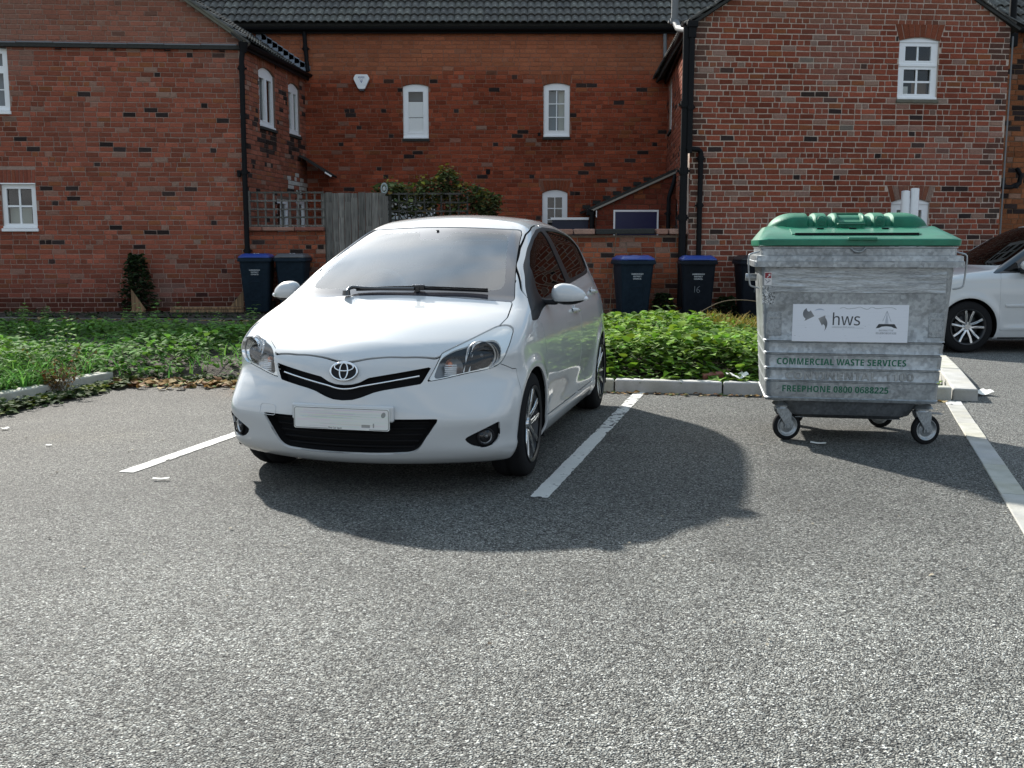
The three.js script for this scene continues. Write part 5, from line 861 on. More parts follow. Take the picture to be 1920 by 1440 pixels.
  part('rear_view_mirror', [rbox(.22, .065, .03, .014, .0, 1.335, -.86), cyl(.01, .01, .06, 8, 0, 1.38, -.87)], M.black, car);
  part('dash_paper', box(.34, .004, .16, -.34, 1.024, -.30), std({ color: lin(.55, .62, .58), roughness: .9 }), car);
  return car;
}
function polySDFcache(x, y) { return Math.max(Math.abs(x) - .56, Math.abs(y - .45) - .27); }
yaris();
// ---------------------------------------------------------------- steel waste container
function loftRect(levels, r, n = 5) {                   // levels: [y, halfWidth, zFront, zBack, radius?]; rounded-rectangle rings joined into one shell
  const P = [], I = [], uv = []; const ring = (l) => { const [y, w, zf, zb, rr] = l, R = rr ?? r, o = []; for (const [cx, cz, a0] of [[w - R, zf - R, 0], [-(w - R), zf - R, PI / 2], [-(w - R), zb + R, PI], [w - R, zb + R, 1.5 * PI]]) for (let i = 0; i <= n; i++) { const a = a0 + i / n * PI / 2; o.push([cx + R * Math.cos(a), y, cz + R * Math.sin(a)]); } return o; };
  const rings = levels.map(ring), m = rings[0].length;
  for (const q of rings) for (let i = 0; i <= m; i++) { const p = q[i % m]; P.push(...p); uv.push(0, 0); }
  for (let k = 0; k < rings.length - 1; k++) for (let i = 0; i < m; i++) { const a = k * (m + 1) + i, b = a + 1, c = a + m + 1, d = c + 1; I.push(a, c, b, b, c, d); }
  const g = new THREE.BufferGeometry(); g.setAttribute('position', new THREE.BufferAttribute(new Float32Array(P), 3)); g.setAttribute('uv', new THREE.BufferAttribute(new Float32Array(uv), 2)); g.setIndex(I); const f = toCreasedNormals(g, .6); return boxUV(f, 1);
}
const galv = std({ color: lin(.55, .57, .58), map: rep(galvTex, .8), metalness: .6, roughness: .48, roughnessMap: rep(noiseMap, 2), bumpMap: rep(mottleH, 1.3), bumpScale: .0016 }), zinc = std({ color: lin(.62, .64, .65), map: rep(galvTex, 1.6), metalness: .7, roughness: .36 });
const font = await new FontLoader().loadAsync('fonts/droid/droid_sans_bold.typeface.json');
const printMat = (tex) => std({ map: tex, alphaTest: .5, roughness: .55 });
function decal(w, h, pw, ph, draw) { return [new THREE.PlaneGeometry(w, h), printMat(canvasTex(pw, ph, draw))]; }
{
  const B = thing('waste_container', 'galvanised steel wheeled waste container with a domed green plastic lid', 'waste container', [2.245, 0, -6.80], -.18); B.scale.set(.945, 1, 1);
  const zf = .10, d = .86;                               // body
  const half = (y) => lerp(.575, .634, (y - .29) / .88), fz = (y) => lerp(.085, .12, (y - .29) / .88), bz = (y) => lerp(-.74, -.80, (y - .29) / .88);
  const lv = []; const put = (y, o = 0) => lv.push([y, half(y) + o, fz(y) + o, bz(y) - o, .05]);
  put(.285, -.012); put(.288, .004); put(.305, .008); put(.312, .0);
  for (const y of [.421, .502, .602, .684]) { put(y - .009, .0); put(y - .006, -.010); put(y + .001, -.010); put(y + .006, .004); put(y + .014, 0); }
  put(.90, 0); put(1.0, 0); put(1.18, 0);
  part('steel_body', loftRect(lv, .05), galv, B);
  part('floor_pan', loftRect([[.16, .36, -.02, -.62, .1], [.19, .42, .03, -.68, .1], [.285, .47, .06, -.72, .08]], .1), std({ color: lin(.20, .21, .22), map: rep(galvTex, 1), metalness: .4, roughness: .6 }), B); part('floor_plate', box(.72, .004, .6, 0, .162, -.32), galv, B);
  // rim: two folded bands
  part('rim', [loftRect([[1.172, .640, .128, -.81, .05], [1.172, .690, .172, -.85, .05], [1.208, .690, .172, -.85, .05], [1.211, .684, .166, -.845, .05], [1.243, .682, .164, -.845, .05], [1.246, .645, .13, -.81, .05]], .05), loftRect([[1.246, .645, .130, -.81, .05], [1.290, .645, .130, -.81, .05], [1.294, .652, .136, -.815, .05], [1.302, .652, .136, -.815, .05]], .05)], galv, B);
  part('rim_lip', tube([[-.05, 1.296, .145], [-.02, 1.272, .15], [.02, 1.272, .15], [.05, 1.296, .145]], .008, 16, 8), galv, B);
  for (const s of [-1, 1]) { part('side_handle', tube([[s * .645, 1.27, .05], [s * .715, 1.25, .05], [s * .72, 1.20, .05], [s * .705, 1.05, .05], [s * .64, 1.03, .05]], .006, 30, 8, .2), zinc, B); part('trunnion', cyl(.025, .025, .08, 16).rotateZ(PI / 2).translate(s * .68, 1.09, -.35), zinc, B);
    const x = s * .535; part('pressed_panel', rbox(.10, .155, .006, .003, x - s * .0, .80, fz(.8) + .001), galv, B); part('pressed_rib', [box(.075, .006, .008, x, .842, fz(.84) + .004), box(.075, .006, .008, x, .758, fz(.76) + .003)], zinc, B); }
  part('top_dent_sheen', rbox(1.16, .16, .005, .002, 0, 1.085, fz(1.085) + .0006).rotateX(0), std({ color: lin(.62, .64, .65), map: rep(galvTex, .9), metalness: .55, roughness: .36, bumpMap: rep(noiseMap, .8), bumpScale: .01 }), B);  // dented strip, coloured paler than the body to paint in a reflected sheen
  // lid
  const green = phy({ color: lin(.022, .20, .115), roughness: .38, map: rep(noiseMap, 1.5), roughnessMap: rep(noiseMap, .7) }), greenDome = phy({ color: lin(.018, .175, .10), roughness: .6, map: rep(noiseMap, 1.5), specularIntensity: .6 }), greenD = phy({ color: lin(.008, .10, .055), roughness: .45 });
  const lid = part('lid', loftRect([[1.305, .660, .148, -.84, .06], [1.312, .664, .162, -.86, .06], [1.345, .666, .164, -.862, .06], [1.352, .658, .158, -.856, .06], [1.436, .590, -.28, -.80, .07], [1.440, .575, -.30, -.79, .07], [1.442, .3, -.4, -.65, .1]], .06), green, B);
  { // domed back with raised bays: surface swept along x
    const nx = 150, nt = 30, P = [], I = [];
    const bay = (x) => { const a = Math.abs(x); let k = 0; const edge = (c, w) => sstep(c - w, c + w, a); k = 1 - edge(.110, .010) + edge(.158, .010) * (1 - edge(.245, .010)) + edge(.292, .010); return clamp(k); };
    for (let i = 0; i <= nx; i++) {
      const x = lerp(-.56, .56, i / nx), a = Math.abs(x), e = a > .38 ? Math.sqrt(Math.max(0, 1 - ((a - .38) / .182) ** 2.2)) : 1, k = bay(x), h = (.128 - .022 * (1 - k)) * e, zf2 = lerp(.03, .055, e) - .03 * (1 - k), scoop = sstep(.085, .075, a);
      for (let j = 0; j <= nt; j++) { const t = j / nt; let z, y; const th = t * PI; z = -.565 + Math.cos(th) * (.225 + zf2) * (.35 + .65 * e); const q = Math.pow(Math.sin(th), .42); y = 1.43 + (h - .022) * q; if (scoop && t > .02 && t < .38) { const f = sstep(.02, .08, t) * sstep(.38, .30, t); z -= .085 * f * scoop * (1 - .35 * q); y -= .006 * f * scoop; } P.push(x, y, z); }
    }
    for (let i = 0; i < nx; i++) for (let j = 0; j < nt; j++) { const a = i * (nt + 1) + j, b = a + 1, c = a + nt + 1, d2 = c + 1; I.push(a, b, c, b, d2, c); }
    const g = new THREE.BufferGeometry(); g.setAttribute('position', new THREE.BufferAttribute(new Float32Array(P), 3)); g.setIndex(I); const f = toCreasedNormals(g, .5); part('lid_dome', boxUV(f), greenDome, lid);
  }
  part('lid_flap', rbox(.86, .008, .20, .004).rotateX(.187).translate(0, 1.401, -.085), green, lid); part('lid_slot', rbox(.82, .022, .02, .004, 0, 1.381, .026), M.gap, lid);
  for (const x of [-.22, 0, .22]) part('lid_clip', box(.045, .012, .03, x, 1.420, -.165), M.gap, lid);
  part('lid_grip', rbox(.19, .014, .06, .006, 0, 1.452, -.235), greenD, lid); part('lid_handle', rbox(.19, .02, .025, .007, .02, 1.352, .172), green, lid);
  for (const x of [-.20, .20]) { const e = part('lid_emblem', [new THREE.TorusGeometry(.030, .0025, 6, 28), box(.035, .003, .003).rotateZ(-.7), box(.02, .003, .003, -.008, -.010, 0)], greenD, lid); e.position.set(x, 1.476, -.278); e.rotation.x = -.12; }
  // castors
  for (const [x, z, front] of [[-.45, -.02, 1], [.495, -.02, 1], [-.30, -.64, 0], [.36, -.64, 0]]) {
    const c = new THREE.Group(); c.name = 'castor'; c.position.set(x, 0, z); c.rotation.y = front ? .25 : -.5; B.add(c); const off = front ? .035 : -.03;
    part('mount', [box(.15, .012, .11, 0, .284, 0), new THREE.CylinderGeometry(.055, .085, .035, 4).rotateY(PI / 4).translate(0, .262, 0), cyl(.055, .055, .012, 20, 0, .240, 0), cyl(.047, .05, .01, 20, 0, .228, 0)], zinc, c);
    const f = []; for (const s of [-1, 1]) { const e = new THREE.ExtrudeGeometry(shapeOf([[-.05, .222], [.055, .222], [.06, .20], [off + .02, .13], [off + .022, .085], [off, .078], [off - .022, .085], [off - .02, .11], [-.045, .20]]), { depth: .006, bevelEnabled: true, bevelSize: .002, bevelThickness: .001, bevelSegments: 1 }).translate(0, 0, s * .032 - .003); f.push(e); } f.push(box(.11, .008, .07, 0, .222, 0)); part('fork', f, zinc, c);
    part('brake_lever', box(.075, .008, .05, off + .055, .215, 0).rotateZ(-.08), zinc, c);
    const w = (pts) => new THREE.LatheGeometry(pts.map((p) => new THREE.Vector2(...p)), 36).rotateX(PI / 2).translate(off, .101, 0);
    part('castor_tyre', w([[.070, -.022], [.092, -.022], [.099, -.014], [.101, 0], [.099, .014], [.092, .022], [.070, .022]]), M.rubber, c); part('castor_rim', [w([[.0, .012], [.03, .016], [.045, .008], [.06, .012], [.068, .024], [.072, .022]]), w([[.072, -.022], [.068, -.024], [.045, -.008], [0, -.012]])], zinc, c);
    part('axle', cyl(.012, .012, .09, 12).rotateX(PI / 2).translate(off, .101, 0), zinc, c);
  }
  // labels
  const tilt = Math.atan2(.035, .88), on = (m, x, y, o = .002) => { m.position.set(x, y, fz(y) + o); m.rotation.x = tilt * 1; return m; };
  const sg = canvasTex(1536, 492, (c, w, h) => {
    c.fillStyle = '#dfe2e8'; c.fillRect(0, 0, w, h); const r = mulberry(8); for (let i = 0; i < 60; i++) { c.fillStyle = `rgba(120,125,130,${.03 + r() * .07})`; c.fillRect(r() * w, r() * h, 40 + r() * 300, 1 + r() * 4); } for (let i = 0; i < 26; i++) { c.fillStyle = `rgba(70,75,80,${.1 + r() * .3})`; c.fillRect(r() * w, h * .4 + r() * h * .55, 3 + r() * 22, 2 + r() * 3); }
    // two curved arrows
    const gr = c.createLinearGradient(140, 60, 500, 340); gr.addColorStop(0, '#5d6167'); gr.addColorStop(.5, '#9a9a98'); gr.addColorStop(1, '#4a4e54');
    c.fillStyle = gr; c.beginPath(); c.moveTo(185, 52); c.bezierCurveTo(120, 85, 125, 165, 175, 190); c.lineTo(160, 222); c.lineTo(292, 158); c.lineTo(240, 82); c.bezierCurveTo(215, 110, 190, 100, 185, 52); c.fill();
    c.beginPath(); c.moveTo(345, 186); c.lineTo(437, 145); c.lineTo(440, 178); c.bezierCurveTo(485, 230, 475, 300, 432, 352); c.bezierCurveTo(450, 300, 440, 270, 410, 262); c.lineTo(398, 282); c.closePath(); c.fill();
    c.fillStyle = 'rgba(150,160,180,.75)'; c.beginPath(); c.moveTo(290, 85); c.bezierCurveTo(330, 45, 400, 50, 425, 82); c.bezierCurveTo(380, 70, 330, 75, 290, 85); c.fill();
    c.fillStyle = '#33373d'; c.font = '220px sans-serif'; c.fillText('hws', 520, 272); c.fillStyle = 'rgba(120,122,128,.8)'; c.fillRect(530, 306, 425, 3); c.font = '21px sans-serif'; c.fillText('HARBOROUGH WASTE SERVICES', 530, 304, 425);
    // district badge: a spire over a dark arched base
    c.strokeStyle = 'rgba(150,155,165,.8)'; c.lineWidth = 7; c.beginPath(); c.moveTo(1252, 78); c.lineTo(1200, 215); c.moveTo(1252, 78); c.lineTo(1308, 215); c.moveTo(1252, 90); c.lineTo(1252, 240); c.stroke(); c.fillStyle = 'rgba(175,180,190,.7)'; c.beginPath(); c.moveTo(1225, 250); c.lineTo(1252, 95); c.lineTo(1279, 250); c.fill();
    c.fillStyle = '#2f3338'; c.beginPath(); c.moveTo(1112, 308); c.lineTo(1150, 250); c.lineTo(1358, 250); c.lineTo(1396, 308); c.lineTo(1350, 300); c.lineTo(1320, 285); c.lineTo(1252, 278); c.lineTo(1190, 285); c.lineTo(1160, 300); c.closePath(); c.fill(); c.fillStyle = '#dfe2e8'; for (let i = 0; i < 6; i++) { c.beginPath(); c.arc(1180 + i * 29, 312, 11, PI, 0); c.fill(); }
    c.fillStyle = 'rgba(130,132,138,.95)'; c.textAlign = 'center'; c.font = 'bold 30px serif'; c.fillText('DISTRICT OF', 1252, 346); c.fillStyle = '#75797f'; c.font = 'bold 36px serif'; c.fillText('HARBOROUGH', 1252, 384);
  });
  on(part('sticker', box(.765, .244, .003), [upvc, upvc, upvc, upvc, std({ map: sg, roughness: .45 }), upvc], B), -.03, .808, .003);
  const words = (t, w, h) => { const [g, m] = decal(w, h, 2048, Math.round(2048 * h / w), (c, W, H) => { c.clearRect(0, 0, W, H); c.fillStyle = '#0a5f45'; c.textBaseline = 'middle'; c.font = `bold ${Math.round(H * .86)}px sans-serif`; c.fillText(t, 4, H * .54, W - 8); }); return [g, m]; };
  { const [g, m] = words('COMMERCIAL WASTE SERVICES', .955, .068); on(part('print', g, m, B), -.035, .553, .0025); } { const [g, m] = words('FREEPHONE 0800 0688225', .875, .068); on(part('print', g, m, B), -.033, .371, .0025); }
  { const g = new TextGeometry('CONTINENTAL  1100', { font, size: .050, depth: .005, curveSegments: 3, bevelEnabled: true, bevelSize: .001, bevelThickness: .002, bevelSegments: 1 }); g.computeBoundingBox(); const W = g.boundingBox.max.x; g.translate(-W / 2, -.025, 0).scale(.86 / W, 1, 1); on(part('embossed_lettering', boxUV(g), zinc, B), -.02, .460, -.002); }
  { const t = canvasTex(128, 224, (c) => { c.fillStyle = '#d8d6d4'; c.fillRect(0, 0, 128, 224); c.fillStyle = '#8c1f2c'; c.fillRect(10, 12, 108, 92); c.fillStyle = '#d8d6d4'; c.beginPath(); c.moveTo(40, 90); c.lineTo(80, 50); c.lineTo(60, 40); c.lineTo(104, 24); c.lineTo(100, 74); c.lineTo(88, 62); c.lineTo(52, 98); c.fill(); c.strokeStyle = '#77757a'; c.lineWidth = 8; c.beginPath(); c.moveTo(40, 200); c.bezierCurveTo(90, 120, 110, 160, 60, 180); c.stroke(); c.fillStyle = '#8a868a'; for (let i = 0; i < 5; i++) c.fillRect(14 + i * 20, 120 + (i % 3) * 16, 12, 24); });
    on(part('arrow_sticker', new THREE.PlaneGeometry(.05, .085), std({ map: t, roughness: .5 }), B), -.588, 1.095, .006); }
  { const t = canvasTex(256, 256, (c) => { c.clearRect(0, 0, 256, 256); const r = mulberry(3); for (let i = 0; i < 260; i++) { c.fillStyle = r() > .4 ? '#d6d8d8' : '#2c2e30'; const x = r() * 220, y = r() * 240; c.save(); c.translate(x, y); c.rotate(r() * 3); c.fillRect(0, 0, 4 + r() * 26, 2 + r() * 9); c.restore(); } }); on(part('torn_sticker', new THREE.PlaneGeometry(.10, .12), printMat(t), B), -.575, .985, .005); }
  { const pts = []; for (let i = 0; i <= 14; i++) pts.push([lerp(-.10, .27, i / 14), .905 + .012 * Math.sin(i * 1.7) * (i % 3) * .5 + (i > 9 ? .008 : 0), fz(.905) + .003]); part('scrape', tube(pts, .0028, 30, 5), zinc, B); }
}
// ---------------------------------------------------------------- wheelie bins
const binBody = matte({ color: lin(.020, .034, .050), roughness: .55, map: rep(noiseMap, 2) }), binBlack = matte({ color: lin(.016, .020, .028), roughness: .55, map: rep(noiseMap, 2) }), lidBlue = phy({ color: lin(.018, .055, .27), roughness: .4, clearcoat: .2 }), lidGrey = phy({ color: lin(.10, .10, .105), roughness: .45 }), lidDark = phy({ color: lin(.022, .024, .028), roughness: .45 });
const binText = (lines, extra) => { const [g, m] = decal(.30, .44, 512, 750, (c) => { c.clearRect(0, 0, 512, 750); c.fillStyle = '#c9ced2'; c.textAlign = 'center'; lines.forEach(([t, s, y]) => { c.font = `bold ${s * 1.15}px sans-serif`; c.fillText(t, 256, y, 330); }); if (extra) { c.strokeStyle = '#8d949a'; c.lineWidth = 9; c.lineCap = 'round'; c.beginPath(); c.moveTo(170, 400); c.lineTo(166, 560); c.moveTo(300, 400); c.bezierCurveTo(200, 440, 210, 580, 270, 565); c.bezierCurveTo(330, 545, 300, 470, 225, 500); c.stroke(); } }); return [g, m]; };
const council = [['HARBOROUGH', 46, 90], ['DISTRICT', 46, 155], ['COUNCIL', 46, 220]];
function wheelieBin(label, lidMat, bodyMat, pos, turn, text, lidPrint, panel) {
  const g = thing('wheelie_bin', label, 'wheelie bin', pos, turn, undefined);
  part('bin_body', loftRect([[.03, .195, .17, -.20, .04], [.06, .205, .19, -.24, .04], [.90, .262, .315, -.33, .045], [.925, .268, .322, -.335, .045]], .045), bodyMat, g);
  part('bin_rim', loftRect([[.925, .268, .322, -.335, .045], [.93, .295, .36, -.36, .05], [.958, .297, .362, -.362, .05], [.962, .292, .356, -.36, .05], [.985, .292, .356, -.36, .05], [.99, .28, .345, -.35, .05]], .05), bodyMat, g);
  const lid = part('bin_lid', loftRect([[.99, .272, .345, -.35, .05], [.998, .280, .352, -.355, .05], [1.015, .278, .350, -.355, .05], [1.045, .24, .30, -.33, .05], [1.062, .215, .26, -.32, .05], [1.066, .1, .1, -.25, .05]], .05), lidMat, g); lid.rotation.x = .0;
  part('lid_ridge', [rbox(.028, .022, .34, .008, -.185, 1.058, .08), rbox(.028, .022, .34, .008, .185, 1.058, .08)], lidMat, lid); part('lid_front_grip', rbox(.34, .02, .03, .008, 0, 1.004, .352), lidMat, lid);
  part('bin_handle', [cyl(.016, .016, .46, 12).rotateZ(PI / 2).translate(0, .985, -.42), box(.03, .05, .09, -.18, .98, -.385), box(.03, .05, .09, .18, .98, -.385)], bodyMat, g);
  for (const s of [-1, 1]) part('bin_wheel', cyl(.10, .10, .05, 24).rotateZ(PI / 2).translate(s * .235, .10, -.27), M.rubber, g);
  if (panel !== false) { const arch = []; const A = roundPoly([[-.105, -.17], [.105, -.17], [.105, .17], [-.105, .17]], .05, 5).map(([x, y]) => [x, y, 0]); A.push(A[0]); const p = part('bin_panel', tube(A, .006, 80, 6), bodyMat, g); p.position.set(0, .40, .243); p.rotation.x = Math.atan2(.125, .84); }
  if (text) { const m = part('print', text[0], text[1], g); m.position.set(0, .60, .2765); m.rotation.x = Math.atan2(.125, .84); }
  if (lidPrint) { const m = part('lid_print', new THREE.PlaneGeometry(.20, .15).rotateX(-PI / 2 + .0), lidPrint, lid); m.position.set(0, 1.0685, .09); m.rotation.x = .10; }
  return g;
}
const lidPrint = (c0) => printMat(canvasTex(256, 192, (c) => { c.clearRect(0, 0, 256, 192); c.fillStyle = c0; c.font = 'bold 150px sans-serif'; c.textAlign = 'center'; c.fillText('14', 128, 150); }));
wheelieBin('navy wheelie bin with a blue lid numbered 14, beside the plank gate', lidBlue, binBody, [-4.60, .09, -18.72], .08, binText(council), lidPrint('#e6e9ee'));
wheelieBin('navy wheelie bin with a grey lid, right of the pair and partly behind the car', lidGrey, binBody, [-3.98, .09, -18.86], .02, null, lidPrint('#d8d8d8'), false);
wheelieBin('slate-blue wheelie bin with a blue lid and council lettering, nearest the back of the car', lidBlue, binBody, [1.94, .08, -16.62], .12, binText(council), printMat(canvasTex(64, 64, (c) => { c.clearRect(0, 0, 64, 64); c.fillStyle = '#9fb4e6'; c.beginPath(); c.ellipse(32, 40, 16, 8, 0, 0, 7); c.fill(); })));
wheelieBin('near-black wheelie bin with a blue lid and a chalked 16, under the downpipe', lidBlue, binBlack, [2.95, .08, -16.52], -.10, binText(council, true), null, false);
wheelieBin('black wheelie bin with a dark lid, half hidden behind the steel container', lidDark, binBlack, [3.87, .08, -16.55], .0, binText([['SULO', 96, 150]], true), null, false);
// ---------------------------------------------------------------- second car: people carrier seen from its side at the right edge
{
  const R = .318, wb = 2.68;                              // local: z towards its nose, x towards the viewer's side... origin on the ground under the front axle
  const nose = prof([[.15, .80], [.25, .88], [.45, .915], [.6, .90], [.72, .86], [.82, .80], [.9, .7]]);
  const Wy = prof([[.1, .84], [.2, .872], [.26, .886], [.4, .892], [.6, .897], [.8, .892], [.92, .872], [1.0, .842], [1.06, .815], [1.25, .745], [1.45, .672], [1.6, .60]]);
  const top = prof([[-.9, 1.10], [-.45, 1.075], [-.2, 1.045], [0, 1.025], [.3, .985], [.6, .92], [.8, .84], [.95, .74]]);
  const roof = prof([[-3.7, 1.52], [-3, 1.60], [-2.2, 1.635], [-1.6, 1.622], [-1.2, 1.575], [-.9, 1.50]]), rear = prof([[.1, 3.38], [.4, 3.49], [.9, 3.45], [1.1, 3.40], [1.6, 3.15]]);
  const gb = (d, w) => Math.exp(-d * d / (w * w));
  const W = (y, z) => { let w = Wy(y); if (z > -.1) w -= .09 * clamp((z + .1) / 1.0) ** 2; if (z < -3) w -= .1 * clamp((-3 - z) / .5) ** 2; for (const c of [0, -wb]) w += .012 * gb(Math.hypot(z - c, y - R) - .37, .05) * sstep(.8, .7, y); w += .010 * gb(y - .30, .03) * sstep(-.35, -.6, z); w += .006 * gb(y - .90, .03); return w; };
  const ws = (x, y) => -.30 - (y - 1.05) * 1.60 - .2 * x * x;
  const body = (X, y, z) => { const x = Math.sqrt(X * X + 1e-6); const ff = (z - nose(y) + .45 * x * x) / 1.15, ft = (y - top(z + .3 * x * x) + .05 * x * x) / 1.05, fr = (-z - rear(y) + .12 * x * x); const low = smax(smax(ff, ft, .07), fr, .08), gh = Math.max(smax(smax((z - ws(x, y)) / 1.89, y - roof(z) + .14 * x * x, .08), fr, .1), .95 - y); return smax(smax(smin(low, gh, .04), (x - W(y, z)) / 1.06, .09), .17 - y, .03); };
  const onto = surfacer(body), cut = (m, f) => split(m, f, onto);
  let skin = tri(body, [-.96, .13, -3.56], [.96, 1.7, .98], .022);
  const V2 = thing('parked_car', 'white people carrier at the right edge, partly hidden behind the steel container', 'car', [5.55, 0, -13.45], -PI / 2 + .02);
  const take = (f) => { const [a, b] = cut(skin, f); skin = b; return a; }, put = (n, m, mat, d = .014) => m.I.length ? part(n, toGeo(d ? rim(m, d) : m), mat, V2) : null, inset = (m, f, g = .003) => cut(m, (x, y, z) => f(x, y, z) + g)[0];
  take((x, y, z) => x * x < .2 ? .3 : Math.min(Math.hypot(z, y - R), Math.hypot(z + wb, y - R)) - .352);
  const sidef = (p) => { const s = polySDF(p); return (x, y, z) => Math.max(s(z, y), .5 - Math.abs(x)); };
  const wsP = polySDF(roundPoly([[-.74, 1.06], [.74, 1.06], [.60, 1.545], [-.60, 1.545]], .05)), wsF = (x, y, z) => Math.max(wsP(x, y), -1.4 - z, z - .1);
  const dlo = sidef(roundPoly([[-.28, .965, .02], [-.62, 1.19], [-.98, 1.40], [-1.3, 1.515, .1], [-2.2, 1.56], [-3.0, 1.53, .1], [-3.22, 1.30], [-3.2, 1.07, .06], [-2, 1.03], [-.9, .985]], .03));
  let inner = shifted(skin, -.02); for (const f of [wsF, dlo]) inner = split(inner, f)[1]; part('inner_shell', toGeo(inner), M.gap, V2);
  put('windscreen', shifted(inset(take(wsF), wsF), -.004), phy({ color: lin(.03, .033, .034), transmission: 1, thickness: 0, roughness: 0, ior: 1.4, specularIntensity: .5 }), 0);
  let fr = take(dlo); for (const p of [roundPoly([[-.40, .99], [-.60, 1.115], [-.60, .998]], .015), roundPoly([[-.72, 1.01], [-.72, 1.20], [-1.0, 1.375], [-1.28, 1.475, .06], [-1.62, 1.515], [-1.64, 1.035]], .03), roundPoly([[-1.72, 1.035], [-1.70, 1.52], [-2.55, 1.525], [-2.58, 1.065]], .03), roundPoly([[-2.66, 1.07], [-2.64, 1.51], [-2.95, 1.49, .06], [-3.13, 1.28], [-3.12, 1.10]], .03)]) { const s = polySDF(p); let q; [q, fr] = cut(fr, (x, y, z) => s(z, y)); for (const h of split(q, (x) => x)) put('side_window', shifted(h, -.006), M.tint, 0); }
  for (const h of split(fr, (x) => x)) put('window_trim', h, M.gloss, .012);
  for (const [nm, p] of [['front_door', [[-.37, .95], [-.37, .27], [-1.58, .27], [-1.68, .6], [-1.68, 1.58], [-1.25, 1.545], [-.9, 1.40], [-.55, 1.19]]], ['rear_door', [[-1.58, .27], [-2.25, .27], [-2.45, .62], [-2.62, .8], [-2.62, 1.58], [-1.68, 1.58], [-1.68, .6]]]]) { const f = sidef(roundPoly(p, .05)), d = inset(take(f), f); const [l, r] = split(d, (x) => x); for (const [q, s] of [[l, -1], [r, 1]]) { const m = put(nm, q, M.paint, .012); part('rub_strip', rbox(.022, .035, nm === 'front_door' ? 1.12 : .72, .01, s * (W(.575, -1) + .004), .578, nm === 'front_door' ? -1.0 : -2.05), M.paint, m); part('door_handle', rbox(.03, .035, .19, .012, s * (W(.88, -1.4) + .018), .88, nm === 'front_door' ? -1.45 : -2.4), M.paint, m); } }
  const bonF = (x, y, z) => Math.max(Math.abs(x) - .70 + .12 * clamp(z), -.30 - z, z - .80 + .4 * x * x, .72 - y); { const b = inset(take(bonF), bonF); put('bonnet', b, M.paint, .012); }
  const hl = polySDF(roundPoly([[.52, .62], [.86, .66], [.86, .80], [.80, .83], [.55, .74]], .03)), hlF = (x, y, z) => Math.max(hl(Math.abs(x), y), .35 - z); { const q = inset(take(hlF), hlF); for (const h of split(q, (x) => x)) { const m = put('headlight', h, M.lens, 0); part('lamp_housing', toGeo(shifted(h, -.04)), M.dull, m); } }
  const gr = polySDF(roundPoly([[-.42, .64], [.42, .64], [.45, .74], [-.45, .74]], .02)), lowg = polySDF(roundPoly([[-.6, .26], [.6, .26], [.55, .42], [-.55, .42]], .03)), gF = (x, y, z) => Math.max(Math.min(gr(x, y), lowg(x, y)), .5 - z); { const q = take(gF); put('grille', shifted(q, -.03), M.black, 0); part('grille_surround', toGeo(rim(q, .03, { P: [], N: [], I: [] })), M.gloss, V2); }
  const wing = (x, y, z) => Math.max(-.372 - z, .55 - Math.abs(x), z - .45); { const q = take(wing); for (const h of split(q, (x) => x)) put('front_wing', h, M.paint, .012); }
  const bmp = (x, y, z) => .45 - z; put('front_bumper', take(bmp), M.paint, .012); put('underbody', take((x, y, z) => y - .19), M.black, 0);
  put('body_shell', skin, M.paint, .012);
  for (const z of [0, -wb]) for (const s of [-1, 1]) wheel(V2, s * .785, z, s, R, .205, .215, 5, { spin: z ? .9 : .22, gap: .034, wi: .018, wo: .022, barrel: M.alloyDark, dish: .8 });
  for (const s of [-1, 1]) for (const z of [0, -wb]) part('arch_liner', [new THREE.CylinderGeometry(.362, .362, .40, 32, 1, true, -.3, PI + .6).rotateZ(PI / 2).translate(s * .66, R, z), new THREE.CircleGeometry(.362, 24, -.3, PI + .6).rotateY(s * PI / 2).translate(s * .47, R, z)], M.gap, V2);
  for (const s of [-1, 1]) { const g = new THREE.Group(); g.name = 'door_mirror'; g.position.set(s * .90, 1.045, -.66); V2.add(g); part('mirror_cap', new THREE.SphereGeometry(1, 32, 20).scale(.115, .075, .10).translate(s * .09, .025, 0), M.paint, g); part('mirror_base', [rbox(.20, .035, .13, .014, s * .07, -.045, 0), rbox(.09, .06, .09, .014, s * -.03, -.05, 0)], M.black, g); part('mirror_glass', new THREE.CircleGeometry(1, 24).scale(.085, .055, 1).rotateY(PI).translate(s * .10, .025, -.085), M.chrome, g); }
  part('floor', box(1.5, .05, 3.9, 0, .21, -1.4), M.gap, V2); part('dashboard', rbox(1.45, .2, .5, .06, 0, .93, -.7, 3), M.trim, V2);
  for (const x of [-.38, .38]) for (const z of [-1.6, -2.5]) { const g = new THREE.Group(); g.name = 'seat'; V2.add(g); part('backrest', rbox(.48, .62, .14, .06, x, .92, z, 3), M.seat, g); part('headrest', rbox(.26, .18, .1, .04, x, 1.33, z - .03, 3), M.seat, g); part('seat_base', rbox(.5, .16, .5, .06, x, .6, z + .27, 3), M.seat, g); }
}
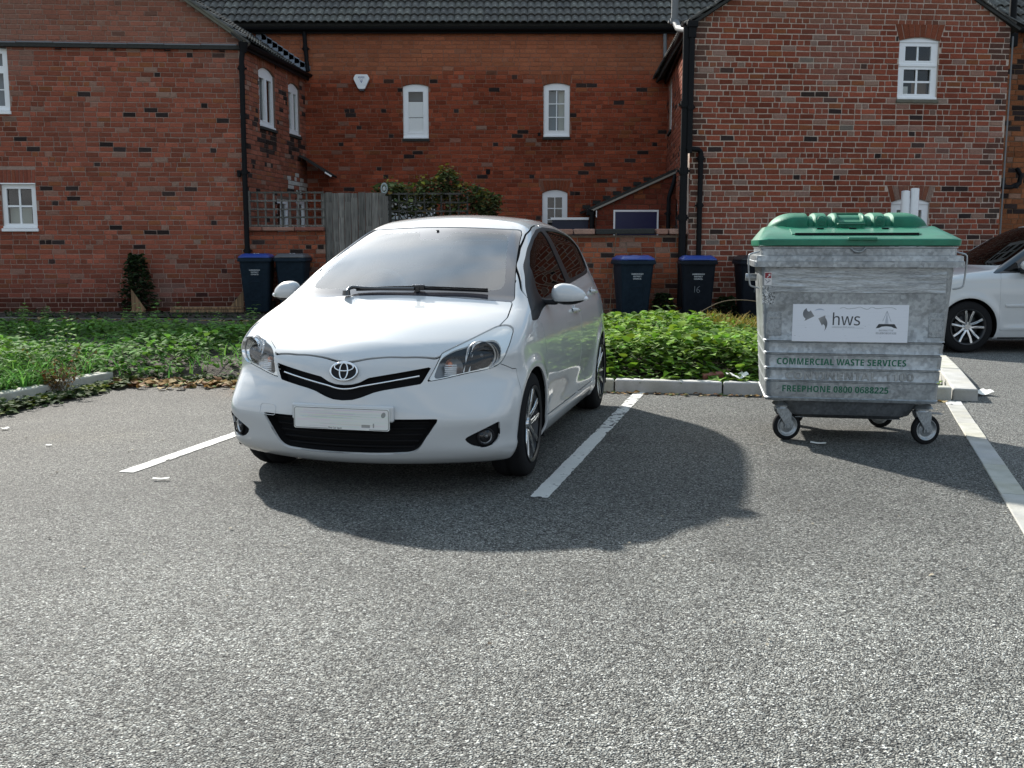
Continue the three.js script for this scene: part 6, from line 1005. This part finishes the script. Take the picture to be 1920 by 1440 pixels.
// ---------------------------------------------------------------- plants
function leafGeo(kind) {                                 // a folded, pointed leaf about 1 unit long, lying along +z
  const g = new THREE.BufferGeometry(); let P, I;
  if (kind === 'blade') { P = []; I = []; const n = 5; for (let i = 0; i <= n; i++) { const t = i / n, w = .032 * (1 - t * t * .95), y = .75 * t * (1.25 - .55 * t), z = .62 * t * t; P.push(-w, y, z, w, y, z); if (i < n) I.push(2 * i, 2 * i + 1, 2 * i + 2, 2 * i + 1, 2 * i + 3, 2 * i + 2); } }
  else { const prf = kind === 'round' ? [[0, 0], [.12, .26], [.35, .44], [.6, .42], [.82, .25], [1, 0]] : kind === 'ivy' ? [[0, 0], [.05, .36], [.28, .52], [.36, .30], [.62, .34], [1, 0]] : [[0, 0], [.14, .24], [.34, .34], [.56, .28], [.8, .13], [1, 0]]; P = []; I = []; for (const [z, w] of prf) P.push(-w, .10 * w + .10 * Math.sin(z * PI) - .12 * z * z, z, 0, .10 * Math.sin(z * PI) - .05 * w - .12 * z * z, z, w, .10 * w + .10 * Math.sin(z * PI) - .12 * z * z, z); for (let i = 0; i < prf.length - 1; i++) { const a = 3 * i; I.push(a, a + 3, a + 1, a + 1, a + 3, a + 4, a + 1, a + 4, a + 2, a + 2, a + 4, a + 5); } }
  g.setAttribute('position', new THREE.BufferAttribute(new Float32Array(P), 3)); g.setIndex(I); g.computeVertexNormals(); return setUV(g, (x, y, z) => [x + .5, z]);
}
const leafMat = (r, g, b, t = .35, rough0 = .5, rough = .88) => phy({ color: lin(r, g, b), roughness: rough, transmission: t, thickness: 0, side: THREE.DoubleSide, ior: 1.35, specularIntensity: .3 });
function scatter(name, geo, mat, list, parent) {         // list of { p, q (Euler), s, c }
  const m = new THREE.InstancedMesh(geo, mat, list.length), d = new THREE.Object3D(); d.rotation.order = 'YXZ';
  list.forEach((l, i) => { d.position.set(...l.p); d.rotation.set(...l.q); d.scale.set(...(l.s.length ? l.s : [l.s, l.s, l.s])); d.updateMatrix(); m.setMatrixAt(i, d.matrix); m.setColorAt(i, l.c); });
  m.name = parent ? name : numbered(name); shade(m); (parent ?? scene).add(m); return m;
}
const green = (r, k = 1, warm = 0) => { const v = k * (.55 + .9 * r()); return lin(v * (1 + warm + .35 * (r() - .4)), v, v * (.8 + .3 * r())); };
const nettle = leafGeo('nettle'), roundLeaf = leafGeo('round'), ivyLeaf = leafGeo('ivy'), blade = leafGeo('blade');
{ // right-hand bed: a dense bank of leaves in the sun
  const r = mulberry(71), L = [];
  const hgt = (x, z) => { const d = -bedS(x, z); return (.04 + .20 * sstep(.0, .55, d) * (.75 + .5 * fbm(x * 1.6, z * 1.6, 3, 5)) + .17 * Math.exp(-(((x - 1.75) / .5) ** 2) - (((z + 11.6) / 1.2) ** 2))) * (.72 + .55 * fbm(x * 3.4, z * 3.4, 3, 15)) * sstep(-14.9, -13.6, z); };
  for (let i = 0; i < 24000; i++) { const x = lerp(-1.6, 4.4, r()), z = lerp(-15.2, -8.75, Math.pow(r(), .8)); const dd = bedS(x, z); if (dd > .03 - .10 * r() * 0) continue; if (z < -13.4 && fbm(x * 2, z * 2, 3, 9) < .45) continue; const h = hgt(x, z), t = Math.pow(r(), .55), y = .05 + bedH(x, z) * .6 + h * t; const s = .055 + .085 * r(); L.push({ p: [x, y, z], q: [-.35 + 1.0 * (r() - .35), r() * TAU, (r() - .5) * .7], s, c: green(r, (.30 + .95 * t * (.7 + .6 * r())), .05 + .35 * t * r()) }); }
  for (let i = 0; i < 260; i++) { const x = lerp(-1, 4, r()), z = lerp(-13, -9.2, r()); if (bedS(x, z) > -.15) continue; const H = hgt(x, z) * (1.0 + .35 * r()) + .03, lean = [(r() - .5) * .5, (r() - .5) * .5], c = .8 + .6 * r(); for (let k = 0; k < 6; k++) { const t = .4 + .6 * k / 5, a = k * 1.57 + i; for (const q of [0, PI]) L.push({ p: [x + lean[0] * H * t, .06 + H * t, z + lean[1] * H * t], q: [-.25 + .4 * r(), a + q, (r() - .5) * .4], s: (.16 - .08 * t) * (.8 + .4 * r()), c: green(r, c * (.6 + .6 * t), .1 + .25 * r()) }); } }
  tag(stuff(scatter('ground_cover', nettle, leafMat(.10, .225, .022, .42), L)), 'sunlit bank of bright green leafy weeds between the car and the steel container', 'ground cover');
  const K = []; for (let i = 0; i < 900; i++) { const x = lerp(2.5, 4.2, r()), z = lerp(-14.2, -11.5, r()); K.push({ p: [x, .08 + bedH(x, z), z], q: [-.2 + (r() - .5) * .5, r() * TAU, (r() - .5) * .4], s: [.5, .22 + .2 * r(), .3], c: lin(1.1 + .5 * r(), .95 + .4 * r(), .5) }); }
  tag(stuff(scatter('dry_grass', blade, leafMat(.16, .15, .06, .3, .7), K)), 'tuft of dry yellowish grass behind the steel container', 'grass');
}
{ // left-hand bed: nettles, bramble, long grass
  const r = mulberry(91), N = [], G = [], Rr = [];
  for (let i = 0; i < 46000; i++) { const x = lerp(-10.5, -.9, r()), z = lerp(-17.3, -6.6, r()); const dd = bedS(x, z); if (dd > -.02) continue; const lump = fbm(x * .9 + 3, z * .9, 4, 25), gap = sstep(.34, .46, lump); if (r() > gap * .92 + .08) continue; if (z < -15 && x > -6.4 && r() < .75) continue; if (x > -3.2 && z > -14 && r() < .75) continue; const far = sstep(-8, -13, z), h = (.09 + .34 * lump * sstep(0, .8, -dd) * (1 + .6 * sstep(-5.5, -8, x))) * (.7 + .5 * fbm(x * 3, z * 3, 2, 3)) * (.22 + .78 * sstep(-16, -12.4, z)), t = Math.pow(r(), .5); const blue = fbm(x * .7, z * .7, 2, 41); N.push({ p: [x, .05 + h * t, z], q: [-.3 + (r() - .35), r() * TAU, (r() - .5) * .8], s: .05 + .06 * r(), c: green(r, .5 + .7 * t, -.1 + .25 * blue) }); }
  for (let i = 0; i < 620; i++) { const x = lerp(-10, -1.2, r()), z = lerp(-15.6, -7, r()); if (bedS(x, z) > -.2 || fbm(x * .8 + 3, z * .8, 3, 35) < .45) continue; const H = (.24 + .34 * r()) * (.5 + .5 * sstep(-15.5, -13, z)) * (1 + .45 * sstep(-6, -8, x)), lean = [(r() - .5) * .3, (r() - .5) * .3], c = .75 + .5 * r(); for (let k = 0; k < 9; k++) { const t = .25 + .75 * k / 8, a = k * 1.57 + i; for (const q of [0, PI]) N.push({ p: [x + lean[0] * H * t, .06 + H * t, z + lean[1] * H * t], q: [-.25 + .35 * r(), a + q, (r() - .5) * .4], s: (.13 - .07 * t) * (.8 + .4 * r()), c: green(r, c * (.6 + .6 * t), .05 + .15 * r()) }); } }
  tag(stuff(scatter('weeds', nettle, leafMat(.088, .20, .030, .42), N)), 'dark green nettles and bramble filling the bed left of the car', 'weeds');
  for (let i = 0; i < 15000; i++) { const spot = r(); let x, z; if (spot < .5) { x = lerp(-3.6, -1.0, r()); z = lerp(-16.2, -12.6, r()); } else if (spot < .82) { x = -5.1 + (r() + r() - 1) * 1.2; z = -9.2 + (r() + r() - 1) * 1.6; } else { x = lerp(-9, -1.5, r()); z = lerp(-15.5, -8, r()); } if (bedS(x, z) > -.02) continue; if (spot < .5 && fbm(x * 1.2, z * 1.2, 2, 8) < .36) continue; const s = (spot < .5 ? .24 + .16 * r() : .28 + .18 * r()) * (.4 + .6 * sstep(-16.3, -13.5, z)); G.push({ p: [x, .04, z], q: [(r() - .5) * .5, spot > .5 && spot < .82 ? .9 + (r() - .5) * 2.2 : r() * TAU, (r() - .5) * .35], s: [.22 + .1 * r(), s, s], c: spot < .5 ? green(r, 1.1, .25) : green(r, 1, -.12) }); }
  tag(stuff(scatter('long_grass', blade, leafMat(.13, .27, .06, .4, .5), G)), 'long arching grass in the bed left of the car', 'grass');
  for (let i = 0; i < 2600; i++) { const t = r(), side = r() < .55; let x, z; if (side) { z = lerp(-9.85, -6.0, t); x = -3.75 - (z + 9.75) * -.22 + .06 + .20 * r() * r(); x = lerp(-4.68, -3.76, (z + 5.7) / -4.05) + .06 + .24 * r() * r(); } else { x = lerp(-3.75, -1.4, t); z = -9.95 + .12 * (x + 3) + (r() - .6) * .5; } Rr.push({ p: [x, .012 + .07 * r() * r(), z], q: [-.1 + (r() - .5) * .9, r() * TAU, (r() - .5) * .6], s: .04 + .05 * r(), c: r() < .2 ? lin(2.6, 1.7, .9) : green(r, .8, .15) }); }
  tag(stuff(scatter('creeper', ivyLeaf, leafMat(.055, .105, .028, .35, .4), Rr)), 'low leafy creeper along the foot of the left kerb', 'ground cover');
  // a dead grey-brown weed leaning over the kerb, and bare stalks
  const g = thing('dead_weed', 'dry brown weed leaning over the left kerb', 'plant', [-3.95, .05, -8.9]); const st = [], lf = []; for (let i = 0; i < 34; i++) { const a = r() * TAU, l = .15 + .28 * r(), b = [.14 * (r() - .5), 0, .14 * (r() - .5)], e = [b[0] + Math.cos(a) * l * .6, l * (.4 + .7 * r()), b[2] + Math.sin(a) * l * .6]; st.push(tube([b, [(b[0] + e[0]) / 2, e[1] * .65, (b[2] + e[2]) / 2], e], .0025, 6, 4)); for (let k = 0; k < 9; k++) { const t = .3 + .7 * r(); lf.push({ p: [lerp(b[0], e[0], t), lerp(0, e[1], t), lerp(b[2], e[2], t)], q: [r() * 2 - 1, r() * TAU, r() - .5], s: .018 + .022 * r(), c: lin(1 + .8 * r(), .8 + .6 * r(), .5 + .3 * r()) }); } }
  part('stems', st, std({ color: lin(.12, .085, .05), roughness: 1 }), g); stuff(scatter('foliage', nettle, leafMat(.13, .10, .05, .2, .8), lf, g));
  const s2 = thing('dry_stalk', 'pale dry stalk standing out of the nettles at the far left', 'plant', [-7.1, .1, -13.2]); part('stem', tube([[0, 0, 0], [.12, .45, 0], [.30, .72, .02], [.42, .95, 0]], .010, 20, 6), std({ color: lin(.42, .38, .26), roughness: 1 }), s2); part('side_stem', tube([[.14, .45, 0], [.34, .62, 0], [.52, .72, 0]], .007, 12, 5), std({ color: lin(.40, .36, .25), roughness: 1 }), s2);
}
{ // rambling shrub over the old trellis
  const r = mulberry(33), g = thing('shrub', 'rambling shrub with yellowing leaf tips growing over the dark trellis', 'shrub', [-1.4, 0, -19.75]); const L = [], st = [];
  const lobes = [[-.92, 2.30, .32, .15], [-.50, 2.27, .38, .18], [-.05, 2.32, .34, .26], [.18, 2.50, .22, .24], [.50, 2.26, .40, .20], [.86, 2.12, .34, .20], [.95, 1.98, .22, .22], [0, 2.0, .45, .25], [-.55, 2.02, .42, .2], [.55, 1.9, .42, .28]];
  for (let i = 0; i < 2900; i++) { const [cx, cy, rx, ry] = lobes[Math.floor(r() * lobes.length)]; const a = r() * TAU, b = Math.acos(2 * r() - 1), q = Math.cbrt(.25 + .75 * r()) * (1 + .28 * (r() - .4)); const x = cx + rx * q * Math.sin(b) * Math.cos(a), y = cy + ry * q * Math.cos(b), z = .26 * q * Math.sin(b) * Math.sin(a); const up = (y - cy) / ry, tip = up > .55 && r() < .35; L.push({ p: [x, y, z], q: [r() * 1.4 - .9, r() * TAU, (r() - .5)], s: .05 + .06 * r(), c: tip ? lin(1.9 + r(), 1.2 + .5 * r(), .6) : r() < .10 ? lin(1.5, .75, .5) : green(r, .55 + .5 * clamp(up + .4), .02) }); }
  for (const [x, y] of [[.14, 2.80], [-.3, 2.6], [.38, 2.62], [.85, 2.36], [-.9, 2.56]]) for (let k = 0; k < 26; k++) { const t = r(); L.push({ p: [x * .8 + (r() - .5) * .22 + x * .2 * t, y - .3 + .32 * t, (r() - .5) * .2], q: [r() - .6, r() * TAU, r() - .5], s: .045 + .05 * r(), c: t > .7 ? lin(2.2, 1.3, .5) : green(r, .9, .1) }); }
  for (let i = 0; i < 26; i++) { const [cx, cy, rx, ry] = lobes[i % lobes.length]; st.push(tube([[cx * .5 + (r() - .5) * .2, 0, 0], [cx * .8, 1.1 + r() * .4, (r() - .5) * .2], [cx + (r() - .5) * rx * 1.6, cy + ry * (r() - .1), (r() - .5) * .3]], .007 + .006 * r(), 12, 5)); }
  part('stem', st, std({ color: lin(.07, .05, .035), roughness: 1 }), g); stuff(scatter('foliage', roundLeaf, leafMat(.15, .20, .075, .35, .5), L, g));
  const a = thing('wall_ornament', 'small pale round ornament hung at the left end of the shrub', 'ornament', [-2.36, 2.34, -19.35]); part('ring', new THREE.TorusGeometry(.085, .026, 8, 20).scale(.62, 1, 1), std({ color: lin(.30, .34, .33), roughness: .7 }), a); part('centre', new THREE.SphereGeometry(.045, 14, 10).scale(.7, 1, .4), std({ color: lin(.45, .48, .47), roughness: .7 }), a);
}
{ // plants at the foot of the walls
  const r = mulberry(53);
  const bush = (name, label, x, z, h, w, n, col, seed) => { const g = thing(name, label, 'plant', [x, .08, z]); const L = [], st = []; for (let i = 0; i < n; i++) { const t = Math.pow(r(), .8), a = r() * TAU, q = w * (1 - .65 * t) * Math.sqrt(r()); L.push({ p: [Math.cos(a) * q, .02 + h * t, .12 + Math.sin(a) * q * .35], q: [r() * 1.4 - .9, r() * TAU, r() - .5], s: .05 + .05 * r(), c: green(r, .5 + .5 * t, .02) }); } for (let i = 0; i < 7; i++) st.push(tube([[0, 0, .05], [(r() - .5) * w * .6, h * .5, .08], [(r() - .5) * w * .8, h * (.7 + .3 * r()), .1]], .008, 8, 5)); part('stem', st, std({ color: lin(.05, .042, .03), roughness: 1 }), g); stuff(scatter('foliage', ivyLeaf, col, L, g)); };
  const dk = leafMat(.030, .055, .018, .3, .5);
  bush('wall_plant', 'dark bushy plant growing up the left house wall beside the broken timber', -6.82, -18.95, 1.02, .42, 900, dk);
  bush('wall_plant', 'dark weeds at the wall foot between the two blue-lidded bins', 2.45, -16.85, .42, .30, 330, dk); bush('wall_plant', 'straggling weeds at the wall foot between the chalk-marked bins', 3.45, -16.8, .36, .32, 260, dk);
  const V1 = []; for (let i = 0; i < 5200; i++) { const x = lerp(-11, 7, r()), z0 = lerp(-18.05, -16.3, (x + 12) / 19.6) - .1; const z = z0 - Math.pow(r(), 1.5) * .9; const right = x > .8 && x < 4.8; if (!right && r() < .55) continue; V1.push({ p: [x, .07 + .12 * r() * r() * (right ? 1.3 : .8), z], q: [-.2 + r() - .5, r() * TAU, r() - .5], s: .03 + .045 * r(), c: green(r, right ? .9 : .55, .05) }); }
  tag(stuff(scatter('verge_weeds', nettle, leafMat(.045, .085, .025, .35, .5), V1)), 'scattered low weeds on the narrow verge below the house walls', 'weeds');
}
// ---------------------------------------------------------------- litter
{
  const r = mulberry(19), L = [], T = [];
  const brown = (k) => { const q = r(); return q < .25 ? lin(1.5 * k, 1.1 * k, .55 * k) : q < .55 ? lin(.8 * k, .5 * k, .3 * k) : q < .8 ? lin(2.2 * k, 2.1 * k, 1.6 * k) : lin(.55 * k, .95 * k, .35 * k); };
  for (let i = 0; i < 2300; i++) { const x = lerp(-10, 6.5, r()), ze = lerp(-18.05, -16.25, (x + 12) / 19.6); L.push({ p: [x, .012 + .05 * r() * r(), ze + .05 + .75 * r() * r()], q: [(r() - .5) * 1.2, r() * TAU, (r() - .5)], s: .05 + .06 * r(), c: brown(.9) }); }
  for (let i = 0; i < 480; i++) { const x = lerp(-3.7, -1.2, r()), z = -9.75 + .13 * (x + 3) + .55 * (r() - .2) * r(); L.push({ p: [x, .014 + .03 * r(), z + .1], q: [(r() - .5), r() * TAU, (r() - .5)], s: .04 + .06 * r(), c: brown(1.0) }); }
  for (let i = 0; i < 260; i++) { const t = r(), x = lerp(-1.5, 3.7, t), z = lerp(-9.62, -8.58, (x + 1.9) / 5.64) + .10 * r() * r(); L.push({ p: [x, .012, z], q: [(r() - .5) * .6, r() * TAU, (r() - .5) * .6], s: .025 + .035 * r(), c: brown(.8) }); }
  tag(stuff(scatter('fallen_leaves', roundLeaf, leafMat(.20, .16, .11, .25, .7), L)), 'fallen brown and yellow leaves gathered along the kerbs and gutters', 'leaves');
  for (let i = 0; i < 320; i++) { const x = (r() - .5) * 9 - .5, z = -3 - 6 * r(); T.push({ p: [x, .010, z], q: [(r() - .5) * .5, r() * TAU, 0], s: .008 + .018 * r() * r(), c: r() < .5 ? lin(.35, .3, .25) : lin(1.6, 1.5, 1.3) }); }
  tag(stuff(scatter('grit', roundLeaf, leafMat(.18, .17, .15, 0, .9), T)), 'small grit and leaf scraps scattered over the tarmac', 'grit');
  const paper = std({ color: lin(.74, .73, .68), roughness: .95, side: THREE.DoubleSide });
  const sheet = (label, x, y, z, w, d, turn, curl, mat, name = 'paper_scrap', cat = 'litter') => { const m = gridMesh(-w / 2, w / 2, -d / 2, d / 2, Math.min(w, d) / 5, (a, b) => curl * (Math.sin(a / w * 3) ** 2 + .6 * Math.sin(b / d * 4 + 1) ** 2)); const g = toGeo(rim(m, .002)); const o = solo(name, g, mat, label, cat); o.position.set(x, y, z); o.rotation.y = turn; return o; };
  sheet('crumpled white paper lying on the access road by the right edge', 4.12, .012, -9.0, .20, .14, .25, .025, paper); sheet('small white paper scrap on the tarmac in front of the left bay line', -1.97, .014, -5.66, .09, .022, .1, .004, paper); sheet('torn pale wrapper on the soil just behind the kerb, right of the brick', 2.02, .13, -9.17, .18, .10, .4, .035, paper); sheet('tiny white scrap on the tarmac below the left kerb', -3.04, .012, -6.65, .035, .02, .3, .003, paper); sheet('white scrap half under the left castor of the steel container', 2.03, .012, -6.72, .10, .03, -.4, .004, paper); sheet('white leaf-like scrap at the far left edge of the tarmac', -3.62, .014, -7.25, .05, .03, .8, .006, paper);
  const br = solo('loose_brick', boxUV(rbox(.19, .075, .07, .008), 2), copeMats[2], 'loose red brick lying on the kerb edge of the leafy bed', 'brick'); br.position.set(1.82, .125, -9.27); br.rotation.set(.2, .15, .06);
  const tw = (label, pts, rad) => solo('twig', tube(pts, rad, 20, 5), std({ color: lin(.12, .09, .06), roughness: 1 }), label, 'twig'); tw('bare twig arching over the right-hand leafy bed', [[3.3, .35, -11.6], [3.0, .62, -11.9], [2.55, .66, -12.2], [2.2, .48, -12.4]], .005); tw('thin pale cane leaning against the garden wall by the car', [[1.55, .2, -16.4], [1.62, .8, -16.7], [1.70, 1.5, -17.0]], .007); tw('curled dead stem lying over the left kerb end', [[-3.6, .1, -9.7], [-3.75, .33, -9.9], [-3.45, .30, -10.0], [-3.1, .12, -9.9]], .003);
}
{ // broken timber against the left wall
  const pine = [.9, 1.1].map((k) => std({ color: lin(.50 * k, .31 * k, .16 * k), map: rep(woodTex, 1.5, .5), roughness: .8 }));
  const g = thing('broken_timber', 'broken pale pine frame with a triangular gusset lying along the foot of the wall', 'timber', [-5.5, .10, -18.62], .02);
  part('rail', boxUV(box(1.32, .05, .06, 0, .03, 0), 1), pine[0], g); part('rail', boxUV(box(1.30, .03, .05, .0, .085, -.02), 1, .3), pine[1], g); part('gusset', new THREE.ExtrudeGeometry(shapeOf([[.42, .11], [.66, .11], [.66, .40]]), { depth: .02, bevelEnabled: false }), pine[0], g);
  const h = thing('pine_offcut', 'pale pine offcut with a pointed corner propped beside the dark plant', 'timber', [-6.75, .10, -18.60], -.1); part('board', boxUV(box(.24, .045, .05, .02, .03, .02), 1), pine[1], h); part('gusset', new THREE.ExtrudeGeometry(shapeOf([[-.10, .05], [.16, .05], [-.10, .42]]), { depth: .02, bevelEnabled: false }), pine[0], h);
}
renderer.render(scene, camera);
